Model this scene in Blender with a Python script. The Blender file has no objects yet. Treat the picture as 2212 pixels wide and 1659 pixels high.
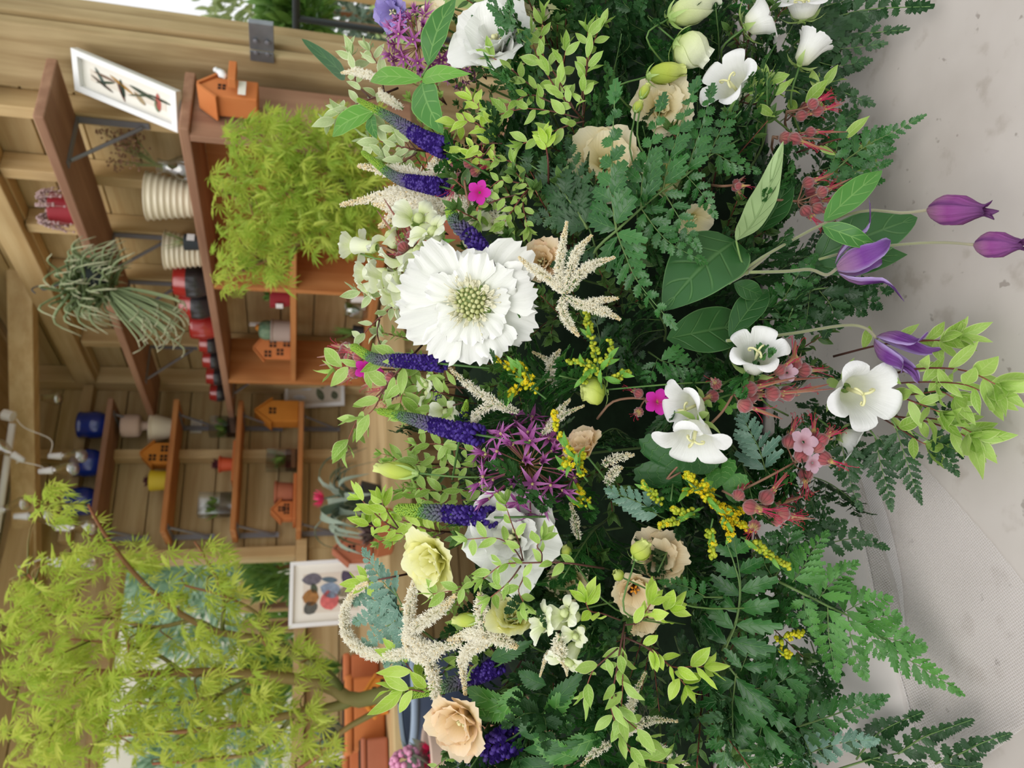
import bpy, math, random
from mathutils import Vector as V, Matrix
random.seed(11)
rd = random.random
PI = math.pi
sin, cos = math.sin, math.cos
def U(a, b): return a + (b - a) * rd()
def clamp(x, a=0., b=1.): return max(a, min(b, x))
SC = bpy.context.scene
COL = SC.collection

# ------------------------------------------------------------- camera (held upright-turned: world up is the picture's left)
FPX = 1660.0
TH, RO = math.radians(15.2), 0.0235
ZC, TZ = 1.20, 0.75
CAM = V((0, 0, ZC))
R0 = V((1, 0, 0)); FW = V((0, cos(TH), -sin(TH))); D0 = V((0, -sin(TH), -cos(TH)))
RR = R0 * cos(RO) - D0 * sin(RO)
DD = D0 * cos(RO) + R0 * sin(RO)
cd = bpy.data.cameras.new('camera'); co = bpy.data.objects.new('camera', cd); COL.objects.link(co)
co.matrix_world = Matrix(((DD.x, RR.x, -FW.x, CAM.x), (DD.y, RR.y, -FW.y, CAM.y), (DD.z, RR.z, -FW.z, CAM.z), (0, 0, 0, 1)))
cd.sensor_fit = 'HORIZONTAL'; cd.sensor_width = 36; cd.lens = 36 * FPX / 2212
cd.clip_start = 0.02; cd.clip_end = 200
cd.dof.use_dof = True; cd.dof.focus_distance = 0.54; cd.dof.aperture_fstop = 11
SC.camera = co

def ray(x, y): return FW + DD * ((x - 1106) / FPX) + RR * ((829.5 - y) / FPX)
def P(x, y, d): return CAM + ray(x, y) * d
def I(dx, dy, dz): return (DD * dx - RR * dy - FW * dz).normalized()
def tabd(x, y, z=TZ):
    r = ray(x, y)
    return (z - ZC) / r.z if r.z < -1e-3 else 1e3
_xs = [600, 700, 760, 900, 1050, 1250, 1500, 1700, 1850, 2000, 2212]
_ds = [.74, .70, .66, .590, .535, .505, .515, .545, .57, .53, .465]
def ds(x, y, o=0.):
    for i in range(len(_xs) - 1):
        if x <= _xs[i + 1]: break
    t = clamp((x - _xs[i]) / (_xs[i + 1] - _xs[i]))
    d = _ds[i] + (_ds[i + 1] - _ds[i]) * t + .045 * ((y - 830) / 830) ** 2 + o
    return min(d, tabd(x, y, TZ + .014) - .004)
def S(q, o=0.):
    """a pixel of the photograph (and an optional step in depth) as a point on the bouquet's front"""
    return P(q[0], q[1], ds(q[0], q[1], o + (q[2] if len(q) > 2 else 0)))
def px(n, p):
    return n * (p - CAM).dot(FW) / FPX

# ------------------------------------------------------------- the room's own axes
ANG = math.radians(27.5)
E1 = V((-sin(ANG), cos(ANG), 0)); E2 = V((cos(ANG), sin(ANG), 0)); EZ = V((0, 0, 1))
C0 = V((0.0, 4.2, 0))
def room(a, b, z): return C0 - E2 * a - E1 * b + EZ * z
def inroom(p):
    q = p - C0
    return (-q.dot(E2), -q.dot(E1), p.z)
def on_a(x, y, a):
    r = ray(x, y); t = (a + (CAM - C0).dot(E2)) / (-r.dot(E2)); return inroom(CAM + r * t)
def on_b(x, y, b):
    r = ray(x, y); t = (b + (CAM - C0).dot(E1)) / (-r.dot(E1)); return inroom(CAM + r * t)
def on_z(x, y, z):
    r = ray(x, y); return inroom(CAM + r * ((z - ZC) / r.z))
def at_d(x, y, d): return inroom(P(x, y, d))

# ------------------------------------------------------------- mesh builder
class MB:
    def __init__(s): s.v = []; s.f = []; s.c = []; s.m = []
    def add(s, p, c=(0, 0, .5, .5)):
        s.v.append(p); s.c.append(c); return len(s.v) - 1
    def face(s, idx, m=0): s.f.append(idx); s.m.append(m)
    def grid(s, rows, cols, close=False, m=0):
        o = len(s.v); nr = len(rows); nc = len(rows[0])
        for r, c in zip(rows, cols):
            s.v.extend(r); s.c.extend(c)
        for i in range(nr - 1):
            for j in range(nc if close else nc - 1):
                k = (j + 1) % nc
                s.f.append((o + i * nc + j, o + i * nc + k, o + (i + 1) * nc + k, o + (i + 1) * nc + j)); s.m.append(m)
    def box(s, x0, x1, y0, y1, z0, z1, T=None, m=0, c=(0, 0, .5, .5)):
        o = len(s.v)
        for z in (z0, z1):
            for x, y in ((x0, y0), (x1, y0), (x1, y1), (x0, y1)):
                p = V((x, y, z)); s.v.append(T(p) if T else p); s.c.append(c)
        for q in ((3, 2, 1, 0), (4, 5, 6, 7), (0, 1, 5, 4), (1, 2, 6, 5), (2, 3, 7, 6), (3, 0, 4, 7)):
            s.f.append(tuple(o + i for i in q)); s.m.append(m)
    def build(s, name, mats, parent=None, smooth=True, bevel=0., group=None):
        me = bpy.data.meshes.new(name)
        if parent is not None:
            L = parent['_w']; L = V((L[0], L[1], L[2]))
        elif s.v:
            n = len(s.v); L = V((sum(p.x for p in s.v) / n, sum(p.y for p in s.v) / n, min(p.z for p in s.v)))
        else: L = V()
        me.from_pydata([tuple(p - L) for p in s.v], [], s.f)
        at = me.color_attributes.new('lc', 'FLOAT_COLOR', 'POINT')
        at.data.foreach_set('color', [x for c in s.c for x in c])
        if not isinstance(mats, (list, tuple)): mats = [mats]
        for m in mats: me.materials.append(m)
        me.polygons.foreach_set('material_index', s.m)
        me.polygons.foreach_set('use_smooth', [smooth] * len(s.f))
        me.update()
        o = bpy.data.objects.new(name, me); COL.objects.link(o)
        if parent is not None:
            o.parent = parent
            if parent.type == 'MESH': o.location = (0, 0, 0)
        else: o.location = L
        o['_w'] = (L.x, L.y, L.z)
        if bevel:
            b = o.modifiers.new('bevel', 'BEVEL'); b.width = bevel; b.segments = 2; b.limit_method = 'ANGLE'
        return o

def thing(name, label, cat, loc, group=None):
    o = bpy.data.objects.new(name, None); COL.objects.link(o)
    o.location = loc; o.empty_display_size = .02
    o['_w'] = (loc[0], loc[1], loc[2])
    o['label'] = label; o['category'] = cat
    if group: o['group'] = group
    return o
def tag(o, label, cat, group=None, kind=None):
    o['label'] = label; o['category'] = cat
    if group: o['group'] = group
    if kind: o['kind'] = kind
    return o
def struct(o, label=None):
    o['kind'] = 'structure'
    if label: o['label'] = label
    return o
def dup(root, loc, rot=(0, 0, 0), sc=1., label=None, group=None):
    r = root.copy(); COL.objects.link(r); r.location = loc; r.rotation_euler = rot; r.scale = (sc, sc, sc)
    if label: r['label'] = label
    if group: r['group'] = group
    for ch in list(root.children):
        c = ch.copy(); COL.objects.link(c); c.parent = r
        for g in list(ch.children):
            d = g.copy(); COL.objects.link(d); d.parent = c
    return r

# ------------------------------------------------------------- shape helpers
def catm(pts, n):
    if len(pts) == 1: return [pts[0]] * (n + 1)
    q = [pts[0] * 2 - pts[1]] + list(pts) + [pts[-1] * 2 - pts[-2]]
    out = []; m = len(pts) - 1
    for i in range(n + 1):
        u = i / n * m; k = min(int(u), m - 1); t = u - k
        a, b, c, d = q[k:k + 4]
        out.append((b * 2 + (c - a) * t + (a * 2 - b * 5 + c * 4 - d) * t * t + (b * 3 - a - c * 3 + d) * t ** 3) * .5)
    return out
def anyperp(a):
    h = V((0, 0, 1)) if abs(a.z) < .9 else V((1, 0, 0))
    return a.cross(h).normalized()
def tube(mb, pts, r0, r1=None, k=6, m=0, rn=.5):
    r1 = r0 if r1 is None else r1
    n = len(pts); rows = []; cols = []; x = None
    for i, p in enumerate(pts):
        t = (pts[min(i + 1, n - 1)] - pts[max(i - 1, 0)])
        t = t.normalized() if t.length > 1e-9 else V((0, 0, 1))
        x = anyperp(t) if x is None else (x - t * x.dot(t))
        if x.length < 1e-6: x = anyperp(t)
        x = x.normalized(); y = t.cross(x)
        u = i / (n - 1); r = r0 + (r1 - r0) * u
        rows.append([p + x * (r * cos(2 * PI * j / k)) + y * (r * sin(2 * PI * j / k)) for j in range(k)])
        cols.append([(u, .5, rn, j / k) for j in range(k)])
    mb.grid(rows, cols, True, m)
    o = len(mb.v)
    mb.face(tuple(o - k + j for j in range(k)), m)
    mb.face(tuple(o - n * k + k - 1 - j for j in range(k)), m)
def lathe(mb, p, A, prof, k=16, m=0, rib=0., nrib=8, rn=.5, X=None, twist=0.):
    A = A.normalized(); X = (X - A * X.dot(A)).normalized() if X else anyperp(A); Y = A.cross(X)
    rows = []; cols = []; n = len(prof)
    for i, (r, h) in enumerate(prof):
        row = []; cc = []
        for j in range(k):
            a = 2 * PI * j / k + twist * i / (n - 1); rr = r * (1 + rib * cos(nrib * 2 * PI * j / k))
            row.append(p + A * h + X * (rr * cos(a)) + Y * (rr * sin(a))); cc.append((i / (n - 1), .5, rn, j / k))
        rows.append(row); cols.append(cc)
    mb.grid(rows, cols, True, m)
def smoothprof(pts, n):
    q = catm([V((a, b, 0)) for a, b in pts], n)
    return [(max(p.x, 1e-5), p.y) for p in q]
_sph = []
for i in range(1, 4):
    for j in range(6):
        a = PI * i / 4; b = 2 * PI * (j + .5 * i) / 6
        _sph.append((sin(a) * cos(b), sin(a) * sin(b), cos(a)))
def blob(mb, p, r, A=None, st=1., c=(0, .5, .5, .5), m=0):
    o = len(mb.v)
    if A is None: X, Y, Z = V((1, 0, 0)), V((0, 1, 0)), V((0, 0, 1))
    else: Z = A; X = anyperp(Z); Y = Z.cross(X)
    Z = Z * st
    mb.v.append(p + Z * r); mb.c.append((1, c[1], c[2], c[3]) if A is not None and c[0] < 0 else c)
    for a, b, d in _sph: mb.v.append(p + (X * a + Y * b + Z * d) * r); mb.c.append(c)
    mb.v.append(p - Z * r); mb.c.append(c)
    for j in range(6):
        k = (j + 1) % 6
        mb.face((o, o + 1 + j, o + 1 + k), m)
        for i in range(2): mb.face((o + 1 + i * 6 + j, o + 7 + i * 6 + j, o + 7 + i * 6 + k, o + 1 + i * 6 + k), m)
        mb.face((o + 13 + j, o + 19, o + 13 + k), m)
def leaf(mb, base, tip, up, w, a=.9, b=1.1, nu=8, nv=4, bend=.08, fold=.15, wave=0., serr=0., tw=0., rn=None, m=0, wn=2.5):
    ax = tip - base; L = ax.length
    if L < 1e-6: return
    ax = ax / L; s = ax.cross(up)
    s = s.normalized() if s.length > 1e-4 else anyperp(ax)
    n = s.cross(ax); pk = a / (a + b); mx = pk ** a * (1 - pk) ** b
    rn = rd() if rn is None else rn; ph = rd() * 6.28
    rows = []; cols = []
    for i in range(nu + 1):
        t = i / nu
        hw = w * .5 * (t ** a * (1 - t) ** b) / mx + .004 * L
        if i == nu: hw = .002 * L
        fo = 0
        if serr and 0 < i < nu:
            if i % 2: hw *= 1 + serr; fo = .9 / nu
            else: hw *= 1 - serr
        c = base + ax * (L * t) + n * (bend * L * sin(PI * t))
        cs, sn = cos(tw * t), sin(tw * t)
        s2 = s * cs + n * sn; n2 = n * cs - s * sn
        row = []; cc = []
        for j in range(nv + 1):
            v = -1 + 2 * j / nv; av = abs(v)
            z = fold * av * hw + wave * hw * av * sin(wn * 2 * PI * t + ph + (2. if v > 0 else 0))
            row.append(c + s2 * (hw * v) + n2 * z + ax * (L * fo * av)); cc.append((t, av, rn, v * .5 + .5))
        rows.append(row); cols.append(cc)
    mb.grid(rows, cols, False, m)
_PW = [(0, .22), (.3, .62), (.6, .95), (.82, 1.), (1, .82)]
def interp(tab, t):
    for (a, x), (b, y) in zip(tab, tab[1:]):
        if t <= b: return x + (y - x) * (t - a) / (b - a)
    return tab[-1][1]
def petal(mb, p, d, n, L, W, a0, a1, nu=9, nv=8, prof=_PW, cup=0., ruf=0., nr=2.5, tipr=.25, frill=0., rn=None, m=0, side=0., ea=1.):
    s = d.cross(n).normalized(); c = p.copy() if hasattr(p, 'copy') else p
    rn = rd() if rn is None else rn; ph = rd() * 6.28; ph2 = rd() * 6.28
    rows = []; cols = []
    for i in range(nu + 1):
        t = i / nu; f = a0 + (a1 - a0) * t ** ea
        tg = d * cos(f) + n * sin(f); nn = n * cos(f) - d * sin(f)
        if i: c = c + tg * (L / nu) + s * (side * L / nu)
        hw = W * .5 * interp(prof, t)
        row = []; cc = []
        for j in range(nv + 1):
            v = -1 + 2 * j / nv
            z = cup * hw * v * v + ruf * W * t * t * (sin(nr * PI * v + ph) * .6 + .5 * sin(2.3 * nr * PI * v + ph2) * t)
            fr = frill * L * t ** 5 * (rd() - .6)
            row.append(c + s * (hw * v) + nn * z + tg * (fr - tipr * L * v * v * t * t)); cc.append((t, abs(v), rn, v * .5 + .5))
        rows.append(row); cols.append(cc)
    mb.grid(rows, cols, False, m)

# ------------------------------------------------------------- materials
def srgb(r, g, b):
    f = lambda c: (c / 12.92 if c <= .04045 else ((c + .055) / 1.055) ** 2.4)
    return (f(r / 255), f(g / 255), f(b / 255), 1)
class NT:
    def __init__(s, name):
        s.m = bpy.data.materials.new(name); s.m.use_nodes = True; s.t = s.m.node_tree; s.t.nodes.clear()
    def n(s, typ, **k):
        x = s.t.nodes.new(typ)
        for a, b in k.items(): setattr(x, a, b)
        return x
    def l(s, a, b): s.t.links.new(a, b)
    def val(s, sock, v):
        if hasattr(v, 'is_linked') or isinstance(v, bpy.types.NodeSocket): s.l(v, sock)
        else: sock.default_value = v
    def math(s, op, a, b=0., cl=False):
        x = s.n('ShaderNodeMath', operation=op, use_clamp=cl); s.val(x.inputs[0], a); s.val(x.inputs[1], b); return x.outputs[0]
    def mix(s, f, a, b, bt='MIX'):
        x = s.n('ShaderNodeMix', data_type='RGBA', blend_type=bt); s.val(x.inputs[0], f); s.val(x.inputs[6], a); s.val(x.inputs[7], b); return x.outputs[2]
    def ramp(s, f, stops):
        x = s.n('ShaderNodeValToRGB'); e = x.color_ramp.elements
        while len(e) < len(stops): e.new(.5)
        for q, (p, c) in zip(e, stops): q.position = p; q.color = c
        s.val(x.inputs[0], f); return x.outputs[0]
    def step(s, x, a, b):
        q = s.n('ShaderNodeMapRange', interpolation_type='SMOOTHSTEP'); s.val(q.inputs[0], x); q.inputs[1].default_value = a; q.inputs[2].default_value = b; return q.outputs[0]
    def lc(s):
        a = s.n('ShaderNodeAttribute', attribute_name='lc'); q = s.n('ShaderNodeSeparateColor'); s.l(a.outputs['Color'], q.inputs[0])
        return q.outputs[0], q.outputs[1], q.outputs[2], a.outputs['Alpha']
    def coord(s, sc=(1, 1, 1), out='Object'):
        c = s.n('ShaderNodeTexCoord'); m = s.n('ShaderNodeMapping'); m.inputs['Scale'].default_value = sc; s.l(c.outputs[out], m.inputs[0]); return m.outputs[0]
    def noise(s, scale, vec=None, detail=3., rough=.5):
        x = s.n('ShaderNodeTexNoise'); x.inputs['Scale'].default_value = scale; x.inputs['Detail'].default_value = detail; x.inputs['Roughness'].default_value = rough
        if vec is not None: s.l(vec, x.inputs['Vector'])
        return x.outputs['Fac']
    def bump(s, h, st, dist=.001):
        b = s.n('ShaderNodeBump'); b.inputs['Strength'].default_value = st; b.inputs['Distance'].default_value = dist; s.l(h, b.inputs['Height']); return b.outputs[0]
    def end(s, col, rough=.5, spec=.4, nrm=None, trans=0., metal=0., tcol=None, sheen=0., alpha=None, coat=0.):
        b = s.n('ShaderNodeBsdfPrincipled'); s.val(b.inputs['Base Color'], col); s.val(b.inputs['Roughness'], rough)
        b.inputs['Specular IOR Level'].default_value = spec; b.inputs['Metallic'].default_value = metal
        if coat: b.inputs['Coat Weight'].default_value = coat; b.inputs['Coat Roughness'].default_value = .12
        if sheen: b.inputs['Sheen Weight'].default_value = sheen
        if nrm is not None: s.l(nrm, b.inputs['Normal'])
        out = b.outputs[0]
        if trans:
            t = s.n('ShaderNodeBsdfTranslucent'); s.val(t.inputs[0], tcol if tcol is not None else col)
            if nrm is not None: s.l(nrm, t.inputs['Normal'])
            x = s.n('ShaderNodeMixShader'); x.inputs[0].default_value = trans; s.l(out, x.inputs[1]); s.l(t.outputs[0], x.inputs[2]); out = x.outputs[0]
        if alpha is not None:
            t = s.n('ShaderNodeBsdfTransparent'); x = s.n('ShaderNodeMixShader'); s.val(x.inputs[0], alpha); s.l(t.outputs[0], x.inputs[1]); s.l(out, x.inputs[2]); out = x.outputs[0]
        o = s.n('ShaderNodeOutputMaterial'); s.l(out, o.inputs[0]); return s.m

def m_leaf(name, c1, c2, edge=None, vein=None, back=None, rough=.42, spec=.45, trans=.22, nv=9, bs=.35, e0=.8, patch=None):
    t = NT(name); u, v, r, a = t.lc()
    c = t.mix(r, srgb(*c1), srgb(*c2))
    lat = t.math('SINE', t.math('MULTIPLY', t.math('SUBTRACT', u, t.math('MULTIPLY', v, .22)), nv * 6.28))
    mid = t.step(v, .10, .02)
    vn = t.math('MAXIMUM', t.math('MULTIPLY', t.step(lat, .86, 1.), t.step(v, .95, .6)), mid)
    if vein: c = t.mix(t.math('MULTIPLY', vn, .55), c, srgb(*vein))
    if edge: c = t.mix(t.step(v, e0, .97), c, srgb(*edge))
    co_ = t.coord((1, 1, 1)); nz = t.noise(60., co_)
    c = t.mix(t.math('MULTIPLY', t.step(nz, .35, .75), .35), c, t.mix(.5, c, srgb(*(patch or c1))), 'MIX')
    if back:
        g = t.n('ShaderNodeNewGeometry'); c = t.mix(g.outputs['Backfacing'], c, srgb(*back))
    h = t.math('ADD', t.math('MULTIPLY', vn, -.8), t.math('MULTIPLY', nz, .6))
    return t.end(c, rough, spec, t.bump(h, bs, .0015), trans)
def m_petal(name, base, mid, tip, rough=.55, trans=.35, edge=None, bs=.25, stripe=14., spec=.25):
    t = NT(name); u, v, r, a = t.lc()
    c = t.ramp(u, [(0, srgb(*base)), (.45, srgb(*mid)), (1, srgb(*tip))])
    if edge: c = t.mix(t.step(v, .55, 1.), c, srgb(*edge))
    cv = t.n('ShaderNodeCombineXYZ'); t.l(t.math('MULTIPLY', a, stripe), cv.inputs[0]); t.l(t.math('MULTIPLY', u, 1.4), cv.inputs[1]); t.l(t.math('MULTIPLY', r, 37.), cv.inputs[2])
    nz = t.noise(1.6, cv.outputs[0], 3.)
    c = t.mix(t.math('MULTIPLY', t.step(nz, .4, .7), .14), c, srgb(*mid))
    return t.end(c, rough, spec, t.bump(nz, bs, .002), trans)
def m_ramp(name, stops, rough=.55, spec=.3, trans=.0, var=.0, nscale=0., bs=0., sheen=0.):
    t = NT(name); u, v, r, a = t.lc()
    if var: u = t.math('ADD', u, t.math('MULTIPLY', t.math('SUBTRACT', r, .5), var), True)
    c = t.ramp(u, [(p, srgb(*q)) for p, q in stops]); nr = None
    if nscale: nr = t.bump(t.noise(nscale, t.coord()), bs, .001)
    return t.end(c, rough, spec, nr, trans, sheen=sheen)
def m_plain(name, c, rough=.5, spec=.4, metal=0., var=0., nscale=8., c2=None, bs=0., trans=0., coat=0., stretch=(1, 1, 1)):
    t = NT(name); col = srgb(*c); nr = None
    if var or bs:
        nz = t.noise(nscale, t.coord(stretch), 4.)
        if var: col = t.mix(t.math('MULTIPLY', t.step(nz, .3, .7), var), col, srgb(*(c2 or [x * .6 for x in c])))
        if bs: nr = t.bump(nz, bs, .002)
    return t.end(col, rough, spec, nr, trans, metal, coat=coat)
# ============================================================= materials of the flowers
M = {}
M['fern'] = m_leaf('fern_green', (32, 84, 34), (56, 114, 48), vein=(96, 142, 80), edge=(66, 120, 58), rough=.3, spec=.5, trans=.14, nv=5, bs=.45, e0=.85)
M['fern_bright'] = m_leaf('fern_fresh_green', (58, 112, 44), (88, 148, 62), vein=(110, 160, 90), edge=(90, 150, 78), rough=.42, trans=.22, nv=5, bs=.4)
M['fern_dark'] = m_leaf('fern_deep_green', (26, 62, 28), (44, 84, 40), vein=(58, 90, 54), rough=.42, spec=.4, trans=.1, nv=5, bs=.4)
M['fern_teal'] = m_leaf('fern_blue_green', (84, 122, 104), (108, 146, 126), vein=(150, 180, 160), edge=(140, 172, 150), rough=.38, spec=.5, trans=.12, nv=5, bs=.5)
M['pitt'] = m_leaf('pale_sprig_leaf', (142, 182, 74), (180, 212, 112), edge=(216, 230, 160), vein=(200, 222, 140), rough=.36, spec=.45, trans=.32, nv=7, bs=.25, e0=.84)
M['pitt_lime'] = m_leaf('lime_sprig_leaf', (168, 206, 60), (196, 224, 98), edge=(228, 240, 160), vein=(214, 234, 136), rough=.36, trans=.36, nv=7, bs=.25, e0=.84)
M['pitt_grey'] = m_leaf('grey_cream_sprig_leaf', (170, 194, 128), (200, 216, 164), edge=(232, 238, 200), vein=(216, 228, 176), rough=.45, trans=.3, nv=7, bs=.25, e0=.74)
M['broad'] = m_leaf('broad_leaf', (58, 116, 44), (80, 140, 58), edge=(120, 170, 88), vein=(136, 182, 100), rough=.4, trans=.22, nv=5, bs=.35, e0=.93)
M['broad_dark'] = m_leaf('broad_dark_leaf', (36, 82, 36), (50, 100, 46), vein=(88, 130, 74), back=(168, 192, 134), rough=.46, trans=.12, nv=5, bs=.5, edge=(90, 130, 76), e0=.95)
M['broad_bright'] = m_leaf('broad_bright_leaf', (94, 156, 50), (118, 178, 70), edge=(150, 196, 100), vein=(156, 200, 108), rough=.4, trans=.32, nv=5, bs=.35, e0=.93)
M['broad_pale'] = m_leaf('pale_leaf_back', (158, 186, 126), (170, 196, 140), vein=(134, 168, 104), back=(60, 106, 52), rough=.55, trans=.15, nv=6, bs=.6)
M['stem_red'] = m_ramp('red_brown_stem', [(0, (66, 44, 36)), (.6, (104, 52, 46)), (1, (148, 84, 70))], .5, var=.4)
M['stem_green'] = m_ramp('green_stem', [(0, (74, 112, 56)), (1, (120, 150, 84))], .5, trans=.05, var=.4)
M['stem_fern'] = m_ramp('fern_stem', [(0, (96, 118, 66)), (1, (104, 138, 82))], .5, var=.4)
M['stem_grey'] = m_ramp('downy_stem', [(0, (128, 140, 92)), (.6, (140, 142, 108)), (1, (150, 144, 120))], .7, sheen=.5, var=.3)
M['stem_pink'] = m_ramp('pink_brown_stem', [(0, (132, 104, 84)), (1, (150, 108, 88))], .6, var=.4)
M['white'] = m_petal('white_petal', (236, 240, 214), (248, 249, 244), (250, 250, 248), trans=.3)
M['white_cool'] = m_petal('cool_white_petal', (226, 228, 200), (242, 243, 240), (247, 247, 249), trans=.28)
M['yellow'] = m_petal('yellow_petal', (228, 226, 96), (244, 242, 144), (252, 250, 208), trans=.35)
M['cream'] = m_petal('cream_petal', (246, 222, 130), (250, 238, 190), (252, 242, 214), trans=.35)
M['peach'] = m_petal('peach_petal', (250, 196, 84), (252, 224, 166), (255, 234, 206), trans=.4, edge=(252, 224, 196))
M['apricot'] = m_petal('apricot_petal', (238, 200, 140), (248, 224, 180), (252, 236, 204), trans=.36)
M['bud'] = m_petal('green_bud', (160, 184, 72), (196, 210, 92), (224, 232, 150), trans=.25)
M['lilac'] = m_petal('lilac_petal', (190, 180, 224), (170, 156, 220), (176, 164, 226), trans=.35)
M['calyx'] = m_ramp('pale_green_sepal', [(0, (150, 184, 96)), (1, (190, 212, 140))], .5, trans=.25, var=.3)
M['clem'] = m_petal('purple_sepal', (166, 130, 160), (112, 56, 138), (122, 82, 152), rough=.65, trans=.08, edge=(170, 150, 200), bs=.6, stripe=9, spec=.3)
M['clem_in'] = m_petal('mauve_sepal', (176, 132, 156), (140, 70, 136), (110, 72, 118), rough=.65, trans=.08, edge=(110, 60, 116), bs=.6, stripe=9)
M['spike'] = m_ramp('purple_spike', [(0, (62, 38, 132)), (.4, (76, 54, 138)), (.58, (98, 92, 118)), (.78, (92, 112, 96)), (.9, (96, 146, 64)), (1, (150, 184, 60))], .5, trans=.12, var=.08)
M['allium'] = m_ramp('violet_star', [(0, (128, 44, 116)), (.35, (166, 84, 156)), (1, (196, 128, 190))], .4, .4, trans=.2, var=.2)
M['pedicel'] = m_ramp('star_stalk', [(0, (176, 150, 90)), (.7, (150, 84, 104)), (1, (124, 48, 100))], .5, var=.3)
M['eye'] = m_plain('pale_eye', (196, 186, 120), .5)
M['plume'] = m_ramp('cream_plume', [(0, (240, 226, 186)), (.5, (252, 246, 226)), (1, (255, 252, 240))], .7, .2, trans=.4, var=.3)
M['plume_bead'] = m_ramp('cream_bead', [(0, (236, 212, 160)), (1, (250, 240, 206))], .6, trans=.2, var=.6)
M['gold'] = m_ramp('gold_bead', [(0, (150, 170, 40)), (.5, (196, 198, 36)), (1, (220, 206, 40))], .45, trans=.15, var=.3)
M['gold_open'] = m_ramp('gold_flower', [(0, (216, 190, 20)), (1, (250, 224, 40))], .5, trans=.2, var=.4)
M['gold_green'] = m_ramp('green_gold_bead', [(0, (138, 164, 46)), (.6, (178, 192, 54)), (1, (206, 204, 60))], .45, trans=.15, var=.3)
def m_pod():
    t = NT('ribbed_red_pod'); u, v, r, a = t.lc(); u = t.math('ADD', u, t.math('MULTIPLY', t.math('SUBTRACT', r, .5), .12), True)
    c = t.ramp(u, [(p, srgb(*q)) for p, q in [(0, (156, 108, 92)), (.22, (166, 84, 88)), (.48, (144, 70, 74)), (.62, (200, 176, 98)), (.82, (176, 120, 84)), (1, (136, 60, 50))]])
    st = t.step(t.math('SINE', t.math('MULTIPLY', a, 62.83)), .1, .9)
    c = t.mix(t.math('MULTIPLY', st, .55), c, srgb(104, 44, 48)); return t.end(c, .65, .2, t.bump(t.noise(500, t.coord()), .4, .001), .1, sheen=.6)
M['pod'] = m_pod()
M['stamen'] = m_ramp('crimson_thread', [(0, (216, 60, 120)), (.5, (206, 44, 92)), (1, (176, 40, 52))], .5, trans=.1, var=.3)
M['magenta'] = m_petal('magenta_petal', (190, 30, 120), (214, 40, 172), (216, 56, 186), trans=.3)
M['pinkpale'] = m_petal('dusky_pink_petal', (170, 110, 120), (214, 176, 192), (210, 176, 196), trans=.3)
M['snap'] = m_petal('snapdragon_petal', (216, 230, 150), (240, 246, 206), (248, 250, 236), trans=.35, spec=.3)
M['pin'] = m_ramp('pincushion_bud', [(0, (190, 194, 128)), (1, (212, 214, 160))], .5, trans=.15, var=.5)
M['thread'] = m_plain('cream_thread', (244, 240, 214), .5, trans=.2)
M['dark_eye'] = m_plain('dark_throat', (44, 20, 18), .7)
M['anther'] = m_plain('orange_anther', (226, 150, 40), .6)
M['style'] = m_plain('pale_style', (240, 238, 186), .5, trans=.2)

UPV = -FW * .75 + V((0, 0, 1)) * .5
def jit(v, a): return (v + V((U(-a, a), U(-a, a), U(-a, a)))).normalized()
def path(pts, n, o=0.): return catm([S(q, o) for q in pts], n)
def toward(pts, q):  # sink a stem's foot into the mound
    return pts

# ------------------------------------------------------------- fern fronds
def pinna_mesh(pts, Wl, n, up, serr=.22, ratio=.5, prof=1.0, rise=5., lean=.75, fuse=.0):
    n = int(n * 1.05 + .5); mb = MB(); q = catm(pts, n * 2 + 4); m = len(q) - 1
    L = sum((a - b).length for a, b in zip(q, q[1:]))
    for i in range(n):
        t = 1 - (1 - (i + .35) / (n + .6)) ** 1.3; sp = (1 - t) ** .23 * 1.3; k = min(int(t * m), m - 1)
        tg = (q[min(k + 1, m)] - q[k]).normalized()
        p = q[k].lerp(q[k + 1], t * m - k)
        sd = tg.cross(up).normalized()
        ln = Wl * 1.42 * min(1, .75 + t * rise) * (1 - t) ** prof + .10 * Wl
        for s in (1, -1):
            l2 = ln * U(.88, 1.08)
            dr = (sd * s + tg * (lean + .35 * t) + up * U(-.12, .16)).normalized()
            leaf(mb, p + tg * (s * .12 * L / n), p + dr * l2 + tg * (s * .12 * L / n), jit(up, .25), max(l2 * ratio * .76, L / n * .66 * sp), .65, .85, 10, 2, U(-.04, .12), U(.15, .45), .1, serr, U(-.45, .45))
    tg = (q[-1] - q[-3]).normalized()
    leaf(mb, q[-1] - tg * L * .16, q[-1] + tg * L * .03, up, max(L / n * .8, Wl * .34), .5, .9, 10, 2, 0, .15, 0, serr)
    tube(mb, q, L * .010, L * .003, 4, 1)
    return mb
def frond(label, rachis, pinnae, mat='fern', W=30, n=9, serr=.24, o=0., up=None, group=None, prof=.9, ratio=.5, lean=.75, stem=2.6, cat='fern'):
    """rachis and pinnae in the photograph's pixels; a pinna is (points, leaflet length, pairs)"""
    r = path(rachis, 14, o)
    root = thing('fern_frond', label, cat, r[0], group)
    mb = MB(); tube(mb, r, px(stem, r[0]), px(stem * .45, r[0]), 6)
    mb.build('frond_stem', M['stem_fern'], root)
    u = up or UPV
    for pn in pinnae:
        pts, w, k = (pn + (W, n))[:3] if len(pn) < 3 else pn
        pp = [S(a, o) for a in pts]
        if len(pp) == 2:
            mid = (pp[0] + pp[1]) * .5 + jit(u, .3) * (pp[1] - pp[0]).length * U(.02, .10); pp = [pp[0], mid, pp[1]]
        pinna_mesh(pp, px(w, pp[0]), k, jit(u, .22), serr, ratio, prof, lean=lean).build('pinna', [M[mat], M['stem_fern']], root)
    return root

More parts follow.
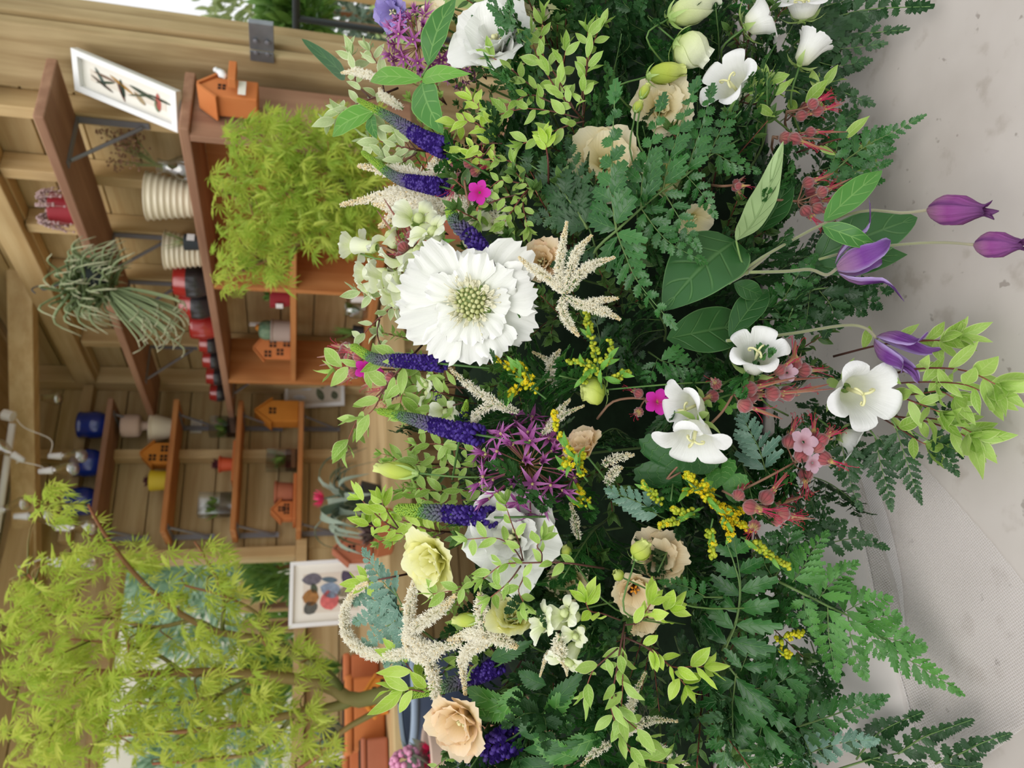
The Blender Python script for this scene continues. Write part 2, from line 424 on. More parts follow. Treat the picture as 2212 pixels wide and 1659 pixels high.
# ------------------------------------------------------------- leafy sprigs
def leafy(mb, q, L, k0=.15, dens=1., w=.4, up=None, wave=.12, whorl=5, tipscale=1.):
    m = len(q) - 1; tot = sum((a - b).length for a, b in zip(q, q[1:]))
    n = max(2, int(tot / L * 3.0 * dens)); az = rd() * 6.28
    for i in range(n):
        t = k0 + (1 - k0) * (i + .5) / n; k = min(int(t * m), m - 1)
        p = q[k].lerp(q[k + 1], t * m - k); tg = (q[k + 1] - q[k]).normalized()
        az += 2.4; X = anyperp(tg); Y = tg.cross(X)
        rad = X * cos(az) + Y * sin(az)
        dr = (tg * U(.45, .9) + rad * U(.7, 1.) - FW * .12).normalized()
        l = L * U(.7, 1.1) * (1 - .25 * (1 - t))
        leaf(mb, p, p + dr * l, jit(UPV + rad * .5, .5), l * w * U(.9, 1.2), .9, 1.1, 9, 4, U(-.16, .14), U(.05, .3), wave, 0, U(-.5, .5), wn=1.6)
    tg = (q[-1] - q[-2]).normalized(); X = anyperp(tg); Y = tg.cross(X)
    for i in range(whorl):
        a = az + 2 * PI * i / whorl; rad = X * cos(a) + Y * sin(a)
        dr = (tg * U(.8, 1.3) + rad * U(.5, .9)).normalized(); l = L * U(.65, 1.) * tipscale
        leaf(mb, q[-1], q[-1] + dr * l, jit(rad * -.4 + tg * .5 + UPV * .6, .3), l * w, .95, 1.15, 9, 4, U(-.12, .12), U(.1, .35), wave, 0, U(-.4, .4), wn=1.5)
def sprig(label, branches, L=40, mat='pitt', o=0., dens=1., w=.4, stem=2.6, smat='stem_red', group=None, cat='foliage', k0=.15, whorl=5, name='leafy_sprig', wave=.12):
    b0 = [S(q, o) for q in branches[0]]
    root = thing(name, label, cat, b0[0], group)
    st = MB(); fo = MB()
    for i, b in enumerate(branches):
        q = path(b, 10, o); l = px(L * 1.25, q[0])
        tube(st, q, px(stem * (1 if i == 0 else .75), q[0]), px(stem * .4, q[0]), 5)
        leafy(fo, q, l, k0 if i == 0 else min(k0, .12), dens, w, whorl=whorl, wave=wave)
    st.build('stem', M[smat], root); fo.build('foliage', M[mat], root)
    return root
def bigleaf(label, base, tip, w, mat='broad', a=.7, b=1.2, up=None, bend=.1, fold=.2, wave=.06, stalk=None, o=0., tw=0., cat='leaf', serr=0., nu=18, group=None):
    B, T = S(base, o), S(tip, o)
    root = thing('broad_leaf', label, cat, B, group)
    mb = MB(); leaf(mb, B, T, (up or UPV).normalized(), px(w, B), a, b, nu, 8, bend, fold, wave, serr, tw, rd())
    mb.build('blade', M[mat], root)
    if stalk:
        s = MB(); q = path(stalk, 8, o); tube(s, q, px(2.6, B), px(2.2, B), 6); s.build('stalk', M['stem_green'], root)
    return root

# ------------------------------------------------------------- flowers
def ring(A, hint=None):
    A = A.normalized(); X = anyperp(A) if hint is None else (hint - A * hint.dot(A)).normalized()
    return A, X, A.cross(X)
def foot(p, A, len_=.1):  # where a flower's stem goes down into the mound
    return [p, p - A * len_ * .5 + V((0, 0, -len_ * .2)), p - A * len_ * .8 + V((0, 0, -len_ * .8)) + FW * .03]
def stem_part(root, p, A, ln=.09, r=2.4, mat='stem_green', pts=None):
    q = catm(pts or foot(p, A, ln), 8); mb = MB(); tube(mb, q, px(r, p), px(r, p), 6); mb.build('stem', M[mat], root)
def scabiosa(label, c, R, A, mat='white'):
    p = S(c); A, X, Y = ring(A); r = px(R, p)
    root = thing('scabiosa_bloom', label, 'flower', p - A * r * .25)
    stem_part(root, p - A * r * .2, A)
    fan = [(0, .10), (.25, .34), (.5, .72), (.75, 1.), (1, .92)]
    n = 10
    for i in range(n):
        a = 2 * PI * i / n + U(-.1, .1); d = X * cos(a) + Y * sin(a); L = r * U(.62, 1.)
        mb = MB(); petal(mb, p + d * r * .16 - A * r * .06, d, A, L, r * U(.55, .95), U(.0, .4), U(-.5, .25), 14, 16, fan, U(-.15, .15), U(.05, .09), 3.5, .16, .14, side=U(-.1, .1)); mb.build('petal', M[mat], root)
    for i in range(9):
        a = 2 * PI * (i + .4) / 9 + U(-.2, .2); d = X * cos(a) + Y * sin(a); L = r * U(.34, .62)
        mb = MB(); petal(mb, p + d * r * .17 + A * r * .01, d, A, L, r * U(.42, .56), U(.3, .6), U(-.1, .3), 10, 12, fan, 0, U(.07, .12), 3., .2, .16); mb.build('petal', M[mat], root)
    fl = MB()
    for i in range(110):
        a = rd() * 6.28; d = X * cos(a) + Y * sin(a); rr = r * U(.17, .36)
        b = p + d * rr * .8 + A * r * .05; e = p + d * (rr + r * U(.0, .12)) + A * r * U(.12, .24)
        if i % 2: tube(fl, [b, (b + e) * .5 + A * r * .03, e], r * .008, r * .006, 4)
        else: petal(fl, b, d, A, r * U(.08, .14), r * .07, U(.6, 1.2), U(0, .8), 3, 3, ruf=.1)
        if i % 3 == 0: blob(fl, e, r * .014, d, 1.8)
    fl.build('floret', M['thread'], root)
    pin = MB(); k = 42
    for i in range(k):
        f = (i + .5) / k; a = i * 2.39996; rr = math.sqrt(f) * r * .24
        d = X * cos(a) + Y * sin(a); up = (A + d * (rr / r) * 1.6).normalized()
        blob(pin, p + d * rr + A * (r * .17 * (1 - f * .7)), r * U(.030, .042), up, 1.15, (U(.2, .9), .5, rd(), .5))
    pin.build('pincushion', M['pin'], root)
    dm = MB(); lathe(dm, p, A, smoothprof([(r * .3, -r * .08), (r * .25, r * .03), (r * .12, r * .09), (0, r * .11)], 8), 14); dm.build('disc', M['calyx'], root)
    return root
def lisianthus(label, c, R, A, mat='white', cat='flower', opening=1., whorls=3, eye=None, o=0., ruf=.05, frill=.06, npet=(5, 5, 4), hint=None):
    p = S(c, o); A, X, Y = ring(A, hint); r = px(R, p)
    b = p - A * r * .75
    root = thing('lisianthus_bloom', label, cat, b)
    stem_part(root, b, A)
    sets = [(1.25, .15 + .25 * (1 - opening), 1.28, 1.22), (1.4, .75 + .2 * (1 - opening), 1.1, 1.05), (1.5, 1.15, .9, .85)][:whorls]
    wp = [(0, .2), (.25, .55), (.55, .9), (.8, 1.), (1, .86)]
    for w, (a0, a1, L, W) in enumerate(sets):
        n = npet[w]
        for i in range(n):
            a = 2 * PI * (i + w * .5) / n + U(-.12, .12); d = X * cos(a) + Y * sin(a)
            mb = MB(); petal(mb, b + d * r * .05, d, A, r * L * U(.92, 1.06), r * W * U(.95, 1.1), a0 * U(.92, 1.), a1 + U(-.2, .2), 12, 12, wp, U(.12, .26), ruf * U(.7, 1.3), 2.2, .3, frill, side=U(-.06, .06)); mb.build('petal', M[mat], root)
    cal = MB()
    for i in range(5):
        a = 2 * PI * i / 5; d = X * cos(a) + Y * sin(a)
        leaf(cal, b, b + d * r * .32 + A * r * .35, A, r * .12, .8, 1.2, 6, 2)
    lathe(cal, b, A, [(r * .03, -r * .1), (r * .11, -r * .02), (r * .13, r * .08)], 8)
    cal.build('calyx', M['calyx'], root)
    if eye:
        e = MB(); 
        lathe(e, b, A, smoothprof([(r * .02, r * .05), (r * .24, r * .4), (r * .30, r * .52)], 6), 14, 0, .12, 5)
        e.build('throat', M[eye], root)
    e = MB()
    for i in range(5):
        a = 2 * PI * i / 5 + .4; d = X * cos(a) + Y * sin(a)
        q = [b + d * r * .04, b + d * r * .14 + A * r * .45]; tube(e, q, r * .012, r * .01, 4); blob(e, q[1], r * .045, d, 1.7)
    tube(e, [b, b + A * r * .55], r * .03, r * .02, 5); blob(e, b + A * r * .58, r * .06)
    e.build('stamen', M['anther' if eye else 'style'], root)
    return root
def bud(label, base, tip, w, mat='bud', o=0., sep=.55, cat='flower bud', ruf=1.):
    B, T = S(base, o), S(tip, o); A = (T - B); L = A.length; A.normalize(); r = px(w, B) / 2
    A, X, Y = ring(A)
    root = thing('lisianthus_bud', label, cat, B)
    stem_part(root, B, A, .08, 2.)
    mb = MB()
    n = 5
    for w_ in range(n):   # spirally furled petals
        a0 = 2 * PI * w_ / n; rows = []; cols = []
        for i in range(13):
            t = i / 12; row = []; cc = []
            rr = r * interp([(0, .25), (.2, .85), (.45, 1.), (.7, .86), (.88, .5), (1, .34 + .18 * ruf)], t)
            for j in range(9):
                v = j / 8; a = a0 + v * 2 * PI / n * 1.5 + t * 1.4
                k = rr * (1.05 - .16 * v) + (r * .1 * ruf * sin(v * 9 + w_) if t > .85 else 0)
                row.append(B + A * (L * (t - (.06 * v * t))) + X * (k * cos(a)) + Y * (k * sin(a))); cc.append((t, abs(v * 2 - 1), rd() * .2 + .2 * w_, v))
            rows.append(row); cols.append(cc)
        mb.grid(rows, cols)
    mb.build('furled_petal', M[mat], root)
    cal = MB()
    for i in range(5):
        a = 2 * PI * i / 5 + .3; d = X * cos(a) + Y * sin(a)
        q0 = B - A * L * .04; leaf(cal, q0 + d * r * .15, q0 + d * r * U(1.05, 1.3) + A * L * sep * U(.8, 1.1), d, r * .3, .6, 1.3, 7, 2, .12)
    lathe(cal, B - A * L * .06, A, [(r * .12, 0), (r * .35, L * .04), (r * .45, L * .1)], 8)
    cal.build('calyx', M['calyx'], root)
    return root
def campanula(label, c, tipc, R, mat='white_cool', o=0., o2=0., lobes=5, flare=1., hint=None, style=True, stem=None):
    """base pixel c, mouth-centre pixel tipc, mouth radius in pixels"""
    B, T = S(c, o), S(tipc, o2); A = T - B; L = A.length; A, X, Y = ring(A, hint); r = px(R, B)
    root = thing('bellflower', label, 'flower', B)
    if stem: stem_part(root, B, A, pts=[S(q) for q in stem], r=2.6)
    else: stem_part(root, B, A, .06, 2.4)
    mb = MB(); K = 60; rows = []; cols = []; n = 16; ph = rd() * 6
    for i in range(n + 1):
        t = i / n; row = []; cc = []
        for j in range(K):
            a = 2 * PI * j / K; lob = abs(cos(lobes * a / 2)) ** .8      # 1 at a lobe's middle, 0 at the notch
            tt = t * (.74 + .26 * lob ** .7)
            rr = r * interp([(0, .18), (.12, .42), (.35, .56), (.55, .66), (.75, .86), (.9, 1.05), (1, 1.22 * flare)], tt) * (1 + .05 * sin(2 * a + ph))
            h = L * interp([(0, 0), (.12, .12), (.35, .42), (.55, .66), (.75, .88), (.9, .97), (1, .95 - .1 * flare)], tt)
            fold = .07 * r * (lob - .5) * t
            row.append(B + A * (h) + X * ((rr + fold) * cos(a)) + Y * ((rr + fold) * sin(a))); cc.append((tt, 1 - lob, .4, (j * lobes / K) % 1))
        rows.append(row); cols.append(cc)
    mb.grid(rows, cols, True); mb.build('corolla', M[mat], root)
    cal = MB()
    for i in range(5):
        a = 2 * PI * i / 5 + PI / 5; d = X * cos(a) + Y * sin(a)
        leaf(cal, B - A * L * .08 + d * r * .08, B + d * r * U(.85, 1.1) + A * L * U(.05, .35), A * -1, r * .3, .7, 1.2, 9, 2, .12, .2, .08)
    lathe(cal, B - A * L * .12, A, [(r * .07, 0), (r * .17, L * .05), (r * .16, L * .11)], 8)
    cal.build('calyx', M['calyx'], root)
    if style:
        e = MB(); tube(e, [B + A * L * .1, B + A * L * .75], r * .07, r * .06, 6)
        for i in range(3):
            a = 2 * PI * i / 3; d = X * cos(a) + Y * sin(a); q = B + A * L * .74
            tube(e, catm([q, q + d * r * .16 + A * L * .10, q + d * r * .34 + A * L * .08, q + d * r * .34 - A * L * .02, q + d * r * .24], 10), r * .05, r * .03, 5)
        e.build('style', M['style'], root)
    return root
def clematis_bell(label, c, tipc, R, open_=0., stem=None, o=0., curl=.4, mat='clem', n=4, hint=None, L_=1.):
    B, T = S(c, o), S(tipc, o); A = T - B; L = A.length * L_; A, X, Y = ring(A, hint); r = px(R, B)
    root = thing('clematis_bell', label, 'flower', B)
    if stem:
        q = [S(s, o) for s in stem] + [B]; mb = MB(); tube(mb, catm(q, 14), px(3.4, B), px(3.6, B), 7); mb.build('stem', M['stem_grey'], root)
    for i in range(n):
        a = 2 * PI * i / n + .4; d = X * cos(a) + Y * sin(a); s = A.cross(d)
        mb = MB(); rows = []; cols = []; tw = U(-.25, .25); oo = open_ * U(.75, 1.25)
        for k in range(17):
            t = k / 16
            rad = r * interp([(0, .28), (.10, .66), (.28, 1.), (.5, .92 + oo * .3), (.7, .52 + oo * 1.15), (.85, .30 + oo * 2.), (1, .24 + curl * .7 + oo * 2.9)], t)
            h = L * (t - (curl * .10 + oo * .10) * t ** 4)
            hw = r * interp([(0, .22), (.1, .52), (.28, .80), (.5, .74), (.7, .5 + .1 * oo), (.85, .34 + .16 * oo), (.95, .22 + .1 * oo), (1, .03)], t)
            row = []; cc = []
            for j in range(9):
                v = -1 + j / 4
                rid = .10 * r * cos(v * PI * 3) * sin(PI * t) ** .5
                fr = (.12 + .14 * oo) * r * max(0, t - .5) * sin(v * 7 + t * 17 + i * 2) * abs(v)
                ang = hw * v / max(rad, r * .35) * (1 - oo * .3)
                q = B + A * h + (d * cos(ang) + s * sin(ang)) * (rad + rid + fr) + s * (tw * r * t * t)
                if oo: q += d * (oo * r * .25 * v * v * t)
                row.append(q); cc.append((t, abs(v), .3 + .1 * i, v * .5 + .5))
            rows.append(row); cols.append(cc)
        mb.grid(rows, cols); o_ = mb.build('sepal', M[mat], root)
    return root
def spike(label, pts, w0, w1, green=.25, o=0., mat='spike', cat='flower', curl=None, loose=0.):
    """veronica: base ... tip in pixels; w0 width at the foot, w1 at the tip"""
    q = path(pts, 40, o); root = thing('veronica_spike', label, cat, q[0])
    st = MB(); b = q[0]; tg = (q[1] - q[0]).normalized()
    foot_ = [b - tg * .05 + FW * .02, b] + q[1:]
    tube(st, catm(foot_, 40), px(2.5, b), px(2, b), 6); st.build('stem', M['stem_green'], root)
    fl = MB(); tot = sum((a - c).length for a, c in zip(q, q[1:])); step = px(w0 * .16, b); s = 0; az = 0; rows = 0
    t = 0.
    while t < 1:
        W = px(w0 + (w1 - w0) * t ** 1.3, b) / 2; k = min(int(t * 40), 39); p = q[k].lerp(q[k + 1], t * 40 - k)
        tg = (q[k + 1] - q[k]).normalized(); X = anyperp(tg); Y = tg.cross(X)
        br = W * (.24 if t < .6 else .2 - .06 * (t - .6)); m = max(6, int(2 * PI * W * .78 / (br * 1.75)))
        for i in range(m):
            a = 2 * PI * (i + (rows % 2) * .5) / m + U(-.12, .12); d = X * cos(a) + Y * sin(a)
            if loose and t < loose and rd() < .35: continue
            f = clamp(t / (1 - green) * .9 if green < 1 else 1); cc = (clamp(f * .95 + (t > 1 - green) * .06 + U(-.05, .05)), .5, rd(), .5)
            if t < .45 and rd() < .55:
                pp = p + d * W * .7
                for z in range(3):
                    dd = (d * .8 + tg * .3 + jit(X * cos(z * 2.1) + Y * sin(z * 2.1), .3) * .7).normalized()
                    leaf(fl, pp, pp + dd * br * 2.0, jit(tg, .5), br * 1.5, .7, .6, 3, 2, .2, .2, rn=rd())
                    for z2 in range(1, 4): pass
                n0 = len(fl.c)
                for z in range(n0 - 36, n0): fl.c[z] = (clamp(U(.0, .2)), .5, rd(), .5)
            else: blob(fl, p + d * (W * .8), br * U(.85, 1.1), (d + tg * .45).normalized(), 1.35, cc)
        rows += 1; t += max(.008, br * 1.55 / tot)
    blob(fl, q[-1], px(w1 * .45, b), (q[-1] - q[-2]).normalized(), 1.4, (.97, .5, .5, .5))
    fl.build('floret', M[mat], root)
    return root
def allium(label, c, R, A, n=34, o=0., spread=2.3, stars=30, cat='flower'):
    p = S(c, o); A, X, Y = ring(A); r = px(R, p); root = thing('allium_head', label, cat, p)
    pd = MB(); heads = []
    stem_part(root, p, A, .1, 3.)
    for i in range(n):
        f = (i + .5) / n; th = spread * f ** .55 * .62 + .1; a = i * 2.39996 + U(-.2, .2)
        d = (A * cos(th) + (X * cos(a) + Y * sin(a)) * sin(th)).normalized()
        e = p + d * r * U(.8, 1.02); tube(pd, catm([p + d * r * .03, p + d * r * .5 + jit(d, .3) * r * .02, e], 5), r * .014, r * .016, 4, rn=rd()); heads.append((e, d))
    pd.build('stalk_cluster', M['pedicel'], root)
    for e, d in heads:
        mb = MB(); D = jit(d, .35); D, x, y = ring(D); ph = rd() * 6; half = rd() < .22
        for k in range(6):
            a = ph + 2 * PI * k / 6; dr = x * cos(a) + y * sin(a)
            l = r * U(.34, .46); tip = e + dr * l * (.35 if half else .95) + D * l * (.9 if half else U(.0, .35))
            leaf(mb, e, tip, D, l * .2, .45, 1.2, 6, 2, U(-.05, .12), .35, rn=rd())
        for k in range(6):
            a = ph + .5 + k; dr = x * cos(a) + y * sin(a); tube(mb, [e, e + dr * r * .05 + D * r * .09], r * .006, r * .005, 3)
        mb.build('floret', M['allium'], root)
    ey = MB()
    for e, d in heads: blob(ey, e + d * r * .03, r * .035, d, 1.)
    ey.build('flower_eye', M['eye'], root)
    return root
def plume(label, branches, w=26, o=0., dens=1., stem=1.8, cat='flower', bead=.25, group=None, mat='plume'):
    """astilbe: each branch a list of pixels, foot to tip"""
    q0 = S(branches[0][0], o); root = thing('astilbe_plume', label, cat, q0, group)
    st = MB()
    for br in branches:
        q = path(br, 26, o); b = q[0]; tube(st, q, px(stem, b), px(stem * .5, b), 5)
        mb = MB(); tot = sum((x - y).length for x, y in zip(q, q[1:])); W = px(w, b) / 2
        n = int(tot / W * 95 * dens)
        for i in range(n):
            t = rd() ** .85; k = min(int(t * 26), 25); p = q[k].lerp(q[k + 1], t * 26 - k); tg = (q[k + 1] - q[k]).normalized()
            X = anyperp(tg); Y = tg.cross(X); a = rd() * 6.28; d = (X * cos(a) + Y * sin(a) + tg * U(-.3, .7)).normalized()
            env = interp([(0, .45), (.15, .95), (.55, 1.), (.8, .6), (1, .28)], t); l = W * env * U(.55, 1.1); rn = rd()
            if t > 1 - bead and rd() < .5 or rd() < .06:
                blob(mb, p + d * l * .7, W * U(.10, .15) * (1.15 - .4 * t), d, 1.1, (.1 if t > .9 else .5, .5, rn, .5), 1)
            else:
                s = d.cross(tg).normalized() * (W * .036); e = p + d * l
                o_ = len(mb.v); mb.v.extend([p - s, p + s, e + s * .9, e - s * .9]); mb.c.extend([(.15, .5, rn, .5)] * 2 + [(1, .5, rn, .5)] * 2); mb.face((o_, o_ + 1, o_ + 2, o_ + 3))
                for z in range(2):
                    dd = jit(d, .8); s2 = dd.cross(FW).normalized() * (W * .045); m_ = p + d * l * U(.4, .9); e2 = m_ + dd * l * .38
                    o_ = len(mb.v); mb.v.extend([m_ - s2, m_ + s2, e2 + s2, e2 - s2]); mb.c.extend([(.5, .5, rn, .5)] * 2 + [(1, .5, rn, .5)] * 2); mb.face((o_, o_ + 1, o_ + 2, o_ + 3))
        mb.build('plume_branch', [M[mat], M['plume_bead']], root)
    st.build('stem', M['stem_green'], root)
    return root
def solidago(label, branches, bead=4.2, open_=0., o=0., mat='gold_green', leaves=4, dens=1., cat='flower', spread=11, group=None):
    q0 = S(branches[0][0], o); root = thing('goldenrod_sprig', label, cat, q0, group)
    st = MB(); fb = MB(); lf = MB()
    for br in branches:
        q = path(br, 16, o); b = q[0]; tube(st, q, px(2.2, b), px(1.2, b), 5)
        tot = sum((x - y).length for x, y in zip(q, q[1:])); n = int(tot / px(bead, b) * 2.3 * dens); R = px(bead, b)
        for i in range(n):
            t = .15 + .85 * rd(); k = min(int(t * 16), 15); p = q[k].lerp(q[k + 1], t * 16 - k); tg = (q[k + 1] - q[k]).normalized()
            X = anyperp(tg); Y = tg.cross(X); a = rd() * 6.28; d = (X * cos(a) + Y * sin(a) + tg * .4).normalized()
            l = px(spread, b) * U(.4, 1.) * (1.1 - .6 * t); e = p + d * l
            tube(st, [p, e], R * .16, R * .16, 3)
            if rd() < open_:
                for z in range(8):
                    x, y = anyperp(d), d.cross(anyperp(d)); dd = (x * cos(z * .785) + y * sin(z * .785) + d * U(.2, .8)).normalized()
                    leaf(fb, e, e + dd * R * 1.5, d, R * .6, .6, .7, 3, 2, rn=rd(), m=1)
                blob(fb, e + d * R * .4, R * .6, d, 1., (rd(), .5, rd(), .5), 1)
            else: blob(fb, e, R * U(.8, 1.1), d, 1.2, (U(.2, 1), .5, rd(), .5))
        for i in range(leaves):
            t = U(.05, .7); k = int(t * 16); p = q[k]; tg = (q[k + 1] - q[k]).normalized(); d = jit(tg + anyperp(tg) * U(-1, 1) - FW * .3, .5); l = px(U(22, 44), b)
            leaf(lf, p, p + d * l, UPV, l * .28, .8, 1.1, 7, 2, .12, .25, rn=rd())
    st.build('stem', M['stem_green'], root); fb.build('flower_bead', [M[mat], M['gold_open']], root)
    if leaves: lf.build('foliage', M['broad_bright'], root)
    return root
def geranium(label, c, pods, o=0., stem=None, petals=None, cat='flower', nth=14, pr=17, threads=1.):
    """swollen red seed cluster; pods = list of (x, y, beak tip x, beak tip y[, size])"""
    C = S(c, o); root = thing('geranium_cluster', label, cat, C)
    st = MB(); q = path(stem, 8, o) if stem else catm(foot(C, -FW, .07), 6)
    tube(st, q, px(3, C), px(2.6, C), 6)
    th = MB()
    for i, pd in enumerate(pods):
        x, y, bx, by = pd[:4]; s = pd[4] if len(pd) > 4 else 1.
        oo = o + U(-.02, .012); B = S((x, y), oo); T = S((bx, by), oo + U(-.012, .004)); A = T - B; L = A.length; A.normalize(); r = px(pr * s, B) * .92
        tube(st, catm([C, (C + B) * .5 + FW * .004, B - A * r * .9], 6), px(2, C), px(1.8, C), 5)
        mb = MB(); h0 = -r * .95
        lathe(mb, B, A, smoothprof([(r * .12, h0), (r * .62, -r * .7), (r, -r * .05), (r * .82, r * .55), (r * .42, r * 1.1), (r * .26, r * 1.6), (r * .17, r * 1.6 + (L - r) * .5), (r * .05, max(L, r * 1.8))], 22), 30, 0, .09, 10, rd())
        X = anyperp(A); Y = A.cross(X)
        for k in range(5):
            a = k * 1.2566 + rd(); d = X * cos(a) + Y * sin(a); b0 = B + A * r * .7 + d * r * .5
            leaf(mb, b0, b0 + A * r * U(.9, 1.4) + d * r * U(.0, .5), d, r * .3, .6, 1.3, 6, 2, .1, rn=rd())
        mb.build('seed_pod', M['pod'], root)
        for k in range(int(nth * threads)):
            a = rd() * 6.28; d = X * cos(a) + Y * sin(a); l = r * U(2.0, 3.6); b0 = B + A * r * .9 + d * r * .2
            e = b0 + A * l + d * l * U(.0, .35); tube(th, catm([b0, b0 + A * l * .5 + d * l * .05, e, e + jit(d, .6) * l * .12], 7), r * .035, r * .03, 4, rn=rd())
            if k % 3 == 0: blob(th, e + d * l * .1, r * .07, A, 1.4, (1, .5, rd(), .5))
    st.build('stem', M['stem_pink'], root); th.build('thread_tuft', M['stamen'], root)
    for k, pt in enumerate(petals or []):
        x, y, R, mt = pt; p = S((x, y), o - .008); A, X, Y = ring(jit(-FW, .4)); r = px(R, p)
        for i in range(5):
            a = i * 1.2566 + .3; d = X * cos(a) + Y * sin(a); mb = MB(); petal(mb, p + d * r * .1, d, A, r, r * .85, .5, .0, 7, 6, ruf=.05, cup=.1); mb.build('petal', M[mt], root)
    return root
def snapdragon(label, stemp, florets, o=0., cat='flower', mat='snap', R=34):
    """florets = (base x, y, mouth x, y, size)"""
    q = path(stemp, 14, o); root = thing('snapdragon', label, cat, q[0])
    st = MB(); tube(st, q, px(3.4, q[0]), px(2.2, q[0]), 6); cal = MB()
    for fl in florets:
        bx, by, mx, my, s = fl; B = S((bx, by), o); T = S((mx, my), o - .014); A = T - B; L = A.length; A.normalize(); r = px(R * s, B)
        A, X, Y = ring(A, V((0, 0, 1)))
        mb = MB(); lathe(mb, B, A, smoothprof([(r * .2, 0), (r * .34, L * .2), (r * .36, L * .6), (r * .5, L * .95)], 8), 14, rn=rd())
        for a, l, w, a0, a1 in ((.42, 1.15, .95, 1.2, -.3), (-.42, 1.15, .95, 1.2, -.3)):
            d = X * cos(a) + Y * sin(a); petal(mb, B + A * L * .8 + d * r * .25, d, A, r * l, r * w, a0, a1, 10, 9, cup=.25, ruf=.09, frill=.05)
        for a in (PI, PI - .95, PI + .95):
            d = X * cos(a) + Y * sin(a); petal(mb, B + A * L * .8 + d * r * .3, d, A, r * .95, r * .8, 1.1, -.7, 10, 9, cup=-.2, ruf=.08)
        blob(mb, B + A * L * .95 - X * r * .1, r * .3, A, .8, (.2, .5, .5, .5))
        bl_ = mb.build('bloom', M[mat], root); cal = MB()
        for k in range(5):
            a = k * 1.2566; d = X * cos(a) + Y * sin(a); leaf(cal, B, B + d * r * .4 + A * r * .25, A, r * .3, .8, .9, 5, 2)
        cal.build('calyx', M['calyx'], bl_)
    st.build('stem', M['stem_green'], root)
    return root
def lobed_leaf(label, c, tip, R, mat='broad', o=0., stalk=None, lobes=5, cat='leaf'):
    """geranium leaf: rounded, deeply lobed and toothed"""
    p = S(c, o); T = S(tip, o); root = thing('lobed_leaf', label, cat, p); r = px(R, p)
    d0 = (T - p).normalized(); s0 = d0.cross(UPV).normalized(); n0 = s0.cross(d0)
    mb = MB(); K = 64; rows = []; cols = []
    for i in range(7):
        t = i / 6; row = []; cc = []
        for j in range(K + 1):
            a = -2.5 + 5. * j / K; lob = abs(cos((a / 5. * lobes) * PI)) if 1 else 1
            rr = r * (1 - .1 * abs(a)) * (.55 + .45 * lob ** .7) * (1 + .045 * sin(j * 2.1))
            tt = t * rr
            row.append(p + d0 * (tt * cos(a)) + s0 * (tt * sin(a)) + n0 * (r * (.07 * sin(a * 3) * t * t - .12 * t * t + .05 * t * (1 - lob)))); cc.append((t, .1 + .85 * (1 - lob), .4, j / K))
        rows.append(row); cols.append(cc)
    mb.grid(rows, cols); mb.build('blade', M[mat], root)
    if stalk: s = MB(); tube(s, path(stalk, 6, o), px(2.4, p), px(2.2, p), 6); s.build('stalk', M['stem_pink'], root)
    return root
# ============================================================= the arrangement, stem by stem
# ---- dark mound added under the stems so no light shows through the gaps
mb = MB(); rows = []; cols = []
for i in range(25):
    t = i / 24 * PI / 2; row = []; cc = []
    for j in range(64):
        a = 2 * PI * j / 64
        n = 1 + .05 * sin(5 * a + 3 * t) + .04 * sin(11 * a - 7 * t)
        row.append(V((.0 + .50 * cos(a) * cos(t) * n, .85 + .175 * sin(a) * cos(t) * n, TZ + .004 + .27 * sin(t) * (1 + .04 * sin(7 * a)))))
        cc.append((i / 24, .5, .5, j / 64))
    rows.append(row); cols.append(cc)
mb.grid(rows, cols, True)
M['light_block'] = m_plain('light_block_green', (22, 36, 22), .9, .1, var=.6, nscale=60, c2=(12, 20, 12), bs=.8)
tag(mb.build('light_block_mound', M['light_block']), 'dark green mound added under the flower stems to block light showing through', 'added mound')

# ---- fern fronds
frond('large glossy dark fern frond in the middle of the arrangement, over a cream flower',
      [(1268, 590, .03), (1288, 538, .01), (1330, 500), (1383, 452), (1430, 412), (1480, 380), (1535, 335), (1600, 300)],
      [([(1332, 500), (1323, 430), (1322, 330), (1330, 178)], 50, 8), ([(1332, 500), (1350, 548), (1381, 613), (1458, 707)], 50, 9),
       ([(1385, 450), (1388, 390), (1402, 330), (1435, 205)], 48, 8), ([(1385, 450), (1420, 498), (1455, 530), (1525, 568)], 34, 8),
       ([(1432, 410), (1446, 350), (1472, 270), (1508, 170)], 44, 8), ([(1432, 410), (1462, 462), (1490, 505), (1512, 542)], 32, 7),
       ([(1482, 378), (1500, 320), (1520, 260), (1540, 184)], 36, 8), ([(1482, 378), (1510, 410), (1530, 440), (1548, 470)], 26, 6),
       ([(1530, 338), (1548, 300), (1570, 255), (1590, 215)], 34, 7), ([(1545, 330), (1570, 345), (1600, 358), (1642, 372)], 30, 6)], 'fern', prof=.8, stem=3.4, o=-.02)
frond('dark fern pinnae pointing up-left, left of the cream flower', [(1300, 590, .03), (1275, 500, .01), (1245, 450)],
      [([(1270, 495), (1235, 440), (1180, 380), (1038, 288)], 54, 9), ([(1265, 470), (1225, 465), (1180, 470), (1140, 478)], 34, 6), ([(1250, 450), (1255, 400), (1240, 350), (1225, 300)], 34, 6), ([(1285, 530), (1260, 545), (1230, 560), (1190, 575)], 30, 6)], 'fern_dark', serr=.34, prof=.7)
frond('dark fern pinna hanging over the tabletop in the far upper corner', [(1690, 120, .04), (1750, 70), (1830, 40)],
      [([(1740, 75), (1800, 40), (1880, 20), (2010, 14)], 58, 10), ([(1740, 75), (1790, 70), (1860, 72), (1958, 64)], 50, 9), ([(1725, 90), (1770, 100), (1820, 105), (1912, 94)], 50, 9), ([(1715, 100), (1760, 130), (1810, 142), (1880, 130)], 46, 8), ([(1730, 60), (1770, 20), (1830, 0), (1900, -20)], 46, 8)], 'fern_dark')
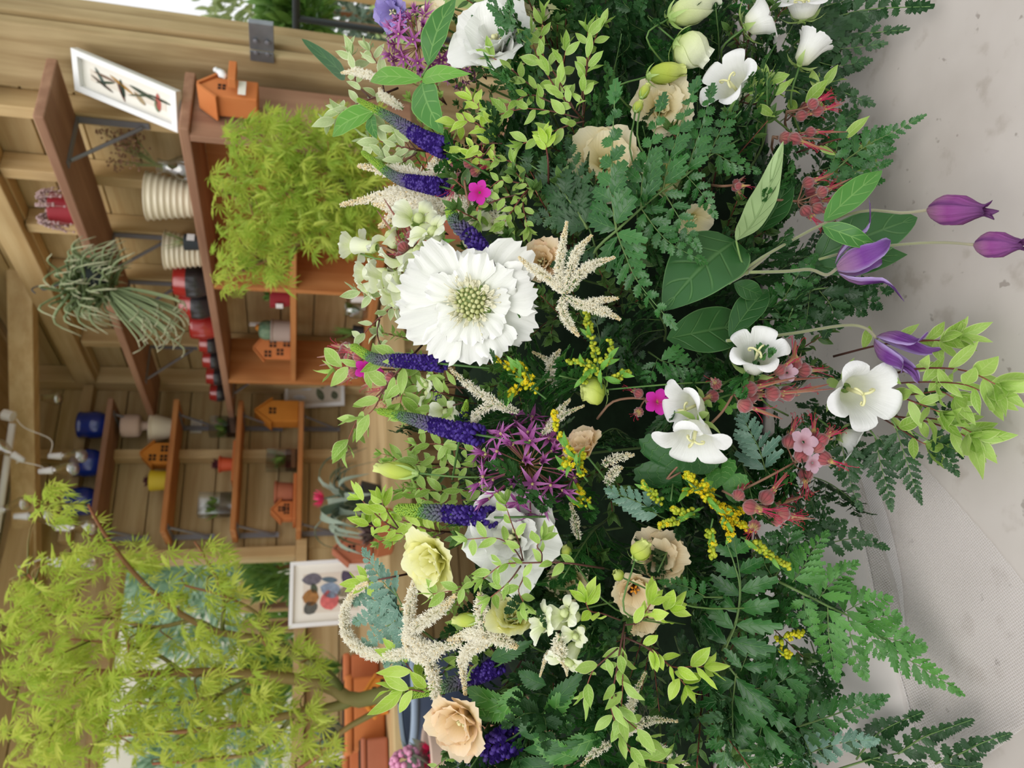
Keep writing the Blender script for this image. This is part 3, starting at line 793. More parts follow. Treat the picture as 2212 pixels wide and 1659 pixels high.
frond('dark fern frond above the uppermost columbine-red cluster', [(1650, 190, .04), (1700, 165), (1760, 140)],
      [([(1700, 165), (1760, 150), (1800, 150), (1862, 146)], 48, 8), ([(1700, 168), (1750, 175), (1800, 190), (1885, 226)], 48, 8), ([(1690, 180), (1740, 195), (1780, 205), (1850, 200)], 42, 7), ([(1700, 165), (1720, 130), (1760, 110), (1820, 100)], 44, 7)], 'fern_dark', o=.01)
frond('fern frond with light green tip above the white tabletop, beside pale leaves', [(1740, 420, .04), (1800, 370), (1850, 330)],
      [([(1820, 350), (1880, 310), (1920, 290), (1996, 250)], 38, 10), ([(1800, 365), (1850, 345), (1890, 335), (1932, 322)], 30, 7), ([(1790, 375), (1840, 372), (1880, 365), (1925, 348)], 28, 7), ([(1770, 390), (1830, 395), (1870, 395), (1908, 390)], 26, 7), ([(1800, 350), (1810, 310), (1815, 280), (1818, 250)], 24, 6)], 'fern')
frond('dark fern frond with pointed leaflets under the open purple bell', [(1700, 640, .03), (1760, 625), (1822, 620)],
      [([(1810, 622), (1840, 622), (1875, 615), (1910, 606)], 30, 6), ([(1815, 624), (1845, 636), (1880, 650), (1904, 667)], 34, 5), ([(1812, 625), (1830, 650), (1850, 665), (1872, 680)], 34, 5), ([(1770, 628), (1795, 660), (1800, 690), (1780, 730)], 36, 5), ([(1750, 628), (1745, 670), (1740, 700), (1720, 730)], 34, 5), ([(1822, 620), (1855, 625), (1890, 628), (1928, 628)], 22, 4)], 'fern_dark', ratio=.6)
frond('fern frond between the big heart-shaped leaf and the arching bell stem', [(1620, 700, .03), (1660, 670), (1700, 640)],
      [([(1650, 680), (1690, 650), (1720, 625), (1768, 600)], 44, 7), ([(1640, 690), (1680, 690), (1715, 690), (1760, 690)], 42, 6), ([(1690, 650), (1720, 600), (1745, 570), (1765, 550)], 28, 7)], 'fern')
frond('dark fern frond hanging straight down at the lowest white bellflower', [(1790, 930, .04), (1810, 945), (1825, 960)],
      [([(1818, 955), (1826, 1000), (1836, 1040), (1860, 1102)], 36, 8), ([(1825, 950), (1850, 965), (1868, 985), (1885, 1005)], 24, 5)], 'fern_dark')
frond('second dark fern pinna hanging down beside the pale leafy tips', [(1850, 900, .04), (1880, 930), (1895, 950)],
      [([(1890, 945), (1902, 1000), (1915, 1050), (1926, 1102)], 36, 9), ([(1895, 940), (1910, 960), (1925, 975), (1935, 990)], 22, 4)], 'fern_dark')
frond('third dark fern pinna hanging down beside the pale leafy tips', [(1880, 870, .04), (1920, 900), (1940, 930)],
      [([(1935, 925), (1955, 985), (1972, 1040), (1990, 1087)], 34, 10)], 'fern_dark')
frond('short dark fern pinna lying behind the lowest pale leafy tips', [(1920, 880, .03), (1970, 930), (2010, 955)],
      [([(2005, 950), (2040, 960), (2075, 975), (2100, 960)], 26, 6), ([(2010, 955), (2035, 980), (2055, 1000), (2070, 1028)], 28, 6), ([(1985, 880), (2010, 860), (2035, 840), (2050, 830)], 22, 6), ([(2020, 900), (2045, 885), (2065, 875), (2082, 864)], 20, 6)], 'fern_dark')
frond('bright green fern frond reaching out over the white mesh cloth', [(1660, 1245, .03), (1720, 1275), (1790, 1310), (1860, 1345), (1915, 1390)],
      [([(1712, 1258), (1735, 1225), (1755, 1190), (1788, 1148)], 40, 8), ([(1768, 1293), (1795, 1260), (1820, 1240), (1852, 1212)], 42, 8), ([(1820, 1325), (1855, 1305), (1885, 1298), (1926, 1290)], 42, 7), ([(1862, 1350), (1890, 1338), (1920, 1330), (1947, 1333)], 34, 6), ([(1905, 1376), (1940, 1385), (1970, 1388), (2002, 1398)], 34, 6),
       ([(1915, 1390), (1970, 1430), (2020, 1460), (2080, 1500)], 38, 8), ([(1788, 1310), (1790, 1370), (1798, 1420), (1808, 1470)], 42, 8), ([(1832, 1332), (1840, 1390), (1855, 1430), (1872, 1468)], 36, 7), ([(1875, 1358), (1885, 1385), (1898, 1405), (1912, 1420)], 30, 5), ([(1735, 1285), (1740, 1320), (1755, 1350), (1762, 1375)], 26, 5)], 'fern_bright', prof=.75, stem=3.4, o=-.02)
frond('upright dark fern pinna with rounded leaflets below the yellow goldenrod', [(1560, 1405, .02), (1590, 1340), (1598, 1270), (1585, 1215), (1570, 1175)],
      [([(1568, 1400), (1592, 1340), (1600, 1265), (1585, 1160)], 72, 6)], 'fern', ratio=.44, prof=.35, serr=.2, lean=.35)
frond('broad dark fern frond at the picture corner with leathery leaflets', [(1560, 1420, .02), (1590, 1460), (1630, 1500), (1680, 1560), (1720, 1640)],
      [([(1590, 1455), (1582, 1520), (1572, 1580), (1560, 1655)], 66, 6), ([(1620, 1490), (1665, 1482), (1700, 1465), (1735, 1445)], 54, 4), ([(1600, 1450), (1612, 1420), (1625, 1400), (1640, 1375)], 40, 4), ([(1650, 1520), (1645, 1570), (1636, 1610), (1628, 1655)], 62, 5), ([(1630, 1500), (1670, 1510), (1700, 1515), (1740, 1505)], 34, 5)], 'fern', ratio=.5, prof=.5, lean=.5)
frond('long fern pinna with two even leaflet rows beside the corner frond', [(1650, 1600, .02), (1690, 1582)],
      [([(1685, 1582), (1770, 1555), (1840, 1530), (1915, 1504)], 44, 10)], 'fern', prof=.6, o=-.01)
frond('fern pinna with pale upper edge along the bottom of the picture', [(1680, 1655, .02), (1720, 1640)],
      [([(1715, 1640), (1780, 1615), (1840, 1600), (1895, 1598)], 38, 9)], 'fern_teal', prof=.6, o=-.02)
frond('dark fern frond with three pointed pinnae on the mesh cloth, nearest the corner', [(1800, 1665, .02), (1880, 1640), (1950, 1625)],
      [([(1850, 1640), (1890, 1590), (1930, 1565), (1990, 1540)], 34, 9), ([(1940, 1628), (1990, 1595), (2040, 1575), (2098, 1555)], 32, 9), ([(2020, 1650), (2080, 1625), (2120, 1605), (2180, 1585)], 34, 9), ([(1880, 1640), (1920, 1650), (1960, 1655), (2000, 1650)], 26, 7), ([(2040, 1650), (2070, 1655), (2100, 1655), (2120, 1650)], 24, 6)], 'fern_dark')
frond('dark fern pinna over the shaded cloth fold beside the red clusters', [(1740, 1190, .04), (1790, 1175)],
      [([(1785, 1175), (1830, 1165), (1870, 1165), (1918, 1185)], 30, 7), ([(1760, 1185), (1780, 1150), (1800, 1130), (1830, 1128)], 26, 6)], 'fern_dark')
frond('deep green fern frond just below the red clusters, in shade', [(1650, 1280, .04), (1690, 1220), (1715, 1160)],
      [([(1690, 1225), (1700, 1180), (1708, 1150), (1722, 1110)], 40, 7), ([(1670, 1250), (1650, 1210), (1660, 1170), (1670, 1150)], 34, 6), ([(1700, 1240), (1740, 1260), (1750, 1300), (1740, 1340)], 30, 6)], 'fern', o=.01)
frond('blue-green fern frond spreading left of the cream curl', [(960, 1400, .05), (900, 1350, .02), (870, 1310), (850, 1270)],
      [([(868, 1310), (830, 1300), (800, 1295), (762, 1300)], 32, 6), ([(875, 1320), (830, 1325), (800, 1330), (764, 1345)], 34, 7), ([(880, 1330), (840, 1350), (810, 1375), (776, 1402)], 34, 7), ([(890, 1340), (870, 1380), (850, 1405), (832, 1440)], 30, 7), ([(860, 1290), (830, 1260), (810, 1230), (784, 1186)], 34, 8), ([(895, 1345), (880, 1390), (868, 1420), (850, 1450)], 28, 7)], 'fern_teal', ratio=.42, prof=.6, o=.0)
frond('silvery blue-green fern pinna pointing up between white bellflowers and red clusters', [(1670, 1040, .02), (1650, 1010)],
      [([(1655, 1020), (1640, 970), (1622, 935), (1602, 892)], 46, 8)], 'fern_teal', prof=.6, ratio=.45, o=-.01)
frond('blue-green fern pinna below the violet star heads, tip to the left', [(1460, 1130, .03), (1425, 1115)],
      [([(1425, 1115), (1390, 1090), (1355, 1075), (1308, 1056)], 42, 7)], 'fern_teal', prof=.6)
frond('dark fern pinna beside the green goldenrod tip', [(1400, 760, .03), (1430, 780)],
      [([(1425, 778), (1450, 785), (1480, 792), (1518, 802)], 40, 6), ([(1420, 775), (1410, 800), (1400, 815), (1402, 818)], 26, 4)], 'fern', o=.01)
frond('small dark fern pinna crossing the apricot flower with a dark throat', [(1560, 1290, .02), (1520, 1290)],
      [([(1525, 1290), (1490, 1270), (1460, 1262), (1424, 1256)], 26, 7)], 'fern', o=-.03)
frond('dark fern frond behind the goldenrod and green bud', [(1330, 820, .05), (1310, 770, .03), (1290, 720, .03)],
      [([(1300, 750), (1290, 700), (1290, 680), (1300, 660)], 34, 5), ([(1300, 740), (1325, 730), (1340, 720), (1360, 690)], 34, 5), ([(1310, 770), (1340, 780), (1370, 790), (1390, 760)], 30, 5)], 'fern_dark', o=.03)

# ---- broad leaves
bigleaf('large smooth green leaf beside the tall cream frilled flower', (925, 142), (985, -5), 66, 'broad', .8, 1., o=-.02, stalk=[(912, 165), (925, 142)])
bigleaf('upper left leaf of the bright trio under the violet stars', (912, 172), (800, 176), 40, 'broad_bright', .8, 1.2, o=-.02, bend=.12)
bigleaf('right-hand leaf of the bright trio, tip toward the white rose-like bloom', (912, 172), (1018, 160), 36, 'broad_bright', .8, 1.2, o=-.02)
bigleaf('lowest and largest leaf of the trio, glossy with pale veins', (912, 178), (958, 290), 70, 'broad', .7, 1., o=-.02)
bigleaf('glossy broad leaf sticking out in front of the yellow-green shrub', (812, 238), (718, 295), 52, 'broad_bright', .7, 1., o=0)
bigleaf('small glossy leaf hanging below the broad one by the shrub', (802, 250), (815, 300), 30, 'broad', .7, 1., o=.0)
bigleaf('pale-backed curled leaf seen from behind in the middle of the bell stem', (1590, 520), (1692, 305), 62, 'broad_pale', .9, 1., bend=-.22, fold=.35, wave=.1, stalk=[(1612, 585), (1600, 560), (1590, 520)], o=-.03, tw=.3)
bigleaf('dark folded leaf half tucked under the pale-backed curled leaf', (1642, 500), (1712, 372), 62, 'broad_dark', .8, 1., o=-.005, bend=-.1)
bigleaf('huge dark heart-shaped leaf at the centre, its veins sunken', (1590, 520), (1432, 672), 150, 'broad_dark', .55, .9, stalk=[(1618, 590), (1600, 560), (1590, 520)], o=-.012, bend=.12, fold=.12, wave=.03)
bigleaf('dark leaf with a pale midrib below the heart-shaped leaf', (1440, 732), (1620, 700), 100, 'broad_dark', .8, .8, o=.015, bend=.06, fold=.1)
bigleaf('pointed dark leaf between heart-shaped leaf and arching bell stem', (1575, 728), (1658, 625), 62, 'broad_dark', .9, .9, o=-.01)
bigleaf('small dark leaf under the bell stem joint', (1585, 612), (1648, 640), 42, 'broad_dark', .8, 1.1, o=-.012)
bigleaf('long bright lance leaf above the bell stem pointing to the tabletop', (1780, 478), (1906, 368), 56, 'broad', .8, 1., o=-.03, bend=.06)
bigleaf('slender curved leaf crossing the open purple bell', (1776, 488), (1902, 540), 42, 'broad', .7, 1.3, o=-.045, bend=.15)
bigleaf('broad dark leaf behind the open purple bell, upper half', (1760, 560), (1982, 470), 104, 'broad_dark', .55, .8, o=.012, fold=.1)
bigleaf('broad dark leaf behind the open purple bell, lower half', (1755, 575), (1960, 550), 70, 'broad_dark', .8, 1.1, o=.015)
bigleaf('narrow long green blade beside the red cluster near the purple spike', (905, 540), (985, 518), 20, 'broad_bright', .8, 1.1, o=-.005)
for lb, a, b, w, m in (('serrated leaf under the lowest purple spikes, upper one', (1120, 1530), (1000, 1480), 46, 'broad'), ('serrated leaf under the lowest purple spikes, lower one', (1105, 1520), (1040, 1540), 50, 'broad'),
                    ('long toothed dark leaf beside the pale snapdragon', (1180, 1535), (1262, 1450), 36, 'broad_dark'), ('long toothed dark leaf crossing the lower left stems', (1130, 1620), (1260, 1600), 26, 'broad_dark'),
                    ('toothed mid-green leaf beside the lower stems', (1175, 1560), (1250, 1475), 40, 'broad'), ('dark narrow leaf beside the yellow bloom and snapdragon', (1060, 1425), (1150, 1385), 34, 'broad_dark')):
    bigleaf(lb, a, b, w, m, .8, 1., serr=.12, nu=24, o=.0)
lobed_leaf('big lobed green leaf beneath the pair of white bellflowers', (1470, 1020), (1395, 955), 112, 'broad_dark', stalk=[(1470, 1020), (1440, 1035), (1480, 990)], o=.0)
lobed_leaf('small bright lobed leaf above the goldenrod by the red clusters', (1560, 1048), (1580, 990), 62, 'broad', o=-.015)
lobed_leaf('small bright lobed leaf at the red cluster joint', (1570, 870), (1580, 915), 28, 'broad_bright', o=-.015)

bigleaf('blurred pale green strap leaf sticking out before the timber post', (745, 172, .02), (652, 84, .06), 30, 'broad_dark', .8, .8, bend=-.1)
for i, (a, b, w) in enumerate((((1250, 1640), (1150, 1590), 54), ((1200, 1650), (1105, 1655), 46), ((1300, 1590), (1205, 1620), 44), ((1130, 1480), (1080, 1560), 48), ((1180, 1480), (1120, 1450), 40), ((1060, 1560), (1030, 1500), 44), ((1240, 1560), (1160, 1530), 40), ((1160, 1600), (1130, 1540), 44))):
    bigleaf(('toothed green leaf at the bottom edge, largest of the lower leaves', 'toothed green leaf beside the thick purple spike foot', 'toothed leaf under the drooping leafy sprig', 'toothed leaf between the dark spike and serrated pair', 'toothed leaf just under the pale snapdragon', 'toothed leaf beneath the cream curls and peach bloom', 'toothed leaf across the lower stems near the buff plume', 'toothed leaf right of the thick purple spike')[i], a, b, w, ('broad', 'broad_dark')[i % 3 == 1], .8, 1., serr=.12, nu=24, o=.0)
# ---- leafy sprigs
sprig('bushy light green sprig with red-brown stems filling the upper middle',
      [[(1262, 262, .02), (1235, 230), (1200, 190), (1165, 130), (1145, 80)], [(1240, 235), (1205, 170), (1170, 110), (1172, 45)], [(1250, 240), (1262, 180), (1280, 100), (1298, 55)], [(1258, 250), (1262, 190), (1268, 130), (1270, 70)], [(1235, 230), (1210, 200), (1212, 160), (1222, 110)], [(1262, 262), (1230, 270), (1180, 290), (1130, 310)], [(1250, 255), (1190, 240), (1130, 235), (1070, 250)],
       [(1180, 205), (1140, 180), (1105, 150), (1060, 122)], [(1200, 225), (1150, 205), (1120, 215), (1080, 235)]], 42, 'pitt', dens=.9, o=-.01)
sprig('lime sprig tips beside the purple spike and the seed cluster', [[(1110, 330, .02), (1060, 290), (1020, 262), (985, 270)], [(1085, 310), (1050, 310), (1010, 320), (975, 330)], [(1080, 300), (1060, 260), (1040, 240), (1020, 215)], [(1070, 300), (1050, 330), (1035, 340), (1020, 335)]], 38, 'pitt_lime', o=-.01)
sprig('lime leaf cluster in front of the dark fern', [[(1185, 400, .02), (1184, 350), (1180, 320), (1178, 305)]], 36, 'pitt_lime', k0=.6, o=-.02)
sprig('small-leaved sprig between the magenta petal and the dark fern', [[(1180, 390, .03), (1140, 410), (1110, 450), (1090, 480)], [(1160, 400), (1120, 395), (1080, 390), (1050, 415)], [(1140, 410), (1130, 440), (1135, 470), (1140, 490)], [(1120, 420), (1080, 430), (1040, 450), (1030, 480)], [(1150, 395), (1120, 360), (1090, 345), (1060, 350)]], 32, 'pitt', dens=1.1)
sprig('light green sprig across the apricot bloom, branching toward the right',
      [[(1345, 1375, .01), (1400, 1400), (1450, 1440), (1490, 1440), (1520, 1440)], [(1350, 1350), (1375, 1345), (1395, 1320), (1405, 1305)], [(1340, 1340), (1300, 1325), (1275, 1320), (1265, 1300)], [(1390, 1395), (1420, 1410), (1460, 1455), (1480, 1480)], [(1370, 1350), (1400, 1330), (1420, 1325), (1445, 1315)]], 50, 'pitt_lime', o=-.045, w=.42)
sprig('long drooping light green sprig on red stems at the lower middle',
      [[(1350, 1345, .01), (1340, 1400), (1330, 1460), (1320, 1530), (1345, 1600), (1380, 1650)], [(1350, 1370), (1345, 1430), (1345, 1480), (1340, 1560)], [(1335, 1400), (1300, 1430), (1280, 1450), (1265, 1490)], [(1330, 1500), (1340, 1540), (1370, 1570), (1395, 1590)], [(1345, 1600), (1370, 1620), (1400, 1640), (1440, 1650)]], 52, 'pitt', o=-.045, dens=.8)
sprig('dark-stemmed sprig crossing the white bloom beside the yellow one',
      [[(1305, 1228, .01), (1220, 1216), (1140, 1216), (1085, 1220), (1045, 1250)], [(1128, 1212), (1105, 1180), (1070, 1162), (1010, 1165)], [(1045, 1250), (1010, 1265), (980, 1275), (935, 1283)], [(1125, 1222), (1105, 1250), (1085, 1270), (1060, 1290)], [(1135, 1222), (1130, 1250), (1120, 1275), (1130, 1300)], [(1130, 1212), (1120, 1170), (1105, 1130), (1092, 1090)], [(1170, 1216), (1170, 1195), (1160, 1180), (1170, 1165)]], 40, 'pitt', o=-.035, dens=.65)
sprig('long sprig arching out left with big light leaves in front of the wall shelves',
      [[(912, 745, .03), (870, 790), (820, 850), (780, 890), (748, 960)], [(880, 765), (830, 780), (770, 790), (720, 795)], [(850, 815), (825, 850), (810, 880), (790, 900)], [(890, 770), (870, 800), (870, 840), (865, 870)]], 58, 'pitt', o=-.01, w=.38, dens=.75)
sprig('pale sprig on a pink stem left of the white scabious', [[(880, 640, .03), (840, 670), (800, 705), (768, 745)], [(850, 660), (830, 640), (800, 635), (775, 630)], [(820, 690), (815, 720), (825, 750), (850, 770)]], 40, 'pitt_grey', dens=.9)
sprig('small upright sprig tip beside the pink cactus flower', [[(900, 1155, .03), (850, 1140), (810, 1110), (780, 1078)], [(850, 1140), (820, 1140), (800, 1135), (790, 1130)], [(860, 1140), (840, 1110), (830, 1095), (825, 1080)]], 42, 'pitt_lime', dens=.9)
sprig('short dark-stemmed sprig tip in front of the lower picture frame', [[(880, 1240, .03), (840, 1248), (800, 1255), (782, 1258)]], 44, 'pitt_lime', k0=.6, whorl=6)
sprig('lime leaf tuft in front of the blue bucket rim', [[(960, 1500, .03), (920, 1495), (890, 1490), (868, 1490)], [(950, 1500), (910, 1480), (890, 1450), (870, 1425)]], 68, 'pitt_lime', k0=.5, whorl=6, w=.36)
sprig('grey-cream leaf sprig nearest the timber post', [[(860, 190, .03), (810, 210), (770, 225), (735, 240)], [(800, 212), (770, 180), (765, 150), (760, 120)], [(790, 220), (760, 230), (740, 250), (720, 262)], [(830, 200), (820, 150), (810, 130), (800, 110)]], 44, 'pitt_grey', dens=.8)
sprig('pale grey-green sprig behind the longest purple spike', [[(940, 330, .04), (880, 320), (840, 310), (800, 300)], [(900, 325), (870, 290), (850, 280), (820, 270)], [(900, 330), (870, 350), (850, 350), (830, 340)]], 44, 'pitt_grey', dens=1.1, o=.02)
sprig('pale leafy branch lying over the tabletop, uppermost of the trailing ones', [[(1800, 770, .02), (1900, 745), (1970, 738), (2030, 735)], [(1920, 743), (1980, 735), (2040, 735), (2065, 728)]], 58, 'pitt', w=.32, dens=.8, o=-.01)
sprig('longest trailing leafy branch over the tabletop, its tip at the picture edge', [[(1850, 830, .02), (1960, 800), (2040, 795), (2100, 805), (2150, 830)], [(1900, 830), (2000, 825), (2080, 830), (2130, 850)]], 64, 'pitt', w=.34, dens=.85, o=-.02)
sprig('trailing leafy branch just below the lowest open bell', [[(1860, 840, .02), (1920, 850), (1980, 870), (2030, 890)], [(1940, 855), (1990, 850), (2030, 845), (2060, 860)]], 58, 'pitt', w=.34, dens=.8, o=-.01)
sprig('lowest trailing leafy branch, behind the big white bellflower', [[(1850, 890, .03), (1940, 900), (2000, 910), (2060, 930), (2090, 945)], [(1900, 900), (1950, 930), (1980, 950), (2000, 960)], [(1960, 900), (2020, 905), (2070, 920), (2100, 935)]], 66, 'pitt', w=.36, dens=.8, o=0)
sprig('light sprig of folded leaves beside the upper red clusters', [[(1720, 330, .02), (1780, 310), (1820, 300), (1860, 310)], [(1700, 260), (1730, 230), (1755, 210), (1775, 190)], [(1770, 310), (1800, 325), (1820, 345), (1840, 360)]], 56, 'pitt', w=.36, dens=.7)
sprig('light sprig of leaves among the upper white bellflowers', [[(1580, 240, .02), (1610, 210), (1640, 190), (1655, 175)], [(1600, 220), (1625, 225), (1650, 220), (1680, 200)]], 46, 'pitt', dens=.8, o=-.015)
sprig('thick light green sprig behind the violet stars and spike', [[(1080, 1020, .03), (1030, 980), (960, 960), (900, 960)], [(1060, 1000), (1000, 1010), (940, 1010), (880, 1000)], [(1040, 980), (990, 940), (930, 910), (880, 900)], [(1090, 1060), (1030, 1060), (960, 1060), (900, 1055)], [(1080, 1060), (1000, 1080), (940, 1085), (870, 1060)], [(990, 950), (950, 980), (900, 1000), (850, 990)]], 40, 'pitt', o=.03, dens=.8)
sprig('green sprig between the white scabious and the brown-cream plume', [[(1010, 860, .04), (960, 850), (920, 840), (890, 830)], [(1000, 850), (970, 820), (930, 800), (905, 790)], [(1000, 870), (960, 880), (930, 880), (900, 870)]], 44, 'pitt', o=.02, dens=1.)
sprig('lime sprig by the yellow double bloom and dark purple spike', [[(980, 1150, .03), (930, 1145), (890, 1130), (860, 1120)], [(960, 1150), (920, 1165), (890, 1160), (850, 1150)]], 40, 'pitt_lime', o=.02, dens=1.1)
sprig('lime sprig below the cream curls and yellow bloom', [[(1120, 1420, .03), (1070, 1420), (1030, 1440), (1000, 1430)], [(1080, 1420), (1050, 1390), (1030, 1370), (1010, 1360)], [(1060, 1430), (1050, 1460), (1030, 1480), (1010, 1470)]], 46, 'pitt', o=.015, dens=.9)

# ---- scabious and lisianthus
scabiosa('large white scabious with a green pincushion centre', (1020, 655, -.035), 152, I(-.12, .1, 1))
lisianthus('big white double bloom at the top edge, cup facing the picture top', (1062, 66), 104, I(-.25, -.35, 1), 'white', o=-.01, ruf=.04, frill=.04)
lisianthus('big white open bloom behind dark-stemmed leaves, under the violet stars', (1098, 1160), 112, I(-.3, -.2, 1), 'white', o=-.018, ruf=.08, frill=.05, whorls=3, opening=.9)
lisianthus('pale yellow double bloom left of the dark-stemmed sprig', (922, 1218), 78, I(-.5, .25, .8), 'yellow', o=-.03)
lisianthus('small yellow bloom under the cream curl', (1105, 1325), 60, I(-.1, -.7, .7), 'yellow', eye=None, opening=.6, o=-.02)
lisianthus('peach frilled bloom behind the star-shaped cream plume', (1165, 562), 56, I(-.35, -.1, .9), 'peach', opening=.6, frill=.12)
lisianthus('peach cup-shaped bloom behind the yellow goldenrod', (1255, 955), 54, I(-.35, -.75, .45), 'peach', opening=.35, o=.0, frill=.1)
lisianthus('apricot open bloom carrying a green bud in front', (1425, 1200), 66, I(-.1, -.45, .9), 'apricot', whorls=2, frill=.1, o=-.002, opening=1.)
lisianthus('apricot bloom with a dark throat and orange stamens', (1372, 1282), 54, I(-.1, .25, 1), 'apricot', whorls=2, eye='dark_eye', frill=.12, o=-.012, opening=.8)
lisianthus('apricot bloom mostly hidden under the lime leaves', (1395, 1345), 44, I(.2, .5, .8), 'apricot', whorls=2, frill=.1, o=.01)
lisianthus('large peach-and-gold bloom at the lower edge beside purple spikes', (985, 1572), 84, I(-.45, .2, .8), 'peach', o=-.04, frill=.1, opening=.85)
lisianthus('cream frilled bloom at the top edge beside the smooth leaf', (935, 40), 46, I(-.5, -.1, .8), 'cream', frill=.12, o=.01)
lisianthus('cream bloom peeping out at the top edge behind the white one', (1145, 22), 44, I(.2, -.2, .9), 'cream', o=.03)
lisianthus('cream bloom half hidden behind the large dark fern', (1312, 340), 88, I(0, -.1, 1), 'cream', whorls=2, o=.012, ruf=.04)
lisianthus('ruffled cream bloom above the fern tips', (1430, 225), 72, I(-.1, .1, 1), 'cream', o=.015, frill=.12)
lisianthus('yellow-orange bloom below the white one, behind leaves', (1225, 1258), 52, I(-.3, .1, .9), 'cream', whorls=2, o=.01, frill=.1)
lisianthus('yellow-cream bloom tucked under the middle of the fern', (1440, 385), 40, I(.3, .2, .8), 'yellow', whorls=2, o=.035)
lisianthus('yellowing faded bloom between fern and heart-shaped leaf', (1505, 478), 46, I(.3, .5, .7), 'cream', whorls=1, o=.015, opening=.8)
bud('cream-green furled bloom at the top edge of the picture', (1448, 38), (1550, 0), 62, 'snap', sep=.2, o=-.01)
bud('round greenish-white furled bloom above the fern', (1460, 90), (1530, 130), 80, 'snap', sep=.2, o=-.005)
bud('yellow furled bud just above the ruffled cream bloom', (1400, 165), (1480, 150), 46, 'bud', sep=.2, o=0)
bud('slim yellow bud on a green stalk before the ruffled cream bloom', (1385, 212), (1400, 182), 22, 'bud', o=-.01)
bud('second slim yellow bud before the ruffled cream bloom', (1372, 242), (1385, 218), 22, 'bud', o=-.01)
bud('lime furled bud in front of the grey-brown wall boards', (900, 1022), (812, 1010), 40, 'bud', sep=.35, o=-.01)
bud('round lime bud at the foot of the green goldenrod', (1306, 842), (1256, 848), 62, 'bud', sep=.1, o=-.012)
bud('lime bud in front of the apricot bloom', (1372, 1208), (1398, 1168), 44, 'bud', sep=.2, o=-.045)
bud('small green bud beside the apricot blooms', (1345, 1248), (1326, 1236), 26, 'bud', sep=.5, o=-.02)
bud('lime bud beside the small yellow bloom', (1035, 1338), (980, 1340), 32, 'bud', sep=.3, o=-.02)
bud('small green bud behind the dark branch', (1228, 1200), (1218, 1178), 22, 'bud', sep=.5)

# ---- bellflowers and purple bells
campanula('white bellflower with a pale calyx just above the red clusters', (1628, 800), (1640, 745), 54, o=-.035, o2=-.055)
campanula('upper white bellflower of the nodding pair', (1512, 872), (1470, 890), 56, o=-.015, o2=-.02)
campanula('lower white bellflower of the nodding pair, petals spread down', (1505, 915), (1496, 966), 62, o=-.025, o2=-.035, flare=1.1)
campanula('biggest white bellflower, lowest on the table side, with curled style', (1826, 838), (1878, 856), 66, o=-.02, o2=-.045)
campanula('half-hidden white bellflower behind the biggest one', (1815, 940), (1850, 958), 40, o=.005, o2=-.005)
campanula('white bellflower with long sepals near the top edge, left one', (1612, 58), (1660, 32), 52, o=-.015, o2=-.03)
campanula('white bellflower cut off by the top edge', (1735, 40), (1738, -10), 56, o=-.015, o2=-.03)
campanula('half-closed white bellflower by the top tabletop edge', (1728, 138), (1765, 80), 42, o=-.015, o2=-.03, flare=.5)
campanula('white bellflower lying behind a leaf above the fern', (1600, 205), (1565, 165), 54, o=-.005, o2=-.02)
campanula('faint white bellflower lower behind the upper leaves', (1600, 195), (1640, 235), 42, o=.015, o2=.01)
leafs = [(1640, 395, .0), (1646, 400)]
clematis_bell('closed plum bell bud with curled tips, hanging highest over the table', (2008, 453), (2150, 456), 31, 0., [(1575, 612), (1640, 560), (1780, 483), (1870, 455), (1950, 460)], o=-.03, curl=.55, mat='clem_in')
clematis_bell('closed plum bell bud cut off by the picture edge', (2108, 529), (2225, 527), 27, 0., [(1770, 560), (1850, 540), (1960, 527), (2040, 524)], o=-.03, curl=.4, mat='clem_in')
clematis_bell('open purple bell with spread pointed sepals above the tabletop', (1808, 580), (1930, 540), 46, .62, [(1620, 588), (1700, 586), (1750, 582), (1785, 594)], o=-.035, curl=.5)
clematis_bell('purple bell with long curling sepals on an arching stem', (1895, 732), (2000, 790), 34, .48, [(1570, 736), (1700, 722), (1820, 703), (1868, 708)], o=-.03, curl=.5)
q = MB(); a = path([(1570, 612), (1612, 588), (1660, 550)], 8, -.028); tube(q, a, px(4.2, a[0]), px(4, a[0]), 7)
t_ = thing('clematis_vine', 'downy pale green clematis stem with a swollen joint, left of the open purple bell', 'stem', a[0]); q.build('stem', M['stem_grey'], t_)
q = MB(); blob(q, a[4], px(7, a[4]), None, 1.2); q.build('joint', M['stem_grey'], t_)

# ---- purple spikes
spike('long purple spike with a green tip, in front of the yellow-green shrub', [(965, 322), (915, 300), (850, 258), (775, 216)], 46, 13, .22, o=-.02)
spike('purple spike lying among the cream plumes beside the shrub', [(960, 405), (900, 395), (850, 380), (785, 330)], 40, 14, .25, o=-.005)
spike('purple spike with a bent yellow-green tip above the white scabious', [(1055, 568), (1025, 520), (985, 480), (972, 450)], 44, 26, .24, o=-.02)
spike('purple spike left of the scabious with a bent green tip', [(955, 786), (880, 780), (810, 775), (765, 750)], 36, 22, .26, o=-.02)
spike('fat purple spike with a grey-green tip, centre left', [(1035, 940), (960, 925), (890, 905), (820, 888)], 46, 18, .22, o=-.02)
spike('purple spike with a flat green tip under the violet stars', [(1062, 1118), (990, 1112), (920, 1105), (862, 1100)], 46, 30, .32, o=-.02)
spike('dark purple spike in two pieces behind the cream curls', [(1078, 1436), (1030, 1460), (965, 1482), (888, 1500)], 40, 24, .3, o=.005)
spike('thick purple spike at the bottom edge of the picture', [(1110, 1592), (1075, 1610), (1030, 1640), (985, 1668)], 66, 44, .05)
spike('tiny green spike tip between the leaves near the brown plume', [(950, 862), (946, 840), (948, 825), (950, 812)], 20, 12, .9, o=.02)
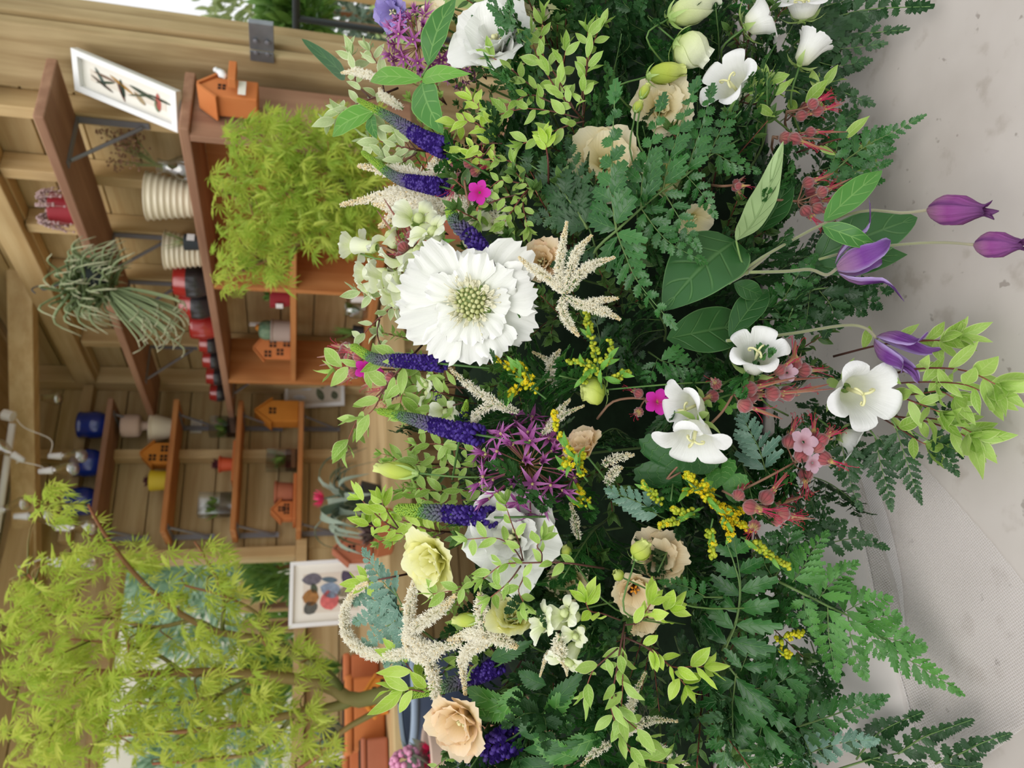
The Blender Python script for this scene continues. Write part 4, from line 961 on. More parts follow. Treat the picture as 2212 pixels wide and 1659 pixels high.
spike('small green spike tip close to the scabious', [(1000, 905), (1003, 890), (1006, 880), (1008, 868)], 20, 10, .9)

# ---- violet star heads
allium('violet star-flower head in the centre of the arrangement', (1140, 1005, .05), 108, I(-.35, .05, .95), 48, o=-.04, spread=2.6)
allium('violet star-flower head near the top edge by the timber post', (905, 100, .03), 74, I(-.75, .25, .7), 34, o=-.01, spread=2.5)
allium('dull violet star-flower head in shade behind the white double bloom', (995, 150, .05), 40, I(-.1, .1, 1), 22, o=.01)
lisianthus('lilac papery bloom at the top edge above the violet stars', (842, 30), 42, I(-.3, .5, .7), 'lilac', whorls=2, o=-.005, ruf=.1)

# ---- cream plumes
plume('star-shaped cream plume with seven arms beside the peach bloom', [[(1218, 638), (1208, 590), (1215, 530), (1225, 478)], [(1220, 632), (1235, 575), (1250, 540), (1278, 508)], [(1222, 632), (1255, 590), (1285, 570), (1328, 556)], [(1215, 632), (1190, 605), (1150, 580), (1120, 555)], [(1222, 640), (1260, 660), (1290, 650), (1335, 644)], [(1262, 660), (1285, 668), (1310, 675), (1340, 690)], [(1215, 640), (1215, 670), (1230, 700), (1250, 726)]], 26, o=-.03)
plume('dense cluster of cream plumes beside the yellow-green shrub', [[(960, 440), (880, 420), (830, 425), (738, 442)], [(950, 400), (890, 380), (840, 370), (775, 358)], [(1000, 400), (960, 385), (940, 360), (950, 330)], [(970, 460), (920, 470), (860, 465), (820, 490)], [(990, 430), (950, 440), (900, 440), (850, 440)], [(1020, 450), (980, 430), (930, 400), (900, 395)], [(1030, 480), (1000, 460), (980, 440), (960, 415)], [(940, 490), (890, 460), (850, 450), (810, 440)]], 42, dens=.8, o=.012)
plume('curled cream plume looping over the blue-green fern', [[(930, 1395), (870, 1412), (800, 1412), (752, 1375), (745, 1320), (768, 1275), (795, 1258)], ], 32, o=-.01)
plume('knotted cream plume in front of the blue bucket', [[(1000, 1390), (930, 1400), (890, 1370), (885, 1310), (900, 1250), (910, 1222)], [(905, 1395), (880, 1370), (920, 1340), (960, 1310), (985, 1285)], [(890, 1370), (910, 1400), (935, 1450), (945, 1510), (985, 1565)], [(960, 1400), (920, 1420), (890, 1410), (870, 1380)], [(1060, 1385), (1020, 1400), (1000, 1430), (1005, 1500)]], 34, o=-.025)
plume('short cream plume pointing at the lime bud', [[(1075, 1378), (1040, 1370), (1010, 1372), (968, 1382)], [(1060, 1380), (1080, 1380), (1100, 1390), (1118, 1398)], [(1050, 1370), (1040, 1330), (1040, 1300), (1036, 1280)]], 36, o=-.025)
plume('brown-cream plume sloping from the scabious to the violet stars', [[(1120, 890), (1070, 870), (1010, 830), (964, 788)], [(1090, 870), (1050, 880), (1025, 905), (1018, 935)]], 27, o=-.005, dens=.5)
plume('small buff plume above the peach cup bloom', [[(1170, 940), (1190, 920), (1220, 895), (1262, 876)], [(1180, 930), (1200, 900), (1215, 880), (1232, 862)]], 20, o=-.005, dens=.5)
plume('faded plume deep behind the goldenrod', [[(1200, 840, .02), (1190, 800), (1185, 780), (1150, 760)], [(1180, 830), (1190, 790), (1200, 770), (1210, 755)]], 22, o=.015, dens=.5)
plume('buff plume below the peach cup bloom', [[(1300, 1005), (1320, 995), (1345, 985), (1370, 982)], [(1310, 1050), (1320, 1030), (1330, 1015), (1345, 1010)]], 26, o=.0, dens=.5)
plume('long bare cream plume tip hanging below the pale snapdragon', [[(1220, 1370), (1200, 1400), (1180, 1420), (1166, 1462)], [(1205, 1395), (1210, 1420), (1222, 1440), (1225, 1460)]], 16, o=-.03, bead=.9)
plume('cream tuft over the pale snapdragon', [[(1210, 1370), (1205, 1395), (1210, 1410), (1215, 1430)]], 36, o=-.04, bead=.05)
plume('brownish plume among the drooping leaves, pointing right', [[(1350, 1590, .01), (1370, 1570), (1410, 1555), (1464, 1558)], [(1350, 1560), (1362, 1530), (1370, 1500), (1395, 1452)]], 24, o=-.01, dens=.5)
plume('buff plume along the bottom edge', [[(1390, 1600), (1420, 1615), (1455, 1635), (1490, 1655)], [(1320, 1605), (1300, 1615), (1280, 1630), (1255, 1655)]], 24, o=-.01, dens=.5)
plume('cream plume tip before the timber post', [[(815, 170), (790, 160), (765, 155), (738, 157)], [(870, 235), (840, 215), (825, 205), (820, 190)]], 22, o=.0)
plume('dull plume by the dark lower star flower', [[(1250, 1165), (1245, 1140), (1240, 1115), (1232, 1085)]], 24, o=.01, dens=.5)
plume('plume bits under the magenta petal', [[(1100, 470, .01), (1070, 440), (1050, 420), (1020, 400)], [(1090, 480), (1060, 470), (1040, 470), (1010, 470)]], 32, o=.02)

# ---- goldenrod
solidago('green-beaded goldenrod above the round lime bud', [[(1300, 840), (1290, 780), (1275, 720), (1264, 672)], [(1295, 800), (1270, 790), (1250, 780), (1228, 782)], [(1298, 800), (1312, 780), (1320, 755), (1315, 735)], [(1300, 815), (1325, 815), (1345, 808), (1360, 805)], [(1290, 790), (1275, 800), (1265, 815), (1260, 825)]], 4.6, .0, mat='gold_green', o=-.02, dens=.9, spread=12)
solidago('bright yellow goldenrod touching the lower scabious petals', [[(1180, 862), (1140, 830), (1110, 800), (1072, 775)], [(1130, 820), (1115, 840), (1105, 850), (1095, 855)], [(1150, 835), (1140, 810), (1125, 795), (1120, 785)]], 5., .6, mat='gold', o=-.02)
solidago('yellow goldenrod tip between violet stars and peach cup bloom', [[(1250, 1000), (1225, 965), (1205, 930), (1198, 890)], [(1250, 1020), (1240, 1000), (1225, 1010), (1220, 1000)]], 4.6, .3, mat='gold', o=-.03)
solidago('small goldenrod twig under the peach cup bloom', [[(1270, 1040), (1255, 1020), (1250, 1000), (1262, 980)], [(1230, 1010), (1220, 1000), (1228, 990), (1240, 985)]], 4.2, .3, mat='gold', o=-.02)
solidago('yellow goldenrod bits in the shade of the violet stars', [[(1285, 1100), (1260, 1075), (1250, 1060), (1245, 1050)], [(1270, 1100), (1260, 1090), (1250, 1085), (1240, 1080)]], 4.2, .4, mat='gold', o=.01)
solidago('biggest yellow goldenrod, below the red clusters', [[(1480, 1035, .01), (1530, 1075), (1570, 1110), (1620, 1145)], [(1530, 1080), (1555, 1095), (1590, 1105), (1610, 1100)], [(1500, 1060), (1515, 1055), (1520, 1050), (1525, 1040)], [(1560, 1110), (1570, 1130), (1580, 1150), (1570, 1165)]], 5.2, .75, mat='gold', o=-.03, dens=1.2)
solidago('green goldenrod beads hanging lowest below the yellow goldenrod', [[(1540, 1120), (1535, 1150), (1540, 1180), (1538, 1208)], [(1600, 1160), (1640, 1180), (1670, 1205), (1705, 1224)], [(1500, 1115), (1470, 1120), (1440, 1130), (1425, 1136)], [(1520, 1095), (1490, 1110), (1470, 1105), (1450, 1100)]], 5., .05, mat='gold_green', o=-.025, leaves=3)
solidago('green goldenrod beads beside the lobed leaf', [[(1440, 1100, .01), (1420, 1075), (1400, 1055), (1388, 1045)]], 5., .0, mat='gold_green', o=-.01)
solidago('small yellow goldenrod caught in the dark corner ferns', [[(1670, 1390, .01), (1690, 1380), (1715, 1372), (1735, 1368)], [(1680, 1400), (1690, 1410), (1700, 1412), (1705, 1415)]], 4.6, .1, mat='gold', o=-.01, leaves=0)
solidago('yellow goldenrod at the small bright lobed leaf', [[(1560, 1075), (1530, 1060), (1500, 1035), (1480, 1025)], [(1510, 1050), (1490, 1055), (1485, 1060), (1480, 1062)]], 5, .3, mat='gold', o=-.02, leaves=2)

# ---- red geranium seed clusters
geranium('red seed cluster with long beaks left of the scabious', (905, 545), [(888, 520, 830, 430), (872, 535, 815, 455), (868, 555, 800, 520), (926, 552, 940, 575, .9), (890, 510, 850, 440, .9)], stem=[(1000, 545, .01), (950, 552), (905, 545)], nth=8, pr=15)
geranium('pinkish seed cluster with a magenta petal by the cream plumes', (1005, 385), [(985, 350, 975, 320), (1012, 352, 1080, 340, .9), (995, 385, 985, 400), (1025, 370, 1075, 345, .9), (1035, 350, 1040, 330, .8)], stem=[(1020, 460), (1008, 420), (1003, 390)], petals=[(1036, 416, 26, 'magenta')], nth=10, pr=15)
geranium('fuzzy red seed cluster in front of the orange shelf unit', (770, 795), [(742, 765, 685, 772), (755, 775, 690, 790), (760, 790, 720, 810), (748, 752, 715, 745), (775, 770, 740, 750), (765, 805, 735, 830)], petals=[(790, 796, 24, 'magenta')], nth=10, pr=14)
geranium('red seed cluster lower behind the long arching sprig', (850, 835), [(820, 820, 780, 835), (835, 835, 795, 850), (845, 815, 810, 800), (840, 855, 800, 870), (855, 845, 830, 880)], petals=[(812, 805, 18, 'magenta')], o=.01, nth=9, pr=14)
geranium('brown-red cluster just above the lance leaf', (1722, 435), [(1750, 415, 1800, 400), (1760, 435, 1830, 430), (1765, 450, 1815, 470), (1740, 455, 1765, 480), (1745, 395, 1800, 375), (1775, 415, 1840, 385)], stem=[(1620, 430, .02), (1680, 432), (1722, 435)], nth=11, pr=14)
geranium('crimson-threaded cluster near the top tabletop edge', (1700, 240), [(1740, 232, 1790, 205), (1765, 240, 1820, 225), (1730, 250, 1780, 240), (1755, 225, 1800, 200)], nth=16, pr=13, threads=1.2)
geranium('brown seed pods with long threads beside folded light leaves', (1670, 295), [(1695, 298, 1780, 300, 1.), (1715, 300, 1800, 330), (1750, 285, 1830, 285, .8)], nth=9, pr=15)
geranium('dry orange seed head on a pink stalk behind the fern', (1585, 400), [(1590, 395, 1610, 380), (1595, 402, 1622, 400), (1588, 405, 1600, 420)], stem=[(1535, 400, .02), (1560, 402), (1585, 400)], nth=2, pr=9)
geranium('row of deep pink seed pods leading to the biggest bellflower', (1585, 850), [(1618, 840, 1720, 815), (1608, 875, 1690, 905), (1640, 825, 1780, 815), (1668, 850, 1800, 840), (1700, 850, 1790, 830), (1620, 855, 1720, 850), (1715, 785, 1718, 735), (1735, 800, 1790, 800), (1683, 800, 1720, 770, .8)], stem=[(1520, 930, .01), (1560, 890), (1585, 850)], petals=[(1700, 805, 22, 'pinkpale')], nth=5, pr=18, o=-.03)
geranium('pair of small pink pods left of the pod row', (1560, 845), [(1547, 830, 1535, 815, .9), (1540, 855, 1518, 862, 1.)], nth=3, pr=15, o=-.02)
geranium('bristly red pods around a dusky pink petal', (1715, 1000), [(1705, 955, 1720, 900), (1730, 985, 1800, 925), (1765, 965, 1800, 920), (1780, 990, 1805, 1000), (1740, 1025, 1740, 1055), (1755, 945, 1760, 905, .9), (1775, 950, 1810, 930, .9)], stem=[(1600, 1060, .01), (1660, 1030), (1715, 1000)], petals=[(1735, 955, 30, 'pinkpale'), (1755, 1000, 22, 'pinkpale')], nth=9, pr=17, o=-.03)
geranium('red pods with pink-white beaks nearest the cloth fold', (1620, 1085), [(1655, 1075, 1710, 1010), (1660, 1095, 1770, 1060), (1620, 1095, 1640, 1100), (1690, 1110, 1750, 1120), (1675, 1120, 1760, 1120), (1595, 1070, 1600, 1060, .8), (1630, 1135, 1625, 1145, .8)], stem=[(1560, 1060, .01), (1590, 1075), (1620, 1085)], nth=10, pr=18, o=-.03)
geranium('crimson flower in the shade left of the bellflower pair', (1395, 862), [(1405, 865, 1440, 870, 1.), (1380, 850, 1370, 845, .9), (1380, 890, 1372, 895, .9)], stem=[(1290, 905, .01), (1320, 870), (1360, 860), (1395, 862)], petals=[(1420, 868, 28, 'magenta')], nth=6, pr=13, o=.01)

# ---- snapdragons
snapdragon('white-green snapdragon spire beside the cream plumes', [(960, 560, .02), (890, 560), (820, 560), (770, 545)],
           [(815, 535, 765, 530, .7), (900, 490, 900, 470, .8), (870, 600, 835, 610, .95), (920, 600, 890, 630, 1.), (905, 545, 870, 575, .9), (840, 590, 790, 590, .6), (820, 605, 790, 625, .5), (950, 520, 930, 500, .8), (860, 530, 838, 510, .8), (930, 560, 900, 545, .9), (880, 640, 850, 650, .8)], o=-.012, R=56)
snapdragon('pale yellow snapdragon with rounded lips under the lime sprig', [(1280, 1400, .02), (1240, 1370), (1220, 1350), (1210, 1320)],
           [(1225, 1345, 1170, 1345, 1.), (1250, 1335, 1215, 1325, .85), (1245, 1390, 1225, 1430, .95), (1260, 1355, 1240, 1375, .6)], o=-.02, R=44)
snapdragon('snapdragon mostly hidden among leaves near the bent green tip', [(1010, 870, .03), (960, 850), (930, 840), (910, 830)],
           [(950, 860, 920, 850, .8), (970, 880, 960, 890, .9), (940, 830, 918, 830, .7)], o=.03, R=32)
snapdragon('white snapdragon glimpsed behind the bent purple spike', [(1090, 500, .03), (1060, 490), (1040, 480), (1020, 470)],
           [(1060, 490, 1030, 480, .9), (1075, 500, 1070, 480, .9), (1030, 500, 1000, 510, .8)], o=.03, R=34)

# ---- filling greenery deep in the mound: plain repeats
random.seed(5)
def filler_fern(k):
    p = V((0, 0, 0))
    root = thing('fern_frond', 'dark fern frond tucked deep among the flowers as filling', 'fern', p, 'dark filling ferns')
    st = MB(); r = catm([V((0, 0, 0)), V((0, .008, .05)), V((0, .0, .11))], 10); tube(st, r, .0012, .0005, 5); st.build('frond_stem', M['stem_fern'], root)
    for i, t in enumerate((.25, .45, .65, .8)):
        p = r[int(t * 10)]
        for s in (1, -1):
            e = p + V((s * .045 * (1.15 - t), -.008, .035)); pinna_mesh([p, (p + e) * .5 + V((0, -.006, 0)), e], .016 * (1.2 - t * .6), 5, V((0, -1, .3)), .24, .55, .8).build('pinna', [M['fern' if k else 'fern_dark'], M['stem_fern']], root)
    pinna_mesh([r[7], r[8], r[10]], .014, 5, V((0, -1, .3)), .24, .55, .8).build('pinna', [M['fern' if k else 'fern_dark'], M['stem_fern']], root)
    return root
def filler_sprig(mat):
    root = thing('leafy_sprig', 'green leafy sprig tucked deep among the flowers as filling', 'foliage', V((0, 0, 0)), 'green filling sprigs')
    st = MB(); fo = MB()
    for e in ((0, .1, 0), (.035, .085, .01), (-.035, .08, .01), (.015, .06, .03)):
        q = catm([V((0, 0, 0)), V((e[0] * .3, e[2] * -.5, e[1] * .5)), V((e[0], -e[2], e[1]))], 8); tube(st, q, .0009, .0004, 4); leafy(fo, q, .014, .2, .9)
    st.build('stem', M['stem_red'], root); fo.build('foliage', M[mat], root)
    return root
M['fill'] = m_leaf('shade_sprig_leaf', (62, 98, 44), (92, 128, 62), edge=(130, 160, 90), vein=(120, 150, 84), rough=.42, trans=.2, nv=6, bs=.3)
protoF = [filler_fern(0), filler_fern(1)]; protoS = [filler_sprig('fill'), filler_sprig('pitt')]
from mathutils import Quaternion
cells = []
for y in range(-170, 1850, 92):
    for x in range(960 if y < 1200 else 1050, 1680, 95): cells.append((x + U(-30, 30), y + U(-35, 35)))
for y in range(20, 1660, 76):
    for x in (1675, 1735): cells.append((x + U(-20, 20), y + U(-30, 30)))
for i, (x, y) in enumerate(cells):
    edge_ = x > 1660
    p = P(x, y, min(ds(x, y, .095 if edge_ else (.085 if x > 1120 else .125)) + U(-.01, .02), tabd(x, y, TZ + .02)))
    fern = edge_ or rd() < (.25 if x < 1080 else (.8 if x > 1300 else .55))
    src = random.choice(protoF) if fern else (protoS[1] if x < 1050 and rd() < .75 else protoS[0])
    out = (I(.55, (y - 830) / 1600, .25) + jit(V((0, 0, 0)), .4) * .4 + V((0, 0, .5))).normalized() if edge_ else (I((x - 1300) / 1000, (y - 830) / 1300, .9) + jit(V((0, 0, 1)), .6) * .5).normalized()
    q = V((0, 0, 1)).rotation_difference(out) @ Quaternion((0, 0, 1), rd() * 6.28)
    if src.get('used') is None: src['used'] = 1; o = src; o.location = p; o.rotation_euler = q.to_euler()
    else: o = dup(src, p, q.to_euler(), U(.75, 1.05) * (.55 if edge_ else 1 if x > 1130 else .68))
    if fern and src is o: pass
for s in protoF + protoS:
    if s.get('used') is None: s.location = P(1300, 800, ds(1300, 800, .1))
# ============================================================= the shop around it, in the room's own axes
random.seed(21)
def LV(q): return V((-q[0], -q[1], q[2]))
def W2(l): return C0 + E2 * l.x + E1 * l.y + EZ * l.z
def toL(p): return LV(inroom(p))
class RB(MB):
    def bx(s, a0, a1, b0, b1, z0, z1, m=0, c=(0, 0, .5, .5)): s.box(-a1, -a0, -b1, -b0, z0, z1, None, m, c); return s
    def build(s, name, mats, parent=None, smooth=False, bevel=0.):
        n = len(s.v)
        if parent is None:
            L = V((sum(p.x for p in s.v) / n, sum(p.y for p in s.v) / n, min(p.z for p in s.v)))
        else: L = V(tuple(parent['_w']))
        o = MB.build(s, name, mats, _Fake(L), smooth, bevel); o.parent = None
        o['_w'] = (L.x, L.y, L.z)
        if parent is None: o.location = W2(L); o.rotation_euler = (0, 0, ANG)
        else: o.parent = parent; o.location = (0, 0, 0)
        return o
class _Fake:
    type = 'NONE'
    def __init__(s, L): s.L = L
    def __getitem__(s, k): return s.L
_mb_build = MB.build
def _build(s, name, mats, parent=None, smooth=True, bevel=0., group=None):
    if isinstance(parent, _Fake):
        tmp = bpy.data.objects.new('tmp', None); tmp['_w'] = tuple(parent.L)
        o = _mb_build(s, name, mats, tmp, smooth, bevel); o.parent = None; bpy.data.objects.remove(tmp); return o
    return _mb_build(s, name, mats, parent, smooth, bevel)
MB.build = _build
def rthing(name, label, cat, L, group=None):
    o = thing(name, label, cat, W2(L), group); o.rotation_euler = (0, 0, ANG); o['_w'] = (L.x, L.y, L.z); return o
def m_wood(name, c1, c2, axis='x', scale=1., rough=.65, knots=.5):
    t = NT(name); sc = {'x': (1.2, 16, 16), 'y': (16, 1.2, 16), 'z': (16, 16, 1.2)}[axis]
    u, v, r, a = t.lc(); cx = t.coord(tuple(s * scale for s in sc))
    off = t.n('ShaderNodeVectorMath', operation='ADD'); cb = t.n('ShaderNodeCombineXYZ'); t.l(t.math('MULTIPLY', r, 31.), cb.inputs[0]); t.l(t.math('MULTIPLY', r, 17.), cb.inputs[1])
    t.l(cx, off.inputs[0]); t.l(cb.outputs[0], off.inputs[1])
    n1 = t.noise(1.5, off.outputs[0], 5., .6); n2 = t.noise(2.2, t.coord((1.3, 1.3, 1.3)), 3.)
    c = t.mix(t.step(n1, .3, .7), srgb(*c1), srgb(*c2)); c = t.mix(t.math('MULTIPLY', t.step(n2, .45, .75), .35), c, srgb(*[x * .72 for x in c2]))
    c = t.mix(t.math('MULTIPLY', r, .35), c, srgb(*[x * .8 for x in c2]))
    return t.end(c, rough, .25, t.bump(n1, .25, .002))
W = {}
for ax in 'xyz':
    W['fence' + ax] = m_wood('fence_wood_' + ax, (220, 196, 148), (190, 160, 112), ax)
    W['beam' + ax] = m_wood('beam_wood_' + ax, (226, 200, 152), (200, 168, 120), ax)
    W['shelf' + ax] = m_wood('brown_shelf_wood_' + ax, (178, 138, 112), (152, 112, 90), ax)
    W['pine' + ax] = m_wood('orange_pine_' + ax, (204, 142, 88), (180, 114, 64), ax)
W['post'] = m_wood('weathered_post', (208, 186, 144), (164, 138, 98), 'z', .8)
K = {}
K['steel'] = m_plain('galvanised_steel', (150, 156, 164), .45, .5, .7, var=.4, nscale=30, c2=(120, 126, 134))
K['bracket'] = m_plain('grey_bracket', (134, 134, 142), .5, .5, .3)
K['white'] = m_plain('white_paint', (236, 236, 238), .5)
K['terra'] = m_plain('terracotta', (198, 120, 80), .75, .2, var=.5, nscale=9, c2=(184, 98, 58))
K['terra_or'] = m_plain('orange_terracotta', (206, 128, 76), .7, .2, var=.5, nscale=9, c2=(192, 104, 52))
K['terra_dk'] = m_plain('dull_terracotta', (180, 112, 86), .75, .2, var=.5, nscale=9, c2=(160, 94, 70))
K['ochre'] = m_plain('ochre_clay', (208, 134, 54), .7, .2, var=.4, nscale=12, c2=(186, 112, 40))
K['dark'] = m_plain('dark_opening', (40, 26, 20), .9)
K['cream'] = m_plain('cream_glaze', (232, 222, 198), .35, .5, var=.3, nscale=7, c2=(212, 198, 168))
K['blue'] = m_plain('cobalt_glaze', (34, 58, 150), .16, .6, var=.5, nscale=14, c2=(22, 40, 116), coat=.4, bs=.15)
K['red'] = m_plain('red_glaze', (168, 44, 40), .2, .6, var=.4, nscale=12, c2=(130, 30, 30), coat=.4)
K['black'] = m_plain('black_glaze', (46, 42, 46), .28, .6, coat=.3, var=.5, nscale=20, c2=(30, 26, 30))
K['wine'] = m_plain('wine_red', (150, 38, 50), .5)
K['navy'] = m_plain('navy_bucket', (58, 70, 92), .45, .4)
K['navyrim'] = m_plain('pale_rim', (140, 156, 176), .4)
K['paper'] = m_plain('paper', (238, 234, 226), .8, .1)
K['grey'] = m_plain('grey_clay', (176, 160, 152), .8, .15)
K['pinkgrey'] = m_plain('pinkish_clay', (206, 180, 164), .8, .15)
K['yellow'] = m_plain('yellow_pot', (222, 196, 50), .5)
K['orangepl'] = m_plain('orange_plastic', (214, 92, 56), .5)
K['darkpot'] = m_plain('dark_plastic', (50, 56, 62), .5)
K['soil'] = m_plain('soil', (64, 48, 38), .95, .1, bs=.8, nscale=60)
def m_glass(name, tint=(230, 236, 236), a=.25):
    t = NT(name); b = t.n('ShaderNodeBsdfGlossy'); b.inputs['Roughness'].default_value = .05
    tr = t.n('ShaderNodeBsdfTransparent'); tr.inputs[0].default_value = srgb(*tint); x = t.n('ShaderNodeMixShader'); x.inputs[0].default_value = a
    t.l(tr.outputs[0], x.inputs[1]); t.l(b.outputs[0], x.inputs[2]); o = t.n('ShaderNodeOutputMaterial'); t.l(x.outputs[0], o.inputs[0]); return t.m
K['glass'] = m_glass('clear_glass'); K['bulb'] = m_glass('bulb_glass', (246, 244, 236), .35)
K['cactus'] = m_plain('cactus_green', (96, 128, 104), .6, .3, var=.6, nscale=60, c2=(150, 170, 140))
K['silver'] = m_leaf('silver_arching_leaf', (88, 110, 92), (120, 142, 124), edge=(170, 186, 172), rough=.5, trans=.1, nv=6, back=(150, 166, 150))
K['fern2'] = m_leaf('pot_plant_leaf', (96, 140, 66), (140, 176, 90), rough=.5, trans=.3, nv=4)
K['grassy'] = m_leaf('thin_plant_leaf', (128, 146, 90), (170, 180, 124), rough=.5, trans=.2, nv=4)
K['pinkfl'] = m_ramp('pink_flower', [(0, (236, 60, 120)), (1, (246, 80, 130))], .5, trans=.3)
K['mauve'] = m_plain('mauve_leaf', (128, 100, 104), .6, var=.7, nscale=40, c2=(100, 110, 90))
K['acer'] = m_leaf('maple_leaf', (184, 208, 84), (222, 228, 116), rough=.5, trans=.5, nv=3, bs=.1)
K['acer_mid'] = m_leaf('maple_leaf_green', (170, 200, 80), (216, 224, 108), rough=.5, trans=.5, nv=3, bs=.1)
K['bark'] = m_ramp('maple_bark', [(0, (104, 112, 58)), (.5, (134, 110, 62)), (1, (140, 84, 58))], .6, var=.4)

# ---- shell
def boards_a(mb, b0, b1, z0, z1, h=.145, t=.022, a=0.):       # horizontal boards of the right wall
    z = z0; k = 0
    while z < z1:
        mb.bx(a - t - U(0, .004), a - U(0, .003), b0, b1, z + .003, min(z + h - .002, z1), c=(0, .5, rd(), .5)); z += h
def boards_b(mb, a0, a1, z0, z1, h=.145, t=.022):
    z = z0
    while z < z1:
        mb.bx(a0, a1, -t - U(0, .004), -U(0, .003), z + .003, min(z + h - .002, z1), c=(0, .5, rd(), .5)); z += h
m = RB(); boards_a(m, -.03, 2.0, 0, 2.46); m.bx(-.05, -.028, -.05, 2.0, 0, 2.46, c=(0, .5, 1, .5))
struct(m.build('wall_right', W['fencey'], bevel=.003))
WA0, WA1, WZ0, WZ1 = .905, 2.75, 1.215, 2.0
m = RB(); boards_b(m, 0, WA0, 0, 2.46); m.bx(-.05, WA0, -.05, -.028, 0, 2.46, c=(0, .5, 1, .5))
boards_b(m, WA0, WA1, 0, WZ0); boards_b(m, WA0, WA1, WZ1, 2.46); boards_b(m, WA1, 4.2, 0, 2.46)
m.bx(WA0, WA1, -.05, -.028, 0, WZ0, c=(0, .5, 1, .5)); m.bx(WA0, WA1, -.05, -.028, WZ1, 2.46, c=(0, .5, 1, .5)); m.bx(WA1, 4.2, -.05, -.028, 0, 2.46, c=(0, .5, 1, .5))
struct(m.build('wall_back', W['fencex'], bevel=.003))
m = RB()
for i in range(14): m.bx(-.3 + i * .33, -.3 + i * .33 + .326, -.3, 1.15, 2.47 + U(0, .006), 2.50, c=(0, .5, rd(), .5))
struct(m.build('ceiling', W['beamy'], bevel=.003))
m = RB(); m.bx(-.1, 4.6, -.1, 4.6, -.06, 0.0)
K['floor'] = m_plain('concrete_floor', (150, 146, 140), .85, .2, var=.5, nscale=3, c2=(120, 116, 110), bs=.2)
struct(m.build('floor', K['floor']))
# studs and beams
def stud_a(b, w=.045, d=.075, z0=0, z1=2.15): return RB().bx(.001, d, b - w / 2, b + w / 2, z0, z1, c=(0, .5, rd(), .5))
n_ = 1
for b in (1.80, 1.525, 1.245, .945, .43):
    struct(stud_a(b).build('trim_%d' % n_, W['beamz'], bevel=.003)); n_ += 1
struct(RB().bx(.001, .09, .001, .09, 0, 2.46, c=(0, .5, .2, .5)).build('trim_%d' % n_, W['beamz'], bevel=.004)); n_ += 1
struct(RB().bx(.43, .475, .001, .075, 0, 2.46, c=(0, .5, .6, .5)).build('trim_%d' % n_, W['beamz'], bevel=.003)); n_ += 1
struct(RB().bx(.0921, .43, .001, .075, 2.17, 2.215, c=(0, .5, .9, .5)).build('trim_%d' % n_, W['beamx'], bevel=.003)); n_ += 1
struct(RB().bx(.475, .86, .001, .075, 2.17, 2.215, c=(0, .5, .4, .5)).build('trim_%d' % n_, W['beamx'], bevel=.003)); n_ += 1
struct(RB().bx(.002, .055, .092, 2.3, 2.151, 2.25, c=(0, .5, .3, .5)).build('trim_%d' % n_, W['beamy'], bevel=.004)); n_ += 1
struct(RB().bx(.0562, .10, .092, 2.3, 2.156, 2.245, c=(0, .5, .7, .5)).build('trim_%d' % n_, W['beamy'], bevel=.004)); n_ += 1
def beam(p, q, w, h, mat, c):
    m = RB(); d = (q - p).normalized(); s = d.cross(EZ).normalized() * w / 2; u = s.cross(d).normalized() * h / 2; o = 0
    for e in (p, q):
        for x, y in ((-1, -1), (1, -1), (1, 1), (-1, 1)): m.add(e + s * x + u * y, (0, .5, c, .5))
    for f in ((3, 2, 1, 0), (4, 5, 6, 7), (0, 1, 5, 4), (1, 2, 6, 5), (2, 3, 7, 6), (3, 0, 4, 7)): m.face(f)
    return m.build('trim_%d' % n_, mat, bevel=.004)
struct(beam(LV(on_z(47, 545, 2.29)), LV(on_z(62, 1420, 2.29)), .07, .09, W['beamx'], .2)); n_ += 1
struct(beam(LV(on_z(15, 560, 2.36)), LV(on_z(-30, 300, 2.36)), .07, .09, W['beamy'], .5)); n_ += 1
struct(beam(LV(on_b(60, 1100, .25)), LV(on_b(10, 1330, .25)), .06, .09, W['beamx'], .8)); n_ += 1
# corner post at the open end
struct(RB().bx(-.13, -.045, 1.87, 2.06, 0, 2.6, c=(0, .5, .1, .5)).build('trim_%d' % n_, W['post'], bevel=.008)); n_ += 1
struct(RB().bx(-.043, .0, 2.01, 2.10, 0, 2.6, c=(0, .5, .6, .5)).build('trim_%d' % n_, W['post'], bevel=.006)); n_ += 1
struct(RB().bx(.002, .035, 1.86, 2.085, 0, 2.148, c=(0, .5, .35, .5)).build('trim_%d' % n_, W['post'], bevel=.006)); n_ += 1
q = on_a(565, 90, .037); g0 = on_a(565, 132, .037)[1]; g1 = on_a(565, 60, .037)[1]
t_ = rthing('post_bracket', 'grey galvanised steel bracket screwed to the timber post', 'bracket', LV((.036, q[1], q[2])))
RB().bx(.036, .041, g0, 2.10, q[2] - .033, q[2] + .033).build('plate', K['steel'], t_, bevel=.001)
RB().bx(.018, .0355, 2.101, 2.19, q[2] - .033, q[2] + .033).build('flange', K['steel'], t_, bevel=.001)
for i in range(2):
    for j in range(2):
        r = RB(); lathe(r, LV((.041, g0 + .03 + .04 * i, q[2] - .016 + .032 * j)), V((-1, 0, 0)), [(.007, 0), (.006, .003), (0.0001, .004)], 10); r.build('screw', K['bracket'], t_)
# window
t_ = RB(); fw = .05
t_.bx(WA0, WA0 + fw, -.06, .05, WZ0, WZ1); t_.bx(WA1 - fw, WA1, -.06, .05, WZ0, WZ1); t_.bx(WA0 + fw, WA1 - fw, -.06, .05, WZ1 - fw, WZ1); t_.bx(WA0 - .03, WA1, -.06, .06, WZ0 - .05, WZ0)
wf = struct(t_.build('window_1', W['beamz'], bevel=.004))

